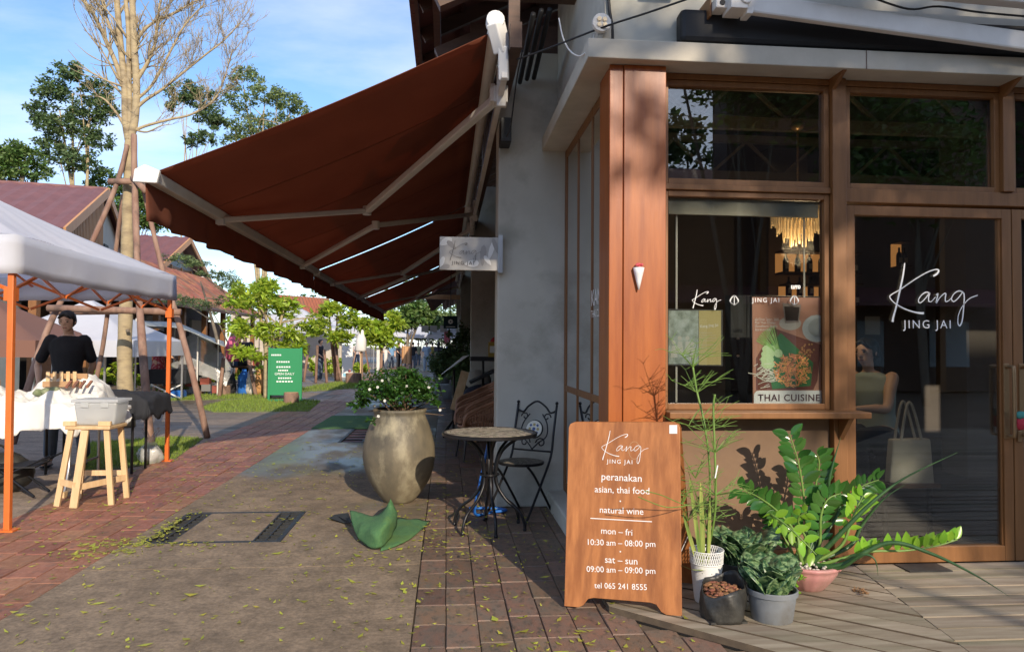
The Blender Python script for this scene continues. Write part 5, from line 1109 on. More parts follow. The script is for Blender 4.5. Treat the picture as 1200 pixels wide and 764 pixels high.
spear([b5+Vector((.03, .02, 0)), A_(995, 640, 3.95), A_(1010, 615, 3.95), A_(1035, 585, 3.92), A_(1060, 568, 3.9)], .013)
spear([b5+Vector((0, .03, 0)), A_(968, 600, 4.06), A_(972, 560, 4.06), A_(985, 513, 4.06)], .014)
spear([b5+Vector((.01, .04, 0)), A_(982, 600, 4.06), A_(982, 562, 4.06)], .011)
spear([b5+Vector((-.01, .02, 0)), A_(958, 610, 4.0), A_(958, 563, 4.0)], .012)
spear([b5+Vector((.02, -.04, 0)), A_(985, 665, 3.78), A_(1010, 650, 3.7), A_(1025, 655, 3.66), A_(1029, 674, 3.65)], .012)
M['dry_leaf'] = mat('dry_leaf', (.24, .12, .05), .8, (.32, .18, .08), 8)
# little creeping leaves hanging over the pink rim
P = crown_pts([(o5.x-.12, o5.y-.12, .13, .06, .04, .06), (o5.x-.15, o5.y-.15, .07, .04, .03, .04)], 90, .1); V, Fq = leaves_np(P, .022, .5, .6); np_mesh('creeper', V, Fq, M['zz_new'], pk)
P = crown_pts([(o5.x+.25, o5.y-.1, .05, .06, .07, .015)], 120, .1); V, Fq = leaves_np(P, .02, .2, .3); np_mesh('dry_moss', V, Fq, M['dry_leaf'], kind='stuff', label='dry curled leaf scraps beside the pink bowl', cat='leaves')
# ============================================================ PEOPLE
def loft(mb, rings, n=16):
    """rings: (centre, rx, ry) horizontal ellipses, capped"""
    vs = [(c[0]+rx_*math.cos(a), c[1]+ry_*math.sin(a), c[2]) for c, rx_, ry_ in rings for a in [6.2832*k/n for k in range(n)]]; m = len(rings)
    mb.add(vs, [(i*n+k, i*n+(k+1) % n, (i+1)*n+(k+1) % n, (i+1)*n+k) for i in range(m-1) for k in range(n)]+[tuple(range(n))[::-1], tuple((m-1)*n+k for k in range(n))])
def limb_(mb, pts, rs):
    mb.tube(crom(pts, 4), [rs[min(i//4, len(rs)-1)]+(rs[min(i//4+1, len(rs)-1)]-rs[min(i//4, len(rs)-1)])*(i % 4)/4 for i in range(4*(len(pts)-1)+1)], 12)
    for q_, r in ((pts[0], rs[0]), (pts[-1], rs[-1])): mb.blob(q_, r, 12, 8)
def fuse(mb, name, m, parent, vox):
    o = mb.build(name, m, parent); q = o.modifiers.new('fuse', 'REMESH'); q.mode = 'VOXEL'; q.voxel_size = vox; q.use_smooth_shade = True
    q = o.modifiers.new('relax', 'SMOOTH'); q.factor = .5; q.iterations = 3; return o
def person(label, at, rz, J, top, bottom, hairstyle='short', detail=1, group=None, skirt=None, sleeve=True, scale=1, hairm=None, bag=None):
    """J: joints in local metres, figure facing -Y"""
    P = E('person', (0, 0, 0), label, 'person', group); j = {k: Vector(v) for k, v in J.items()}; vox = {0: .022, 1: .013, 2: .008}[detail]
    hd = j['head']; fw = j.get('face', Vector((0, -1, -.1))).normalized(); side = fw.cross(UP).normalized(); upf = side.cross(fw).normalized()
    mb = MB(); pv, chs, nk = j['pelvis'], j['chest'], j['neck']
    loft(mb, [(pv-UP*.08, .12, .09), (pv, .15, .105), (pv.lerp(chs, .4), .125, .09), (chs, .155, .105), (chs+UP*.08, .16, .095), (chs.lerp(nk, .85), .09, .06), (nk, .052, .055), (nk.lerp(hd, .7), .05, .054)])
    c = hd+upf*.045
    mb.blob(c+upf*.012, (.074, .088, .085), 16, 12); mb.blob(c-upf*.045+fw*.018, (.056, .062, .062), 14, 10); mb.blob(c-upf*.085+fw*.045, (.028, .028, .024), 10, 8)
    for s in 'LR':
        w = j['wr'+s]; el = j['el'+s]; d = (w-el).normalized(); sh_j = j['sh'+s]
        limb_(mb, [sh_j, sh_j.lerp(el, .5), el, el.lerp(w, .35), w], [.052, .043, .036, .037, .024])
        sd_ = d.cross(Vector((0, 1, 0)) if abs(d.y) < .8 else UP).normalized(); mb.tube([w, w+d*.045, w+d*.09], [.026, .036, .032], 10, flat=.55); mb.blob(w+d*.09, (.03, .022, .02), 8, 6)
        if detail > 1:
            for o_, l in ((-.026, .062), (-.009, .072), (.009, .068), (.025, .052)): b0 = w+d*.085+sd_*o_; mb.tube([b0, b0+d*l*.5-UP*.004, b0+d*l-UP*.018], [.0095, .009, .008], 8)
            b0 = w+d*.03-sd_*.028; mb.tube([b0, b0+d*.03-sd_*.018, b0+d*.06-sd_*.02], [.012, .011, .009], 8)
        h, kn, an = j['hip'+s], j['kn'+s], j['an'+s]; limb_(mb, [h, h.lerp(kn, .5), kn, kn.lerp(an, .35), an], [.088, .07, .052, .05, .034]); mb.blob(an+Vector((0, -.07, -.045)), (.04, .12, .035), 10, 8)
    fuse(mb, 'body', M['skin'], P, vox)
    mb = MB(); hem = -.10 if skirt is None else -.02
    loft(mb, [(pv+UP*hem, .168, .122), (pv+UP*.02, .165, .12), (pv.lerp(chs, .45), .15, .108), (chs, .178, .122), (chs+UP*.09, .188, .108), (chs.lerp(nk, .70), .15, .088), (chs.lerp(nk, .88), .085, .07), (nk-UP*.015, .062, .062)])
    if sleeve:
        for s in 'LR': sh_j, el = j['sh'+s], j['el'+s]; limb_(mb, [sh_j+Vector((.03 if s == 'L' else -.03, 0, .005)), sh_j+Vector((0, 0, .004)), sh_j.lerp(el, .35), sh_j.lerp(el, .74)], [.054, .057, .058, .060])
    fuse(mb, 'shirt', top, P, vox*1.3)
    if skirt is None:
        mb = MB(); loft(mb, [(pv-UP*.13, .15, .115), (pv+UP*.03, .155, .115)])
        for s in 'LR': h, kn, an = j['hip'+s], j['kn'+s], j['an'+s]; limb_(mb, [h-UP*.02, h.lerp(kn, .5), kn, kn.lerp(an, .45), kn.lerp(an, .86)], [.102, .09, .075, .07, .064])
        fuse(mb, 'trousers', bottom, P, vox*1.3)
    else:
        mb = MB()
        prof_ = [(.13, .14), (.155, .0), (.19, -skirt*.5), (.23, -skirt)]
        nn = 20; vs = [(pv.x+r0*(1+.08*math.sin(5*a+z*7))*math.cos(a), pv.y+r0*.85*(1+.08*math.sin(5*a+z*7))*math.sin(a), pv.z+z) for r0, z in prof_ for a in [6.283*k/nn for k in range(nn)]]
        mb.add(vs, [(i*nn+k, i*nn+(k+1) % nn, (i+1)*nn+(k+1) % nn, (i+1)*nn+k) for i in range(3) for k in range(nn)]); mb.build('skirt', bottom, P, smooth=True, solid=.01)
    hm = hairm or M['hair']
    mb = MB(); c = hd+upf*.045
    mb.blob(c+upf*.034-fw*.020, (.084, .092, .082), 18, 14); mb.blob(c-fw*.045-upf*.01, (.074, .06, .085), 14, 10)
    for s in (-1, 1):
        mb.blob(c+side*s*.068-fw*.018+upf*.0, (.020, .045, .052), 10, 8)
        mb.tube([c+fw*.05+upf*.092, c+fw*.072+side*s*.035+upf*.078, c+fw*.058+side*s*.066+upf*.04], [.018, .016, .010], 8)
    if hairstyle == 'long':
        mb.tube([c-fw*.05+upf*.04, c-fw*.09-UP*.08, c-fw*.10-UP*.22, c-fw*.09-UP*.36], [.06, .085, .075, .03], 10)
    if hairstyle == 'bun': mb.blob(c-fw*.10+upf*.05, .045, 10, 7, .05)
    fuse(mb, 'hair', hm, P, .007 if detail else .02)
    if detail:
        f0 = hd+upf*.045; mk = M['eye'] if 'eye' in M else M.setdefault('eye', mat('dark_eye', (.02, .015, .012), .3))
        mb = MB(); mb.add([f0+fw*.108-upf*.022, f0+fw*.080+upf*.018, f0+fw*.078+side*.017-upf*.026, f0+fw*.078-side*.017-upf*.026], [(0, 1, 2), (0, 3, 1), (0, 2, 3)]); mb.build('nose', M['skin'], P, smooth=True)
        for s in (-1, 1):
            MB().blob(f0+fw*.079+side*s*.031+upf*.010, (.012, .006, .006), 8, 5).build('eye', mk, P); MB().bar(f0+fw*.086+side*s*.016+upf*.030, f0+fw*.078+side*s*.046+upf*.028, .006, .005, upf).build('eyebrow', M['hair'], P)
            MB().blob(f0+side*s*.075-upf*.008-fw*.004, (.012, .018, .028), 8, 6).build('ear', M['skin'], P, smooth=True)
        MB().bar(f0+fw*.078-side*.02-upf*.056, f0+fw*.078+side*.02-upf*.056, .009, .009, upf).build('mouth', M['lip'] if 'lip' in M else M.setdefault('lip', mat('lips', (.36, .12, .10), .5)), P, bevel=.003)
    for s in 'LR':
        an = j['an'+s]; mb = MB(); mb.blob(an+Vector((0, -.075, -.06)), (.047, .135, .022), 12, 6); mb.build('shoe', M['black'], P, smooth=True)
    P.location = at; P.rotation_euler.z = rz; P.scale = (scale,)*3; return P
BASE = dict(pelvis=(0, 0, .93), chest=(0, .0, 1.27), neck=(0, .0, 1.44), head=(0, -.03, 1.545), shL=(-.17, 0, 1.39), elL=(-.22, .03, 1.10), wrL=(-.21, -.06, .86), shR=(.17, 0, 1.39), elR=(.22, .03, 1.10), wrR=(.21, -.06, .86),
            hipL=(-.09, 0, .90), knL=(-.10, -.01, .49), anL=(-.11, .03, .085), hipR=(.09, 0, .90), knR=(.10, -.01, .49), anR=(.11, .03, .085))
def pose(**k): d = dict(BASE); d.update(k); return d
mp_ = AY(78, 400, 8.5)
person('man in black t-shirt and blue jeans looking down behind the stall table', (mp_.x+.02, 8.5, 0), .10,
       pose(chest=(-.0, -.02, 1.27), neck=(.02, -.05, 1.45), head=(.03, -.12, 1.55), face=(.0, -1, -.28), shL=(-.175, -.02, 1.385), elL=(-.32, .06, 1.12), wrL=(-.24, -.12, .93), shR=(.175, -.01, 1.385), elR=(.22, .10, 1.12), wrR=(.16, .16, .95), knL=(-.13, -.04, .5), anL=(-.16, .0, .085), knR=(.14, .02, .5), anR=(.17, .06, .085)),
       M['tee'], M['denim'], 'fringe', 2)
M['floral'] = mat('red_floral_dress', (.36, .03, .055), .85, (.62, .42, .40), 22, lo=.53, hi=.6)
mp_ = AY(186, 400, 19.5)
person('woman in a red floral dress standing sideways at a stall beyond the orange pole', (mp_.x, 19.5, 0), math.radians(75), pose(head=(0, -.03, 1.54), elL=(-.2, -.08, 1.12), wrL=(-.18, -.30, 1.05), elR=(.2, -.08, 1.12), wrR=(.18, -.28, 1.0)), M['floral'], M['floral'], 'bun', 1, skirt=.55, sleeve=False, scale=1.0)
M['tank'] = mat('pale_green_tank_top', (.36, .42, .37), .85)
sp = AY(1013, 405, 5.6)
person('seated woman in a pale tank top with dark hair, seen through the door glass', (sp.x+.12, 5.62, .14), math.radians(-62),
       pose(pelvis=(0, 0, .56), chest=(0, -.06, .88), neck=(0, -.10, 1.05), head=(0, -.15, 1.15), face=(0, -1, -.15), shL=(-.16, -.07, .99), elL=(-.17, -.22, .76), wrL=(-.10, -.42, .76), shR=(.16, -.07, .99), elR=(.19, -.2, .76), wrR=(.08, -.40, .76),
            hipL=(-.09, -.04, .54), knL=(-.11, -.45, .52), anL=(-.11, -.42, .10), hipR=(.09, -.04, .54), knR=(.11, -.45, .52), anR=(.11, -.42, .10)), M['tank'], M['tee'], 'long', 1, sleeve=False)
def cm_(n, c): 
    if n not in M: M[n] = mat(n, c, .85)
    return M[n]
for (px, Y, rz, top, bot, hs_, lab, kw) in (
    (500, 41, .1, cm_('pale_blue_shirt', (.34, .45, .58)), cm_('pale_blue_shirt', (.34, .45, .58)), 'short', 'person in a loose pale blue outfit with a dark bag walking far down the path', dict(skirt=None)),
    (514, 38, 3.0, cm_('charcoal_dress', (.05, .05, .06)), cm_('charcoal_dress', (.05, .05, .06)), 'long', 'long haired woman in a dark grey dress walking away down the path', dict(skirt=.5)),
    (532, 30, 2.6, M['tee'], M['denim'], 'short', 'man in a black t-shirt by the dark plants at the far terrace', dict()),
    (467, 44, 1.2, M['tee'], M['tee'], 'short', 'person in black at the far stalls beside the brown cloth panel', dict()),
    (459, 46, .4, cm_('sky_shirt', (.16, .30, .48)), M['denim'], 'short', 'person in a blue shirt left of the far blue tent', dict()),
    (484, 46, 3.3, M['tee'], M['denim'], 'short', 'person in dark clothes between the far tents, right of the brown cloth panel', dict()),
    (542, 42, .2, cm_('cream_shirt', (.5, .42, .32)), M['tee'], 'short', 'person in a cream top far off next to the terrace plants', dict()),
    (287, 21.5, .2, M['tee'], M['tee'], 'short', 'person in black sorting bags behind the lime green tree', dict())):
    q = AY(px, 410, Y); person(lab, (q.x, Y, -.1 if Y > 25 else 0), rz, pose(elL=(-.24, -.04, 1.12), wrL=(-.16, -.2, .98)), top, bot, hs_, 0, **kw)
# ============================================================ THE STALL UNDER THE ORANGE FRAMED TENT
tn = E('market_tent', (-4.75, 7.28, 0), 'white market tent on an orange frame at the left', 'tent')
tx0, tx1, ty0, ty1 = -6.35, -3.17, 5.68, 8.90; zt0, zt1, zp = 1.86, 2.15, 2.95
M['tent2'] = M['tent']
mb = MB(); n = 24
per = [(tx0+(tx1-tx0)*i/n, ty0, 0) for i in range(n)]+[(tx1, ty0+(ty1-ty0)*i/n, 0) for i in range(n)]+[(tx1-(tx1-tx0)*i/n, ty1, 0) for i in range(n)]+[(tx0, ty1-(ty1-ty0)*i/n, 0) for i in range(n)]
rows = 14; vs = []
for j in range(rows+1):
    t = j/rows
    for i, (x, y, _) in enumerate(per):
        u = (i % n)/n; sag = math.sin(math.pi*u)*(1-t); cx, cy = (tx0+tx1)/2, (ty0+ty1)/2
        z = zt1+(zp-zt1)*(t**1.12)-.10*sag*math.sin(math.pi*min(1, t*1.4+.12))+.016*math.sin(9*u+6*t)*(1-t)-.012*sag*math.sin(40*u)
        vs.append((x+(cx-x)*t, y+(cy-y)*t, z))
N_ = len(per); mb.add(vs, [(j*N_+i, j*N_+(i+1) % N_, (j+1)*N_+(i+1) % N_, (j+1)*N_+i) for j in range(rows) for i in range(N_)]); mb.build('canopy', M['tent'], tn, smooth=True)
mb = MB(); vs = []
for j in range(5):
    t = j/4
    for i, (x, y, _) in enumerate(per):
        u = (i % n)/n; cx, cy = (tx0+tx1)/2, (ty0+ty1)/2; o_ = 1+.006*math.sin(17*u+i*.3)*t+.004; vs.append((cx+(x-cx)*o_, cy+(y-cy)*o_, zt1-(zt1-zt0)*t-.02*math.sin(math.pi*u)+.006*math.sin(30*u)*t))
mb.add(vs, [(j*N_+i, j*N_+(i+1) % N_, (j+1)*N_+(i+1) % N_, (j+1)*N_+i) for j in range(4) for i in range(N_)]); mb.build('valance', M['tent'], tn, smooth=True, solid=.002)
# lean of the near pole as in the photograph
for (x, y, xb_, yb_) in ((tx1-.04, ty0+.05, -3.13, 5.62), (tx1-.04, ty1-.05, -3.21, 8.86), (tx0+.05, ty0+.05, tx0, ty0), (tx0+.05, ty1-.05, tx0, ty1)):
    MB().bar((xb_, yb_, .0), (x, y, zt1-.05), .042, .042, (1, 0, 0)).build('pole', M['orange'], tn, bevel=.004); MB().box(xb_-.06, xb_+.06, yb_-.05, yb_+.05, 0, .012).build('foot_plate', M['orange'], tn)
    mb = MB(); mb.box(x-.035, x+.035, y-.035, y+.035, 1.66, 1.76); mb.build('slider', M['orange'], tn)
def scis(a, b_, n_):
    a = Vector(a); b_ = Vector(b_)
    for k in range(n_):
        p, q = a.lerp(b_, k/n_), a.lerp(b_, (k+1)/n_); zh, zl = 2.05, 1.74
        MB().bar((p.x, p.y, zh), (q.x, q.y, zl), .026, .013, (1, 1, 0)).build('scissor_bar', M['orange'], tn); MB().bar((p.x+.015, p.y+.015, zl), (q.x+.015, q.y+.015, zh), .026, .013, (1, 1, 0)).build('scissor_bar', M['orange'], tn)
scis((tx1-.06, ty0+.05, 0), (tx1-.06, ty1-.05, 0), 4); scis((tx0+.05, ty0+.06, 0), (tx1-.05, ty0+.06, 0), 4); scis((tx0+.05, ty1-.06, 0), (tx1-.05, ty1-.06, 0), 4)
cxm, cym = (tx0+tx1)/2, (ty0+ty1)/2
for (x, y) in ((tx1, cym), (cxm, ty0), (tx0, cym), (cxm, ty1)): MB().bar((x, y, 2.0), (cxm, cym, 2.55), .026, .013).build('rafter_bar', M['orange'], tn)
MB().bar((cxm, cym, 2.0), (cxm, cym, zp-.03), .04, .04).build('king_post', M['orange'], tn)
# folding table + cloth heap
for k_, (x_, y_, w_, h_, c_) in enumerate(((-4.35, 7.3, .26, .12, (.45, .30, .16)), (-4.75, 7.35, .22, .16, (.30, .33, .36)))):
    tr_b = E('goods_box', (x_, y_, .86), ('tan', 'grey')[k_]+' open box set among the white cloth on the stall table', 'box'); m_ = cm_('goods_card%d' % k_, c_)
    for a_ in ((-w_/2, -w_/2+.01, -.1, .1), (w_/2-.01, w_/2, -.1, .1)): MB().box(x_+a_[0], x_+a_[1], y_+a_[2], y_+a_[3], .88, .88+h_).build('side', m_, tr_b)
    for a_ in (-.1, .09): MB().box(x_-w_/2+.01, x_+w_/2-.01, y_+a_, y_+a_+.01, .88, .88+h_).build('side', m_, tr_b)
ft = E('folding_table', (-4.4, 7.2, 0), 'white folding table under the heaped white cloth', 'table')
MB().box(-5.3, -3.12, 6.90, 7.65, .70, .74).build('top', M['white'], ft, bevel=.01)
for x in (-5.2, -3.36, -4.3):
    MB().tube(crom([(x, 6.95, .70), (x, 6.95, .3), (x+.02, 6.85, .08), (x+.02, 6.80, .02)], 4), .014, 8).build('leg', M['steel'], ft, smooth=True); MB().tube([(x, 7.5, .70), (x, 7.5, .02)], .014, 8).build('leg', M['steel'], ft); MB().tube([(x, 6.95, .25), (x, 7.5, .25)], .01, 6).build('brace', M['steel'], ft)
    MB().box(x-.01, x+.05, 6.77, 6.83, 0, .05).build('wood_block', M['pine'], ft)
def cloth(name, lab, x0, x1, y0, y1, z0, bumps, drop, m, seed, dx_=0, nu=150, nv=90):
    r = random.Random(seed); ph = [r.uniform(0, 6) for _ in range(8)]
    def fn(u, v):
        x = x0+(x1-x0)*u; y = y0+(y1-y0)*v; z = z0
        for (bx_, by_, rr, h) in bumps: z = max(z, z0+h*math.exp(-((x-bx_)**2+(y-by_)**2)/(2*rr*rr)))
        nz_ = mnoise.fractal(Vector((x*3.2+seed, y*3.2, 0)), .9, 2.1, 4); nz2 = 1-abs(mnoise.noise(Vector((x*6+y*3+seed, y*5-x*2, 3)))*2)
        nz3 = 1-abs(mnoise.noise(Vector((x*13-y*5+seed, y*11+x*4, 7)))*2)
        z += .040*nz_+.045*nz2+.020*nz3; hb = z-z0
        e_ = .13
        fv = max(0, (e_-v)/e_); fu = max(0, (u-1+e_)/e_); f = max(fv, fu)
        if f > 0: z -= drop*f*(1+.14*math.sin(u*9+ph[0])*(fv > 0)+.08*math.sin(u*37)+.3*mnoise.noise(Vector((u*6, v*3, seed)))); y += fv*(y1-y0)*e_*.8*(1-.30*math.sin(u*31+ph[0])-.18*math.sin(u*74+1)); x -= fu*(x1-x0)*e_*.7
        return (x, y, z)
    mb = MB(); mb.grid(fn, nu, nv); return mb.build(name, m, label=lab, cat='cloth', smooth=True, solid=.004)
cloth('heaped_cloth', 'crumpled white cloth bundles covering the stall table', -5.3, -2.96, 6.72, 7.8, .755, [(-3.72, 7.35, .16, .24), (-3.42, 7.4, .15, .26), (-3.15, 7.3, .12, .16), (-4.3, 7.3, .25, .12), (-3.5, 7.0, .10, .10), (-3.9, 7.05, .13, .08)], .22, M['cloth'], 3)
bt2 = E('black_table', (-3.6, 8.2, 0), 'dark table with black cloth hanging off its end, behind the white cloth', 'table'); MB().box(-4.2, -3.12, 7.95, 8.4, .72, .75).build('top', M['black'], bt2)
for x, y in ((-4.1, 8.0), (-3.25, 8.0), (-3.25, 8.35), (-4.1, 8.35)): MB().tube([(x, y, 0), (x, y, .72)], .014, 6).build('leg', M['black_iron'], bt2)
cloth('black_cloth', 'rumpled black cloth draped over the end of the dark table', -3.9, -2.92, 7.75, 8.45, .765, [(-3.3, 8.05, .15, .05)], .2, M['tee'], 8, nu=40, nv=30)
# wooden stool with bin
q = G(112, 583); stl = E('wooden_stool', (q.x, 6.6, 0), 'raw pine stool with splayed legs at the edge of the brick walk', 'stool'); sx, sy = -2.985, 6.60
tz = .655
MB().prism([(sx-.18, sy-.15, tz-.025), (sx+.19, sy-.17, tz-.025), (sx+.20, sy+.15, tz-.025), (sx-.19, sy+.16, tz-.025)], (0, 0, .03)).build('seat', M['pine'], stl, bevel=.008)
LG = [(-.14, -.12, -.22, -.16), (.15, -.13, .20, -.13), (-.14, .13, -.20, .17), (.15, .13, .20, .17), (-.02, -.14, -.05, -.24)]
for (a, b_, c_, d_) in LG[:4]: MB().bar((sx+c_, sy+d_, 0), (sx+a, sy+b_, tz-.026), .045, .028, (0, 1, 0)).build('leg', M['pine'], stl, bevel=.002)
MB().bar((sx+LG[4][2], sy+LG[4][3], 0), (sx+LG[4][0], sy+LG[4][1], tz-.03), .06, .025, (0, 1, 0)).build('leg', M['pine'], stl, bevel=.002)
MB().bar((sx-.20, sy-.15, .20), (sx-.05, sy-.22, .18), .02, .05).build('stretcher', M['pine'], stl); MB().bar((sx-.05, sy-.21, .16), (sx+.19, sy+.15, .18), .02, .05).build('stretcher', M['pine'], stl); MB().bar((sx-.19, sy+.16, .22), (sx+.19, sy+.16, .22), .02, .045).build('stretcher', M['pine'], stl)
for s in (-1, 1): MB().box(sx+s*.14-.05, sx+s*.14+.05, sy-.16, sy-.13, tz+.006, tz+.045).build('seat_lip', M['pine'], stl, bevel=.003)
bn = E('plastic_bin', (sx+.05, sy, tz), 'translucent plastic bin with a lid standing on the pine stool', 'bin'); bx_, by_ = sx+.04, sy+.02; mb = MB(); z0 = tz+.008
mb.hexa([(bx_-.15, by_-.11, z0), (bx_+.15, by_-.11, z0), (bx_+.15, by_+.11, z0), (bx_-.15, by_+.11, z0), (bx_-.175, by_-.13, z0+.19), (bx_+.175, by_-.13, z0+.19), (bx_+.175, by_+.13, z0+.19), (bx_-.175, by_+.13, z0+.19)]); mb.build('box', M['plastic'], bn, bevel=.015)
MB().box(bx_-.19, bx_+.19, by_-.145, by_+.145, z0+.192, z0+.215).build('lid', M['plastic'], bn, bevel=.006)
for s in (-1, 1): MB().box(bx_+s*.08-.03, bx_+s*.08+.03, by_-.142, by_-.128, z0+.15, z0+.19).build('clip', M['plastic'], bn, bevel=.003)
mb = MB(); R = random.Random(2)
for i in range(9): mb.blob((bx_+R.uniform(-.1, .1), by_+R.uniform(-.06, .06), z0+R.uniform(.05, .10)), (.05, .045, .04), 8, 6, .15)
mb.build('contents', M['cloth'], bn, kind='stuff', smooth=True)
# wooden rack with sticks and green wrap on the heap
wr = E('wooden_rack', (-4.45, 7.05, .9), 'small wooden rack with slats lying on the white cloth heap', 'rack'); qx = AY(78, 452, 7.3).x
for k in range(5): MB().bar((qx-.12+k*.06, 7.2, .98), (qx-.17+k*.06, 7.3, 1.08), .03, .012).build('slat', M['pine'], wr)
MB().bar((qx-.16, 7.2, .97), (qx+.18, 7.2, .97), .02, .05).build('rail', M['edge_wood'], wr); MB().bar((qx-.16, 7.32, 1.04), (qx+.18, 7.32, 1.04), .02, .05).build('rail', M['edge_wood'], wr)
for k in range(4): MB().bar((qx+.12+k*.06, 7.05, .95), (qx+.10+k*.06, 7.18, 1.0), .022, .015).build('peg', M['paver_l'], wr)
gw = E('green_bundle', (-4.7, 6.9, .85), 'small bundle wrapped in green cloth on the stall table', 'bundle'); qg = AY(50, 458, 7.0); mb = MB()
for k in range(3): mb.blob((qg.x-.06+k*.07, 7.05, .90+.01*k), (.05, .045, .035), 10, 7, .12)
mb.build('wrap', mat('olive_cloth', (.12, .16, .07), .9, (.3, .32, .2), 20), gw, smooth=True)
# things beneath the table
ub = E('black_bag', (-4.55, 7.1, 0), 'black bag on the ground under the stall table', 'bag'); mb = MB(); mb.blob((-4.0, 7.1, .17), (.26, .16, .19), 16, 10, .05); mb.build('body', M['bag_black'], ub, smooth=True); MB().tube(crom([(-4.12, 7.05, .3), (-4.05, 7.0, .42), (-3.95, 7.0, .42), (-3.88, 7.05, .3)], 4), .012, 6).build('strap', M['black'], ub)
fc = E('folded_chair', (-3.7, 7.3, 0), 'black folding chair frame lying under the table near the orange pole', 'chair')
for a, b_ in (((-4.2, 6.75, .02), (-3.5, 6.9, .35)), ((-4.2, 6.95, .02), (-3.5, 7.1, .35)), ((-3.55, 6.75, .02), (-4.15, 6.95, .38)), ((-3.55, 7.0, .02), (-4.15, 7.15, .38))): MB().tube([a, b_], .011, 6).build('tube', M['black_iron'], fc)
MB().prism([(-4.15, 6.8, .25), (-3.6, 6.85, .25), (-3.6, 7.1, .27), (-4.15, 7.1, .27)], (0, 0, .012)).build('seat', M['black'], fc)
# knotted white plastic bag by the far tent pole
pb = E('plastic_bag', (-3.33, 8.75, 0), 'knotted translucent plastic bag at the foot of the far orange pole', 'bag')
def pbf(u, v):
    a = 6.283*u; r0 = [.09, .13, .135, .115, .075, .03, .05][min(int(v*6), 6)]; r1 = [.09, .13, .135, .115, .075, .03, .05][min(int(v*6)+1, 6)]; t = v*6-int(v*6); r0 = r0+(r1-r0)*t; r0 *= 1+.12*math.sin(3*a+v*7)+.07*math.sin(8*a+v*13)
    return (-3.34+r0*math.cos(a), 8.72+r0*.8*math.sin(a), v*.30)
mb = MB(); mb.grid(pbf, 36, 20); mb.build('bag', M['clearwrap'], pb, smooth=True); mb = MB(); mb.blob((-3.34, 8.72, .1), (.08, .07, .08), 10, 8, .2); mb.build('contents', M['cloth'], pb, smooth=True)
for s in (-1, 1): MB().tube(crom([(-3.34+s*.03, 8.72, .27), (-3.34+s*.09, 8.72, .36), (-3.34+s*.07, 8.72, .40), (-3.34+s*.02, 8.72, .30)], 4), .010, 5).build('handle', M['clearwrap'], pb)
# ============================================================ THE PROPPED BARE TREE
bt_ = E('bare_tree', (-5.16, 12.5, 0), 'leafless tree with pale yellow bark braced by log props on the grass', 'tree')
YT = 12.5
def T(x, y, d=0): return AY(x, y, YT+d)
b0 = T(148, 500); b0 = Vector((-5.17, 12.5, 0))
tk = MB(); Pt = crom([b0, T(146, 420), T(148, 345), T(150, 250), T(151, 200), T(152, 160)], 6); n = len(Pt); tk.tube(Pt, [.135-.062*(i/(n-1))**.7+.006*math.sin(i*2.1) for i in range(n)], 14); tk.build('trunk', M['bark_pale'], bt_, smooth=True)
mb = MB(); mb.tube([T(149.5, 395, -.17), T(149.5, 384, -.17)], .02, 5)
MB().tube([T(149.6, 386, -.155), T(149.7, 389, -.158)], .03, 12).build('knot', M['bark_grey'], bt_)
br = MB(); R = random.Random(14)
def branch(p, d, L_, r, lvl):
    k = 5; pts = [Vector(p)]; dd = Vector(d).normalized()
    for i in range(k):
        dd = (dd+Vector((R.uniform(-1, 1), R.uniform(-1, 1), R.uniform(-.6, 1)))*.17+UP*.03).normalized(); pts.append(pts[-1]+dd*L_/k)
    br.tube(pts, [max(.0025, r*(1-.72*i/k)) for i in range(k+1)], 6 if r > .02 else 4)
    if lvl <= 0: return
    for i in range(R.choice((3, 4, 5))):
        t = R.uniform(.25, 1); i0 = min(int(t*k), k-1); q = pts[i0].lerp(pts[i0+1], t*k-i0); sd = Vector((R.uniform(-1, 1), R.uniform(-1, 1), R.uniform(-.5, 1))).normalized()
        branch(q, dd*.75+sd*.65, L_*R.uniform(.4, .7), max(.0024, r*.5), lvl-1)
def limb(pts, r0, r1, twigs, L_, lvl=1, dirb=None):
    P = crom(pts, 5); m = len(P); br.tube(P, [r0+(r1-r0)*i/(m-1) for i in range(m)], 8)
    for i in range(twigs):
        f = R.uniform(.2, 1)*(m-1); a = min(int(f), m-2); q = P[a].lerp(P[a+1], f-a); t = (P[a+1]-P[a]).normalized(); sd = Vector((R.uniform(-1, 1), R.uniform(-1, 1), R.uniform(-.3, 1))).normalized()
        if dirb: sd = (sd+Vector(dirb)).normalized()
        branch(q, t*.5+sd*.8, L_*R.uniform(.5, 1.1), max(.0045, r1*.7), lvl)
limb([T(151, 165), T(147, 140), T(146, 100), T(141, 50), T(137, 0), T(134, -60), T(130, -130)], .066, .04, 9, .9, 1)
limb([T(152, 165), T(158, 140), T(160, 100), T(157, 50), T(155, 0), T(153, -60), T(150, -140)], .07, .042, 9, .9, 1)
limb([T(151, 160), T(152, 130), T(151, 80), T(150, 30), T(146, -20), T(146, -90)], .05, .03, 8, .8, 1)
limb([T(146, 105), T(136, 75), T(125, 50), T(112, 22), T(98, 2), T(80, -25)], .045, .02, 17, .7, 2, (-.5, 0, .4))
limb([T(155, 155), T(170, 148), T(200, 140), T(225, 134), T(250, 118), T(262, 95), T(272, 60)], .028, .009, 30, .5, 2, (.2, 0, .3))
limb([T(157, 130), T(170, 118), T(190, 105), T(215, 85), T(240, 65), T(262, 48), T(282, 26)], .032, .009, 34, .62, 2, (.2, 0, .35))
limb([T(160, 95), T(172, 75), T(182, 50), T(185, 20), T(192, -20)], .035, .015, 20, .6, 2, (.5, 0, .4))
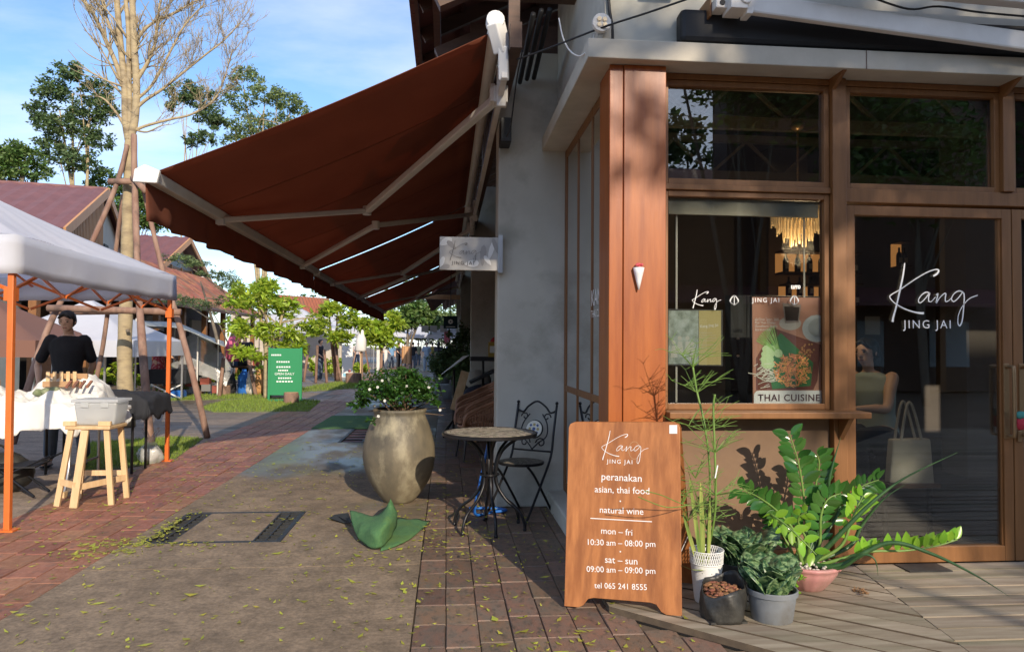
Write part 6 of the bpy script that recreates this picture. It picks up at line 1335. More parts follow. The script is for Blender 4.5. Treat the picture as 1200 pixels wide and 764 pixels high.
limb([T(158, 50), T(175, 30), T(205, 15), T(232, 0)], .03, .012, 20, .6, 2, (.4, 0, .4))
limb([T(158, 118), T(178, 100), T(200, 60), T(218, 28), T(240, 5)], .028, .01, 20, .55, 2, (.4, 0, .4))
limb([T(147, 150), T(138, 135), T(124, 118), T(112, 112)], .03, .008, 11, .4, 1, (-.4, 0, .1))
limb([T(157, 152), T(172, 155), T(188, 148), T(200, 146)], .018, .006, 5, .3, 1)
limb([T(141, 60), T(128, 30), T(120, 0), T(118, -40)], .03, .015, 17, .6, 2, (-.5, 0, .4))
br.build('branches', M['bark_pale'], bt_, smooth=True)
def prop(pts, r0, lab, blk=False):
    P = crom(pts, 4); R2 = random.Random(len(lab)); m = len(P)
    o = MB().tube(P, [r0*(1.12-.25*i/(m-1))*R2.uniform(.93, 1.07) for i in range(m)], 9).build('log_prop', M['bark_log'], label=lab, cat='log prop', group='log props round the bare tree', smooth=True)
    return o
prop([Vector((*G(243, 513).xy, 0)), AY(226, 440, 11.2), AY(207, 370, 11.7), AY(190, 315, 12.0), AY(165, 208, 12.35)], .043, 'right hand log prop leaning onto the bare tree from the grass edge')
prop([Vector((*G(176, 520).xy, 0)), AY(168, 420, 10.9), AY(162, 330, 11.6), AY(158, 220, 12.2), AY(157, 158, 12.38)], .052, 'nearly upright dark log prop right beside the pale trunk')
prop([Vector((*G(15, 520).xy, 0)), AY(37, 440, 10.9), AY(62, 372, 11.5), AY(105, 290, 11.9), AY(137, 215, 12.3), AY(149, 170, 12.4)], .043, 'long left log prop rising from behind the stall to the bare tree')
prop([Vector((*G(100, 497).xy, 0)), AY(118, 420, 13), AY(127, 360, 12.9), AY(135, 300, 12.8), AY(144, 228, 12.65)], .038, 'middle left log prop standing behind the man')
for (a, b_, lab) in ((AY(128, 213, 12.3), AY(156, 213, 12.25), 'upper cross log tied left of the trunk'), (AY(156, 208, 12.2), AY(172, 225, 12.0), 'short upper cross log right of the trunk'), (AY(56, 361, 11.4), AY(212, 366, 11.4), 'front long cross log tied across the props above the man'), (AY(60, 366, 12.8), AY(205, 364, 12.8), 'rear long cross log tied behind the trunk')):
    MB().tube([a, (Vector(a)+Vector(b_))/2, b_], .052, 9).build('cross_log', M['bark_log'], label=lab, cat='log', group='log props round the bare tree', smooth=True)
# ============================================================ TREES
def tree(name, label, base, tips, clumps, nl, ls, lm, bm_, r0, cat='tree', group=None, seed=1, up=.4, shell=.45, asp=.45):
    t = E(name, base, label, cat, group); R = random.Random(seed); mb = MB(); base = Vector(base)
    for i, tp in enumerate(tips):
        tp = Vector(tp); mid = base.lerp(tp, .45)+Vector((R.uniform(-.04, .04), R.uniform(-.04, .04), 0))*(tp-base).length; mid.x = base.x+(mid.x-base.x)*.55
        P = crom([base, mid, tp], 6); m = len(P); mb.tube(P, [r0*(1-.8*k/(m-1)) for k in range(m)], 8)
        for _ in range(3):
            c = clumps[R.randrange(len(clumps))]; q = P[R.randrange(m//2, m-1)]; e_ = Vector((c[0]+R.uniform(-.7, .7)*c[3], c[1]+R.uniform(-.5, .5)*c[4], c[2]+R.uniform(-.5, .7)*c[5])); mb.tube(crom([q, q.lerp(e_, .5)+UP*.05*(e_-q).length, e_], 3), [r0*.28*(1-.13*k) for k in range(7)], 5)
    mb.build('trunk', bm_, t, smooth=True)
    V, Fq = leaves_np(crown_pts(clumps, nl, shell), ls, up, asp); np_mesh('crown', V, Fq, lm, t); return t
def CP(Y, *L):     # clump from pixels: (px, py, rx, ry, depth factor)
    out = []
    for (x, y, rx_, ry_) in L:
        c = AY(x, y, Y); s = Y/F; out.append((c.x, Y+random.uniform(-.3, .3)*rx_*s, c.z, rx_*s, rx_*s*.8, ry_*s))
    return out
# lime coloured young trees in the middle distance
b1 = G(313, 467); Y1 = b1.y
tree('young_lime_tree', 'young tree with lime green leaves in front of the green sign', b1, [AY(312, 360, Y1), AY(300, 345, Y1), AY(335, 350, Y1)],
     CP(Y1, (300, 350, 30, 22), (335, 360, 20, 13), (283, 382, 18, 12), (316, 388, 20, 11), (350, 388, 18, 12), (272, 408, 13, 8), (298, 416, 16, 7), (345, 410, 18, 6), (312, 336, 18, 9), (372, 372, 11, 10), (328, 404, 10, 6)), 4000, .19, M['lime'], M['bark_pale'], .10, seed=3, up=.2, asp=.3)
Y2 = 27
tree('young_lime_tree', 'young lime leaved tree beyond the green sign, beside the white banner', G(395, 446), [AY(395, 370, Y2), AY(385, 360, Y2)], CP(Y2, (388, 362, 15, 11), (410, 374, 14, 11), (376, 386, 12, 9), (398, 394, 16, 8), (427, 382, 11, 10), (414, 358, 12, 9)), 2300, .24, M['lime'], M['bark_log'], .10, seed=5, up=.2, asp=.32)
Y3 = 36
tree('young_lime_tree', 'lime leaved tree further down the walk, right of the closed umbrella', (AY(446, 430, Y3).x, Y3, -.1), [AY(446, 370, Y3)], CP(Y3, (442, 388, 18, 14), (460, 378, 14, 12), (452, 398, 16, 10), (430, 398, 12, 9)), 2200, .32, M['lime'], M['bark_log'], .1, seed=6, up=.2, asp=.32)
Y4 = 55
tree('street_tree', 'dark green tree over the far tents at the end of the walk', (AY(478, 415, Y4).x, Y4, -.1), [AY(478, 370, Y4), AY(490, 375, Y4)], CP(Y4, (480, 372, 22, 14), (462, 380, 14, 10), (500, 376, 16, 12), (488, 362, 20, 10)), 3200, .42, M['tree_g'], M['bark_grey'], .16, seed=7)
tree('street_tree', 'pale green tree at the far right end of the walk, behind the hanging signs', (AY(520, 412, 64).x, 64, -.1), [AY(515, 385, 64), AY(545, 385, 64)], CP(64, (505, 388, 22, 14), (530, 390, 22, 12), (520, 375, 30, 12), (550, 392, 20, 10)), 3400, .42, M['tree_o'], M['bark_pale'], .12, seed=8)
# feathery branch over the tiled roof
YF_ = 21
tree('feathery_tree', 'feathery light green tree hanging over the orange tiled roof', (AY(262, 440, YF_).x, YF_, 0), [AY(235, 330, YF_), AY(285, 340, YF_)], CP(YF_, (205, 300, 20, 5), (225, 308, 22, 6), (245, 322, 20, 6), (210, 352, 26, 5), (235, 358, 26, 5), (270, 330, 16, 12), (265, 352, 14, 8)), 4200, .08, M['tree_o'], M['bark_grey'], .09, seed=11, up=.9, asp=.35)
# big trees behind the houses
def big(lab, Y, base_px, tips_px, cl, nl, ls, lm, bm_, r0, seed, name='tall_tree'):
    tree(name, lab, (AY(base_px, 400, Y).x, Y, 0), [AY(x, y, Y) for x, y in tips_px], CP(Y, *cl), nl, ls, lm, bm_, r0, seed=seed, group='tall trees behind the houses')
big('tall dark tree with a broad uneven crown behind the maroon roof', 48, 88, [(85, 110), (70, 130), (105, 125)], [(85, 88, 20, 12), (60, 105, 24, 14), (50, 130, 22, 14), (110, 105, 22, 14), (100, 130, 28, 16), (75, 150, 26, 14), (60, 175, 20, 14), (115, 165, 20, 14), (90, 190, 26, 14), (125, 125, 14, 12)], 10500, .26, M['tree_d'], M['bark_pale'], .22, 21)
big('low dark tree at the far left edge of the roofs', 44, 15, [(10, 180), (30, 180)], [(8, 175, 18, 14), (25, 185, 22, 14), (5, 200, 24, 14), (40, 200, 18, 12), (-20, 180, 24, 20)], 7000, .25, M['tree_g'], M['bark_grey'], .2, 22)
big('slender tree with two pale stems and a thin dark crown right of the bare tree', 52, 214, [(213, 120), (219, 130), (235, 125)], [(215, 108, 22, 12), (235, 115, 24, 14), (245, 135, 22, 12), (205, 125, 12, 8), (222, 165, 14, 8), (240, 160, 16, 10), (255, 145, 14, 10)], 5200, .24, M['tree_d'], M['bark_pale'], .10, 23)
big('tall airy olive green tree above the brown awning edge', 56, 310, [(285, 100), (310, 120), (340, 130), (275, 150)], [(290, 92, 20, 12), (280, 115, 20, 14), (315, 112, 20, 14), (338, 120, 20, 14), (352, 128, 12, 10), (290, 145, 24, 16), (325, 145, 22, 14), (275, 165, 16, 14), (345, 150, 16, 14)], 8500, .24, M['tree_o'], M['bark_pale'], .16, 24)
big('dense green tree filling the gap behind the trunk props', 50, 155, [(150, 220), (130, 225)], [(125, 215, 22, 16), (150, 230, 24, 20), (180, 225, 22, 16), (112, 240, 20, 18), (205, 215, 20, 10), (170, 250, 30, 20), (135, 255, 26, 16)], 12000, .26, M['tree_g'], M['bark_grey'], .2, 25)
tree('tree_line', 'distant line of dark trees closing the view at the end of the walk', (-20, 130, 0), [(-20, 130, 8)], [(-60+i*7.5, 130+random.uniform(-6, 6), 5+random.uniform(0, 3), 7, 4, 6) for i in range(16)], 9000, .9, M['tree_d'], M['bark_grey'], .3, seed=30, cat='trees')
# ============================================================ HOUSES
def H_(Y, x, y): return AY(x, y, Y)
h1 = E('gabled_house', (-16, 31, 0), 'house with maroon corrugated roof and a golden slatted gable behind the white tent', 'house')
gA, gB = AY(72, 264, 26), AY(147, 300, 37); gB.z = gA.z; gC = (gA+gB)/2; gC.z = AY(112, 224, 31.5).z       # gable corners: left foot, right foot, apex
rd = Vector((-(gB-gA).y, (gB-gA).x, 0)).normalized(); out_ = -rd
def roofplane(parent, e0, e1, r1, r0_, n, m, rib=True):
    """roof from eave e0-e1 to ridge r0_-r1 built of corrugated sheets"""
    for k in range(n):
        a, b_ = k/n, (k+1)/n; p0, p1, p2, p3 = e0.lerp(e1, a), e0.lerp(e1, b_), r0_.lerp(r1, b_), r0_.lerp(r1, a)
        nn_ = (p1-p0).cross(p3-p0).normalized(); nn_ = nn_ if nn_.z > 0 else -nn_; mb = MB(); q = 6; vs = []
        for j in range(q+1):
            t = j/q; h_ = nn_*(.045*math.sin(t*q*math.pi)**2+.0) if j % 2 else nn_*0
            vs += [p0.lerp(p1, t)+nn_*(.06 if j % 2 else 0), p3.lerp(p2, t)+nn_*(.06 if j % 2 else 0)]
        mb.add(vs, [(2*j, 2*j+2, 2*j+3, 2*j+1) for j in range(q)]); mb.build('roof_sheet', m, parent, solid=.02)
ov = out_*.3
L_ = 26
e0 = gA+ov+UP*.10+(gA-gC)*.14; r0_ = gC+ov+UP*.10
roofplane(h1, e0, e0+rd*L_, r0_+rd*L_, r0_, 14, M['slate_roof'])
e1 = gB+ov+UP*.10+(gB-gC)*.14; roofplane(h1, e1, e1+rd*L_, r0_+rd*L_, r0_, 14, M['slate_roof'])
mid1 = e0.lerp(r0_, .62); 
MB().bar(r0_, r0_+rd*L_, .3, .1).build('ridge_cap', M['slate_roof'], h1)
for a, b_ in ((e0, r0_), (e1, r0_)): MB().bar(a-Vector((0, 0, .12)), b_-Vector((0, 0, .12)), .08, .34).build('barge_board', M['slat'], h1)
MB().prism([gA+Vector((0, 0, -5.6)), gB+Vector((0, 0, -5.6)), gB, gC, gA], rd*.2).build('gable_wall', M['cream'], h1)
for k in range(24):
    t = .04+k*.0195; p = gA.lerp(gB, t); topz = gA.z+(gC.z-gA.z)*min(t, 1-t)*2; MB().bar((p.x+out_.x*.1, p.y+out_.y*.1, 4.2), (p.x+out_.x*.1, p.y+out_.y*.1, topz-.1), .09, .12, out_).build('slat', M['slat'], h1)
p, q = gA.lerp(gB, .55), gA.lerp(gB, .62); MB().prism([p+out_*.05+Vector((0, 0, -1.1)), q+out_*.05+Vector((0, 0, -1.1)), q+out_*.05+Vector((0, 0, .2)), p+out_*.05+Vector((0, 0, .2))], out_*.04).build('window', M['black'], h1)
for i in range(5): p, q = gA.lerp(gB, .66), gA.lerp(gB, .82); MB().bar(p+out_*.12+Vector((0, 0, -1.2+.16*i)), q+out_*.12+Vector((0, 0, -1.2+.16*i)), .05, .1).build('louvre_slat', M['slat'], h1)
MB().prism([gA+Vector((0, 0, -5.6)), gA+rd*L_+Vector((0, 0, -5.6)), gA+rd*L_, gA], Vector((0, .2, 0))).build('front_wall', M['cream'], h1)
# second house
h2 = E('louvred_house', (-13, 40, 0), 'second house with maroon roof, pale blue wall and brown louvred window', 'house')
Ya = 38
gA2, gB2 = Vector((AY(163, 300, 36).x, 36, 4.9)), Vector((AY(236, 300, 47).x, 47, 4.9)); gC2 = (gA2+gB2)/2+Vector((0, 0, 2.3)); rd2 = Vector((-1, -.25, 0)).normalized(); o2 = -rd2
e0 = gA2+o2*.8+(gA2-gC2)*.12; r0_ = gC2+o2*.8; roofplane(h2, e0, e0+rd2*12, r0_+rd2*12, r0_, 8, M['slate_roof']); e1 = gB2+o2*.8+(gB2-gC2)*.12; roofplane(h2, e1, e1+rd2*12, r0_+rd2*12, r0_, 8, M['slate_roof'])
MB().prism([gA2-UP*5, gB2-UP*5, gB2, gC2, gA2], rd2*.2).build('gable_wall', M['teal_wall'], h2)
for a, b_ in ((e0, r0_), (e1, r0_)): MB().bar(a-UP*.12, b_-UP*.12, .08, .3).build('barge_board', M['slat'], h2)
fr_ = E('window'); fr_.parent = h2; ORG[fr_] = ORG[h2].copy()
for i in range(15): p, q = gA2.lerp(gB2, .24), gA2.lerp(gB2, .74); MB().bar(p+o2*.1+UP*(-1.5+.15*i), q+o2*.1+UP*(-1.5+.15*i), .1, .12).build('louvre_slat', M['frame'], fr_)
for t in (.24, .4, .57, .74): p = gA2.lerp(gB2, t)+o2*.16; MB().bar(p-UP*1.6, p+UP*.7, .1, .1).build('mullion', M['slat'], fr_)
MB().bar(gA2.lerp(gB2, .86)-UP*2.5+o2*.3, gA2.lerp(gB2, .86)+UP*.5+o2*.3, .8, .8).build('corner_pier', M['white'], h2)
# third roof piece behind lime tree
h3 = E('far_house', (-12, 60, 0), 'far house with orange and maroon roof behind the lime trees', 'house'); mb = MB()
a, b_, c_, d_ = AY(330, 385, 46), AY(400, 385, 52), AY(385, 350, 52), AY(318, 345, 46); roofplane(h3, a, b_, c_, d_, 6, M['orange_tile'])
p0, p1 = AY(270, 420, 50), AY(400, 420, 55); MB().prism([(p0.x, 50, 0), (p1.x, 55, 0), (p1.x, 55, 3.4), (p0.x, 50, 3.4)], (0, .3, 0)).build('wall', M['cream'], h3)
# long low building with the mossy clay tile roof
h4 = E('tiled_shophouse', (-10.5, 28, 0), 'long low shop building with a mossy orange clay tile roof', 'shop')
ex, ez, tx, tz_ = -9.2, 2.75, -11.9, 4.55; ya, yb = 17.5, 38
R = random.Random(40); til = MB(); near = []
nr = 12; ncol = int((yb-ya)/.30)
sl = math.hypot(tx-ex, tz_-ez)
tme = MB(); tme.hexa([(-.5, -.5, 0), (.5, -.5, 0), (.5, .5, 0), (-.5, .5, 0), (-.5, -.42, 1), (.5, -.42, 1), (.5, .42, 1), (-.5, .42, 1)])
for i in range(nr):
    for k in range(ncol):
        t = (i+.5)/nr; x = ex+(tx-ex)*t; z = ez+(tz_-ez)*t+.03; y = ya+(k+.5)*.30; ux, uz = (tx-ex)/sl, (tz_-ez)/sl; dz_ = R.uniform(0, .03)
        for v in [0]:
            base = len(til.v); til.v += [(x+vx*.27*ux-(vz*.05+dz_)*uz*-1*-1+0, y+vy*.285, z+vx*.27*uz+vz*.05+dz_) for vx, vy, vz in tme.v]; til.f += [tuple(base+a_ for a_ in f) for f in tme.f]; til.m += [0]*len(tme.f)
til.build('roof_tiles', M['orange_tile'], h4, kind='stuff')
MB().prism([(ex+.1, ya, ez-.12), (tx, ya, tz_-.1), (tx, ya, tz_), (ex+.1, ya, ez-.02)], (0, yb-ya, 0)).build('roof_deck', M['dark_wood'], h4)
MB().box(-12.1, -11.9, ya, yb, 0, 4.5).build('rear_wall', M['darkwall'], h4)
mb = MB()
for k in range(9): y = ya+.3+k*2.4; MB().box(-9.6, -9.42, y, y+.18, 0, 2.7).build('post', M['frame'], h4); MB().bar((-9.4, y+.1, 2.68), (-11.9, y+.1, 4.3), .1, .12).build('rafter', M['dark_wood'], h4)
for k in range(8): y = ya+.5+k*2.4; (MB().box(-11.0, -10.9, y+.2, y+1.9, 0, 2.4)).build('timber_screen', M['dark_wood'] if k % 2 else M['teal_wall'], h4)
# ============================================================ OTHER STALLS
def pyramid(name, lab, cx, cy, wx, wy, z0, z1, zp_, m, legm, rz=0, val=True, group=None, cat='tent'):
    t = E(name, (cx, cy, 0), lab, cat, group); n = 10; c_, s_ = math.cos(rz), math.sin(rz)
    def W_(x, y, z): return (cx+x*c_-y*s_, cy+x*s_+y*c_, z)
    per = [(-wx+2*wx*i/n, -wy) for i in range(n)]+[(wx, -wy+2*wy*i/n) for i in range(n)]+[(wx-2*wx*i/n, wy) for i in range(n)]+[(-wx, wy-2*wy*i/n) for i in range(n)]; vs = []
    for j in range(9):
        q = j/8
        for i, (x, y) in enumerate(per): u = (i % n)/n; vs.append(W_(x*(1-q), y*(1-q), z1+(zp_-z1)*q**1.15-.06*wx*.4*math.sin(math.pi*u)*(1-q)*math.sin(math.pi*min(1, q*1.3+.1))))
    mb = MB(); mb.add(vs, [(j*40+i, j*40+(i+1) % 40, (j+1)*40+(i+1) % 40, (j+1)*40+i) for j in range(8) for i in range(40)]); mb.build('canopy', m, t, smooth=True)
    vs = [W_(x*1.004, y*1.004, z) for z in (z1, z0) for (x, y) in per]; mb = MB(); mb.add(vs, [(i, (i+1) % 40, 40+(i+1) % 40, 40+i) for i in range(40)]); mb.build('valance', m, t)
    for sx_ in (-1, 1):
        for sy_ in (-1, 1): a = W_(sx_*(wx-.04), sy_*(wy-.04), 0); b2 = W_(sx_*(wx-.04), sy_*(wy-.04), z1-.02); MB().bar(a, b2, .04, .04).build('leg', legm, t)
    return t
c2 = AY(160, 410, 16); pyramid('low_tent', 'white tent set low behind the man, its printed corner by the trunk', c2.x-1.5, 17.2, 1.55, 1.5, 1.08, 1.42, 2.35, M['tent'], M['steel'])
c3 = AY(66, 400, 14.5); pyramid('brown_low_tent', 'brown tent with a sloping roof at the left behind the orange pole', c3.x-1.5, 15.0, 1.6, 1.4, 1.1, 1.4, 2.25, M['brown_tent'], M['steel'])
for i, (px, Y, w_, lab, m) in enumerate(((488, 62, 2.6, 'white peaked tent at the far end of the walk', M['tent']), (466, 66, 2.2, 'pale blue peaked tent far off, left of the white one', mat('blue_tent', (.40, .55, .72), .8)), (538, 58, 2.4, 'white stall canopy far off by the terrace plants', M['tent']), (390, 46, 2.8, 'grey white stall canopy behind the lime trees', M['tent']), (345, 42, 2.6, 'white stall canopy behind the green sign', M['tent']), (505, 70, 2.6, 'white tent right behind the far walking people', M['tent']))):
    q = AY(px, 410, Y); pyramid('far_tent', lab, q.x, Y, w_, w_, 2.0, 2.25, 3.6, m, M['steel'], group='far market tents')
for (px, Y, rz, col, lab) in ((450, 48, 1.0, (.5, .48, .45), 'tiny distant figure in white left of the blue shirted person'), (474, 50, 2.4, (.25, .06, .05), 'tiny distant figure in a dark red top behind the tan cloth'), (490, 52, .5, (.3, .32, .2), 'tiny distant figure in olive beyond the pale blue outfit'), (507, 50, 4.0, (.5, .38, .1), 'tiny distant figure in mustard left of the long haired woman'), (524, 48, 1.7, (.1, .12, .3), 'tiny distant figure in navy right of the long haired woman'), (418, 52, .2, (.45, .4, .4), 'tiny distant figure in grey near the closed umbrella'), (375, 30, 1.2, (.03, .03, .04), 'person in black standing among the second lime tree props')):
    q = AY(px, 410, Y); person(lab, (q.x, Y, -.1), rz, pose(elL=(-.24, -.04, 1.12), wrL=(-.16, -.2, .98)), cm_('top_'+str(px), col), M['denim'], 'short', 0)
for i, (px, Y, w_, lab) in enumerate(((440, 56, 2.4, 'white canopy behind the third lime tree'), (420, 60, 2.5, 'white canopy far behind the closed umbrella'), (524, 75, 2.8, 'farthest white canopy at the right of the walk'))):
    q = AY(px, 410, Y); pyramid('far_tent', lab, q.x, Y, w_, w_, 2.0, 2.25, 3.5, M['tent'], M['steel'], group='far market tents')
# awning stall with plastic wrap
gs = E('tarp_stall', (-7.6, 21, 0), 'stall with grey white tarp roof sagging to the right of the floral dress', 'stall')
P4 = [AY(150, 374, 20), AY(212, 372, 22), AY(248, 388, 23), AY(268, 402, 20), AY(240, 398, 19), AY(205, 384, 18.5)]
def tf(u, v):
    a = AY(150+112*u, 373+26*u**1.8+2*math.sin(u*9), 22.5); b2 = AY(156+108*u, 378+26*u**1.5+2.5*math.sin(u*7+1), 18.6); p = a.lerp(b2, v); p.z -= .12*math.sin(math.pi*v)*math.sin(u*6)**2; return p
M['tarp'] = mat('grey_white_tarp', (.46, .48, .46), .7, (.36, .38, .36), 2, trans=.15); mb = MB(); mb.grid(tf, 24, 10); mb.build('tarp', M['tarp'], gs, smooth=True, solid=.01)
for (x, y, Y) in ((160, 373, 19), (232, 392, 19.5), (256, 398, 20), (205, 378, 22)): t_ = AY(x, y, Y); MB().tube([(t_.x, Y, 0), t_], .02, 6).build('pole', M['white_metal'], gs)
wp_ = E('wrapped_goods', AY(225, 440, 20.5), 'goods covered in crinkled clear plastic sheet below the tarp', 'goods')
def wf(u, v):
    a = math.pi*u; c = AY(228, 440, 20.5); x = c.x-1.0+2.0*u; h_ = (1.55 if u > .35 else .9)*math.sin(math.pi*min(1, .12+u*.8))**.6; y = 19.9+1.0*v
    return (x+.1*math.sin(v*7), y, max(0, h_*math.sin(math.pi*min(1, .02+v*1.0))**.35)+.08*math.sin(u*31+v*11)*v*(1-v)*3)
mb = MB(); mb.grid(wf, 40, 24); mb.build('plastic_sheet', M['clearwrap'], wp_, smooth=True); c = AY(228, 440, 20.5)
R = random.Random(9)
for i in range(14): x = c.x+R.uniform(-.8, .8); z = R.uniform(.1, .7); MB().box(x-.12, x+.12, 20.3, 20.5, z-.1, z+.1).build('box', cm_('goods_'+('red', 'grey', 'cream')[i % 3], ((.3, .08, .06), (.2, .2, .2), (.5, .45, .36))[i % 3]), wp_, bevel=.01)
dt = E('dark_table', AY(205, 450, 19.2), 'low table under a dark cloth with white crossed legs before the wrapped goods', 'table'); a, b_ = AY(178, 452, 19.2), AY(223, 452, 19.2)
MB().box(a.x, b_.x, 18.9, 19.6, .36, .72).build('cloth_cover', M['tee'], dt, bevel=.03)
for s in (0, 1): MB().bar((a.x+.1, 18.9-.02*s, .36 if s else .0), (b_.x-.1, 18.9-.02*s, 0 if s else .36), .03, .03).build('leg', M['white'], dt)
MB().box(a.x+.4, b_.x-.15, 19.0, 19.4, .0, .2).build('blue_crate', M['blue'], label='blue crate under the dark covered table', cat='crate', bevel=.01)
# bright goods behind the lime tree
R = random.Random(19)
goods = [(273, 425, 'pink and orange cloth bundle hanging behind the lime tree', (.60, .12, .22), 'cloth'), (286, 448, 'blue water jug behind the lime tree', (.02, .14, .5), 'jug'), (296, 448, 'white sack behind the lime tree', (.6, .56, .5), 'sack'), (305, 436, 'tan paper sack right of the white sack', (.5, .26, .1), 'sack'), (268, 436, 'pile of black bags left of the blue jug', (.03, .03, .035), 'bag'), (320, 440, 'dark brown crate stack behind the trunk', (.1, .05, .04), 'crate')]
for (x, y, lab, col, ct) in goods:
    q = AY(x, y, 20.6); mb = MB(); z = max(q.z, .3); 
    if ct == 'crate': mb.box(q.x-.2, q.x+.2, 20.6, 20.9, 0, .45); mb.box(q.x-.18, q.x+.22, 20.62, 20.9, .455, .85)
    elif ct == 'jug': mb.lathe([(.14, 0), (.16, .05), (.16, .5), (.06, .62), (.06, .68)], (q.x, 20.6, 0), 16)
    else: mb.lathe([(.16, 0), (.2, .12), (.19, .4), (.12, .62), (.09, .7)], (q.x, 20.6, 0 if ct != 'cloth' else .9), 14, .05)
    mb.build(ct+'_bundle' if ct != 'crate' else 'crate_stack', cm_('col_'+ct+str(x), col), label=lab, cat=ct, smooth=ct != 'crate')
tbx = E('trestle_table', (AY(285, 440, 21.6).x, 21.6, 0), 'cluttered trestle table in the shade behind the lime tree', 'table'); q = AY(285, 440, 21.6); MB().box(q.x-1.2, q.x+1.3, 21.3, 22.1, .7, .75).build('top', M['dark_wood'], tbx)
for sx_ in (-1.1, 1.2): MB().box(q.x+sx_-.03, q.x+sx_+.03, 21.4, 22.0, 0, .7).build('trestle', M['frame'], tbx)
for i in range(9): x = q.x-1.05+i*.27; h_ = R.uniform(.15, .4); MB().box(x, x+.2, 21.45, 21.7, .752, .752+h_).build('storage_box', cm_('clutter%d' % (i % 4), ((.05, .05, .06), (.3, .07, .05), (.45, .4, .33), (.06, .12, .25))[i % 4]), label=('black', 'red', 'cream', 'navy')[i % 4]+' storage box on the shaded trestle table, '+('first', 'second', 'third')[i//4]+' of its colour from the left', cat='box', group='boxes on the trestle table', bevel=.01)
# green information sign
gsn = E('green_sign', G(333, 470), 'green standing sign with white lettering shaded by leaves on the grass', 'sign')
Yg = 18.3; a, b_ = AY(316, 463, Yg), AY(351, 463, Yg); t_ = AY(316, 408, Yg)
M['sign_green'] = mat('green_sign_face', (.02, .24, .09), .5); MB().box(a.x, b_.x, Yg, Yg+.05, a.z, t_.z).build('panel', M['sign_green'], gsn, bevel=.004); MB().box(b_.x-.0, b_.x+.05, Yg, Yg+.05, 0, t_.z+.02).build('post', M['sign_green'], gsn); MB().box(a.x-.05, a.x, Yg, Yg+.05, 0, t_.z+.02).build('post', M['sign_green'], gsn); MB().box(a.x, b_.x+.1, Yg-.2, Yg+.25, 0, .03).build('base', M['sign_green'], gsn)
for s_, y, x0, x1, v_ in (('OPEN DAILY', 438, 322, 345, 1),): text_obj(s_, 'lettering', AY(x0, y, Yg-.002), AY(x1, y, Yg-.002), UP, M['letter'], gsn)
mb = MB()
for y, x0, x1 in ((416, 318, 330), (424, 324, 340), (430, 324, 341), (434, 326, 338), (443, 326, 342), (447, 324, 344)):
    for k in range(6): xa = x0+(x1-x0)*k/6; p, q = AY(xa, y, Yg-.002), AY(xa+(x1-x0)/6*.7, y, Yg-.002); mb.bar(p, q, .003, .035)
mb.build('small_print', M['letter'], gsn, kind='stuff')
def stump(px, py, lab, r0=.2, h_=.3):
    q = G(px, py); t = E('tree_stump', q, lab, 'stump', 'sawn log stools on the grass'); mb = MB(); mb.lathe([(r0*1.05, 0), (r0, h_*.5), (r0*.97, h_)], q, 16, .03); mb.build('bark', M['bark_log'], t, smooth=40); mb = MB(); mb.lathe([(r0*.93, h_+.001), (r0*.9, h_+.008)], q, 16, .03); mb.build('sawn_top', M['edge_wood'], t)
stump(341, 472, 'short sawn log on the grass before the green sign', .17, .24); stump(414, 449, 'sawn log at the foot of the white banner', .28, .36); stump(262, 463, 'sawn log left of the lime tree props', .17, .25)
for (x0, y0, x1, y1, Y, lab) in ((257, 470, 262, 420, 19.5, 'leaning prop left of the lime tree'), (300, 462, 290, 415, 20, 'dark prop pole behind the lime tree'), (236, 446, 255, 402, 20.5, 'pale prop leaning across the plastic wrap'), (370, 452, 372, 405, 27, 'slim prop of the second lime tree, left'), (383, 452, 380, 410, 27.3, 'thick orange brown prop of the second lime tree'), (400, 448, 392, 405, 27.5, 'right prop of the second lime tree'), (356, 440, 362, 405, 28, 'far left prop near the green sign edge')):
    a = AY(x0, y0, Y); a.z = 0; MB().tube([a, (a+AY(x1, y1, Y+.4))/2, AY(x1, y1, Y+.4)], .05, 7).build('tree_prop', M['bark_log'], label=lab, cat='prop', group='timber props of the young trees', smooth=True)
bn_ = E('white_banner', (AY(407, 440, 30).x, 30, 0), 'tall white banner panel with a faint blue and red foot beyond the lime trees', 'banner'); a, b_ = AY(400.5, 442, 30), AY(413.5, 404, 30)
MB().box(a.x, b_.x, 30, 30.06, a.z, b_.z).build('panel', M['white'], bn_, bevel=.01); MB().box(a.x+.05, b_.x-.1, 29.99, 29.999, a.z+.03, a.z+.16).build('blue_print', cm_('pale_blue_print', (.25, .5, .62)), bn_); MB().blob((b_.x-.12, 29.99, a.z+.25), (.06, .005, .05), 8, 5).build('red_print', cm_('red_print', (.6, .1, .1)), bn_); MB().box(a.x, b_.x, 29.9, 30.16, 0, .06).build('base', M['steel'], bn_)
um = E('closed_umbrella', (AY(423, 430, 31).x, 31, 0), 'closed white market umbrella tied up on wooden tripod legs', 'umbrella'); ux = AY(423, 400, 31).x
def uz_(y): return AY(423, y, 31).z
mb = MB(); mb.lathe([(.02, uz_(378)), (.10, uz_(382)), (.13, uz_(392)), (.20, uz_(398)), (.24, uz_(410)), (.20, uz_(412))], (ux, 31, 0), 14, .08); mb.build('folded_canopy', M['cloth'], um, smooth=True); MB().tube([(ux, 31, 0), (ux, 31, uz_(380))], .03, 8).build('pole', M['pine'], um)
for dx_ in (-.42, .1, .42): MB().bar((ux+dx_, 30.9, 0), (ux+dx_*.2, 31, uz_(395)), .05, .05).build('tripod_leg', M['bark_log'], um)
for px, lab in ((443, 'left white post of the low fence far down the walk'), (452, 'right white post of the low fence far down the walk')):
    q = AY(px, 430, 30); MB().box(q.x-.06, q.x+.06, 30, 30.12, 0, AY(px, 410, 30).z).build('fence_post', M['white_metal'], label=lab, cat='post', group='white fence posts')
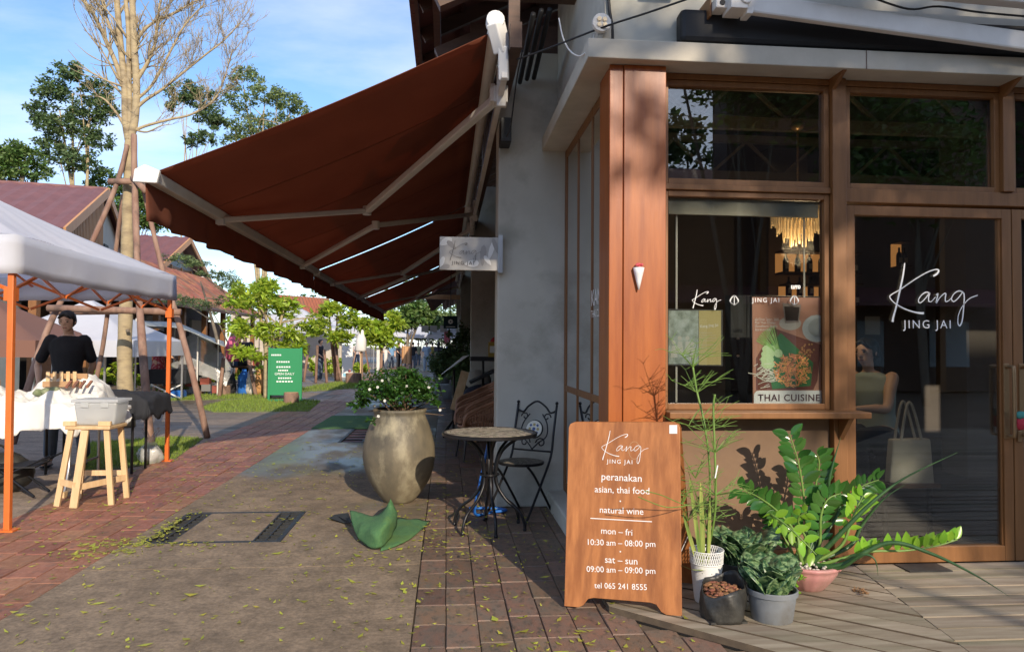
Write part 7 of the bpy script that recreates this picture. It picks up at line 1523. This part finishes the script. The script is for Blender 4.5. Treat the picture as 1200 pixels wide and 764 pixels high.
cp = E('hanging_screen', (AY(478, 420, 43).x, 43, 0), 'tan cloth panel hung between two poles at the far stalls', 'panel'); a, b_ = AY(471, 426, 43), AY(482, 406, 43); MB().grid(lambda u, v: (a.x+(b_.x-a.x)*u, 43+.06*math.sin(u*14), a.z+(b_.z-a.z)*v), 16, 3).build('cloth', cm_('tan_cloth', (.55, .33, .17)), cp, smooth=True)
for x in (a.x, b_.x): MB().tube([(x, 43, 0), (x, 43, b_.z+.1)], .03, 6).build('pole', M['frame'], cp)
hedge = leaves_np(crown_pts([(AY(125, 430, 21).x+i*.35, 21+random.uniform(-.2, .2), .45, .3, .35, .42) for i in range(-2, 14)], 2600, .2), .16, .4, .5); np_mesh('low_hedge', hedge[0], hedge[1], M['lime'], label='low bright hedge in front of the tiled shop building', cat='hedge')
V, Fq = leaves_np(crown_pts([(AY(365+i*9, 430, 34).x, 34, .35, .5, .4, .4) for i in range(8)], 1500, .2), .18, .4, .5); np_mesh('low_hedge', V, Fq, M['lime'], label='low hedge beyond the lime trees left of the walk', cat='hedge')
# ============================================================ TERRACE FURNITURE
def rattan_chair(o, rz, lab):
    c = E('rattan_chair', (0, 0, 0), lab, 'chair', 'rattan armchairs on the terrace'); m = M['rattan']
    rim = [(-.27, -.26, .42), (-.30, -.22, .56), (-.30, 0, .66), (-.27, .22, .76), (0, .30, .82), (.27, .22, .76), (.30, 0, .66), (.30, -.22, .56), (.27, -.26, .42)]; Pr = crom(rim, 6)
    MB().tube(Pr, .02, 8).build('arm_rail', m, c, smooth=True); MB().tube([p-UP*.03+Vector((0, 0, 0)) for p in Pr], .014, 7).build('arm_rail', m, c, smooth=True)
    seat = [Vector((.25*math.cos(t), -.02+.25*math.sin(t), .40)) for t in [i*6.283/24 for i in range(25)]]; MB().tube(seat, .016, 7).build('seat_rim', m, c, smooth=True); mb = MB(); mb.lathe([(.25, .39), (.25, .405)], (0, -.02, 0), 24); mb.build('seat', m, c)
    mb = MB()
    for i in range(1, len(Pr)-1):
        p = Pr[i]; a = math.atan2(p.y+.02, p.x); q = Vector((.25*math.cos(a), -.02+.25*math.sin(a), .40)); mb.tube([p, p.lerp(q, .5)+Vector((math.cos(a), math.sin(a), 0))*.025, q], .0065, 5)
    for f in (.35, .7):
        ring = []
        for p in Pr[2:-2]: a = math.atan2(p.y+.02, p.x); q = Vector((.25*math.cos(a), -.02+.25*math.sin(a), .40)); ring.append(p.lerp(q, f)+Vector((math.cos(a), math.sin(a), 0))*.022)
        mb.tube(ring, .007, 5)
    mb.build('woven_back', m, c, kind='stuff')
    for sx_, sy_ in ((-1, -1), (1, -1), (-1, 1), (1, 1)): MB().tube([(sx_*.2, sy_*.2, .39), (sx_*.24, sy_*.25, 0)], .011, 7).build('leg', M['black_iron'], c)
    c.location = o; c.rotation_euler.z = rz; return c
c0 = rattan_chair((.42, 8.9, 0), math.radians(-80), 'nearest rattan armchair behind the bistro table')
copy_tree(c0, (.44, 9.5, .03), math.radians(-80), 'second rattan armchair, pushed behind the nearest one'); copy_tree(c0, (.46, 10.15, .05), math.radians(-78), 'third rattan armchair, the farthest of the row')
lec = E('menu_stand', (.12, 11.2, 0), 'black menu stand with a tilted white page on the terrace', 'stand'); MB().tube([(.12, 11.2, 0), (.12, 11.2, 1.0)], .02, 8).build('pole', M['black_iron'], lec); MB().prism([(-.08, 11.0, .92), (.0, 11.0, .98), (.35, 11.15, 1.22), (.26, 11.15, 1.2)], (0, .3, 0)).build('board', M['white'], lec)
for a in (0, 2.1, 4.2): MB().tube([(.12, 11.2, .25), (.12+.3*math.cos(a), 11.2+.3*math.sin(a), .01)], .014, 6).build('foot', M['black_iron'], lec)
hs2 = E('host_desk', (.62, 10.9, 0), 'black high desk with a yellow notice card at the terrace wall', 'desk'); MB().box(.35, .95, 10.7, 11.2, 1.14, 1.20).build('top', M['black'], hs2, bevel=.01); MB().bar((.35, 10.9, .82), (.72, 10.9, 1.0), .4, .04).build('tray', M['black'], hs2)
for x in (.55, .85): MB().tube([(x, 11, 0), (x, 11, 1.14)], .02, 8).build('post', M['black_iron'], hs2)
MB().box(.62, .78, 10.85, 10.9, 1.2, 1.42).build('notice_card', cm_('yellow_card', (.45, .30, .06)), label='small yellow notice card standing on the black desk', cat='card'); MB().box(.64, .76, 10.842, 10.849, 1.26, 1.36).build('card_page', M['white'], label='white page clipped to the yellow notice card', cat='page')
MB().blob((.74, 11.1, 1.42), .08, 12, 8).build('red_lantern', cm_('red_lamp', (.30, .02, .02)), label='dark red round lantern behind the yellow card', cat='lantern', smooth=True)
wb = E('timber_board', (.22, 10.6, 0), 'pale timber board leaning against the terrace bench', 'board'); MB().bar((.12, 10.5, .45), (.28, 10.8, .98), .12, .03, (0, 1, 0)).build('plank', M['pine'], wb)
ben = E('terrace_bench', (.7, 11.6, 0), 'terrace bench with navy cushion and pale pillow', 'bench'); MB().box(.35, 1.3, 11.3, 11.9, 0, .45).build('base', M['frame'], ben, bevel=.01); mb = MB(); mb.blob((.72, 11.5, .62), (.45, .28, .16), 18, 10); mb.build('cushion', cm_('navy_cushion', (.012, .016, .035)), ben, smooth=True); mb = MB(); mb.blob((.5, 11.7, .82), (.22, .14, .16), 14, 9); mb.build('pillow', M['canvas'], ben, smooth=True)
sx = E('small_stool', (.55, 10.4, 0), 'low wooden box stool beside the rattan chairs', 'stool'); MB().box(.38, .8, 10.35, 10.6, .52, .62).build('top', M['edge_wood'], sx, bevel=.01)
for x in (.42, .76): MB().box(x-.02, x+.02, 10.4, 10.56, 0, .52).build('leg', M['edge_wood'], sx)
for (x, y, z, r0, lab, sd) in ((.35, 14.5, .9, .38, 'dark leafy pot plant in the terrace shade', 1), (.15, 19, 1.0, .5, 'dark bushy plant further along the terrace edge', 2), (.5, 22, 1.4, .55, 'tall dark plant at the far terrace wall', 3), (-.15, 27, .9, .55, 'farthest dark shrub along the terrace', 4), (-.1, 23.5, .7, .4, 'round shrub with pale leaves on the terrace edge', 5)):
    t = E('terrace_plant', (x, y, 0), lab, 'plant'); mb = MB(); mb.lathe([(r0*.45, 0), (r0*.6, .35), (r0*.62, .38)], (x, y, 0), 16); mb.build('pot', M['grey_plastic'], t, smooth=True); V, Fq = leaves_np(crown_pts([(x, y, z, r0, r0, z*.5)], 900, .2), .14, .4, .4); np_mesh('foliage', V, Fq, M['tree_d'], t); MB().tube([(x, y, .3), (x, y, z)], .02, 6).build('stem', M['stem_brown'], t)
# hanging signs under the far awning
q = AY(528, 378, 16); bs = E('round_emblem_sign', q, 'dark square hanging sign with a white flower emblem below the far awning', 'sign'); MB().box(q.x-.15, q.x+.15, 16, 16.04, q.z-.13, q.z+.14).build('panel', cm_('dark_teal_panel', (.015, .04, .055)), bs)
mb = MB()
for k in range(8): a = k*math.pi/4; mb.blob((q.x+.035*math.cos(a), 15.995, q.z+.02+.035*math.sin(a)), (.02, .004, .02), 8, 5)
mb.build('flower_emblem', M['letter'], bs); MB().box(q.x-.1, q.x+.1, 15.99, 15.998, q.z-.1, q.z-.085).build('small_lettering', M['letter'], bs); MB().tube([(q.x, 16.02, q.z+.14), (q.x, 16.02, 3.0)], .008, 5).build('hanger', M['black_iron'], bs)
for (px, lab) in ((498, 'left small pale sign hanging from the far porch beam'), (508, 'middle small grey sign hanging from the far porch beam'), (520, 'right small white sign hanging from the far porch beam')):
    q = AY(px, 385, 25.1); MB().box(q.x-.12, q.x+.12, 25.05, 25.1, q.z-.12, q.z+.1).build('hanging_sign', M['acrylic'], label=lab, cat='sign', group='small signs on the far porch beam')
q = AY(524, 395, 30); MB().box(q.x-.12, q.x+.12, 30, 30.05, q.z-.3, q.z+.25).build('pink_banner', cm_('pink_cloth', (.55, .13, .16)), label='small pink banner hanging at the far end of the terrace', cat='banner')
# ============================================================ WHAT STANDS BEHIND THE PHOTOGRAPHER (trees shade the front; building, tallest trees added to keep sky off the glass)
def back_tree(lab, x, y, cl, nl, ls, m, seed, r0=.16): tree('shade_tree', lab, (x, y, 0), [(c[0], c[1], c[2]) for c in cl[:3]], cl, nl, ls, m, M['bark_grey'], r0*.6, seed=seed, group='shade trees behind the viewpoint')
back_tree('tall shade tree standing across the deck from the glass door', 7.6, -9.5, [(7.4, -9.3, 8.5, 1.7, 1.6, .95), (8.6, -9.5, 8.1, 1.8, 1.6, 1.3), (5.5, -9.4, 10.2, 1.4, 1.3, .8), (10.0, -9.2, 7.4, 1.6, 1.4, 1.5), (7.6, -9.6, 9.9, 2.3, 1.6, 1.0), (6.2, -9.4, 9.4, 1.3, 1.3, .6)], 8200, .24, M['tree_g'], 51)
back_tree('smaller shade tree beside the tall one', 11.5, -8.0, [(11.2, -8, 5.8, 1.9, 1.6, 1.5), (12.4, -8, 6.2, 1.8, 1.5, 1.6), (11.6, -8.2, 7.6, 1.8, 1.5, 1.3)], 3800, .24, M['tree_g'], 52)
for i in range(9):
    x = -26+i*7.5; y = -26-4*math.sin(i*1.7); s_ = 1+.15*math.sin(i*2.3)
    back_tree(('first', 'second', 'third', 'fourth', 'fifth', 'sixth', 'seventh', 'eighth', 'ninth')[i]+' dark tree from the west end of the row behind the viewpoint', x, y, [(x, y, 3.6*s_, 3.6, 2.2, 2.6*s_), (x+2.4, y, 2.6, 2.6, 2, 2.2), (x-2.2, y, 3.0, 2.6, 2, 2.4)], 2600, .55, M['tree_d'], 60+i, .22)
gw_ = E('sky_screen_building', (2, -14, 0), 'unseen dark timber building added behind the viewpoint to screen sky from the glass', 'building'); MB().box(-9, 18, -14.6, -14.4, 0, 6.4).build('wall', M['dark_wood'], gw_); MB().box(9.2, 24, -16, -14.7, 0, 12).build('sky_screen_wing', M['dark_wood'], gw_); MB().prism([(-9.6, -13.9, 6.2), (-9.6, -18, 8.0), (-9.6, -18, 8.1), (-9.6, -13.9, 6.3)], (28, 0, 0)).build('roof', M['slate_roof'], gw_)  # unseen building and high wing, added to keep sky out of the glass
for i in range(9): MB().box(-8+i*3, -6.6+i*3, -14.39, -14.35, .8 if i % 3 else 0, 2.3).build('window', M['teal_wall'], gw_); MB().box(-8.1+i*3, -7.9+i*3, -13.9, -13.7, 0, 6.3).build('post', M['frame'], gw_)
MB().prism([(-9.2, -12.6, 2.7), (-9.2, -14.4, 3.3), (-9.2, -14.4, 3.4), (-9.2, -12.6, 2.8)], (27.4, 0, 0)).build('porch_roof', M['slate_roof'], gw_)
for i, (x, y) in enumerate(((6.5, -27), (11.5, -25.5), (16.5, -28))):
    tree('shade_tree', ('left', 'middle', 'right')[i]+' one of three unseen trees added behind the viewpoint to screen the sky', (x, y, 0), [(x, y, 11), (x-1, y, 9), (x+1.2, y, 9)], [(x, y, 10.5, 2.6, 2, 2.2), (x-1.6, y, 7.6, 2.4, 2, 2), (x+1.8, y, 7.8, 2.4, 2, 2.1), (x, y, 5.2, 2.8, 2, 2)], 4200, .5, M['tree_d'], M['bark_grey'], .2, seed=80+i, group='shade trees behind the viewpoint')  # added to cover the bright sky wedge mirrored in the upper pane
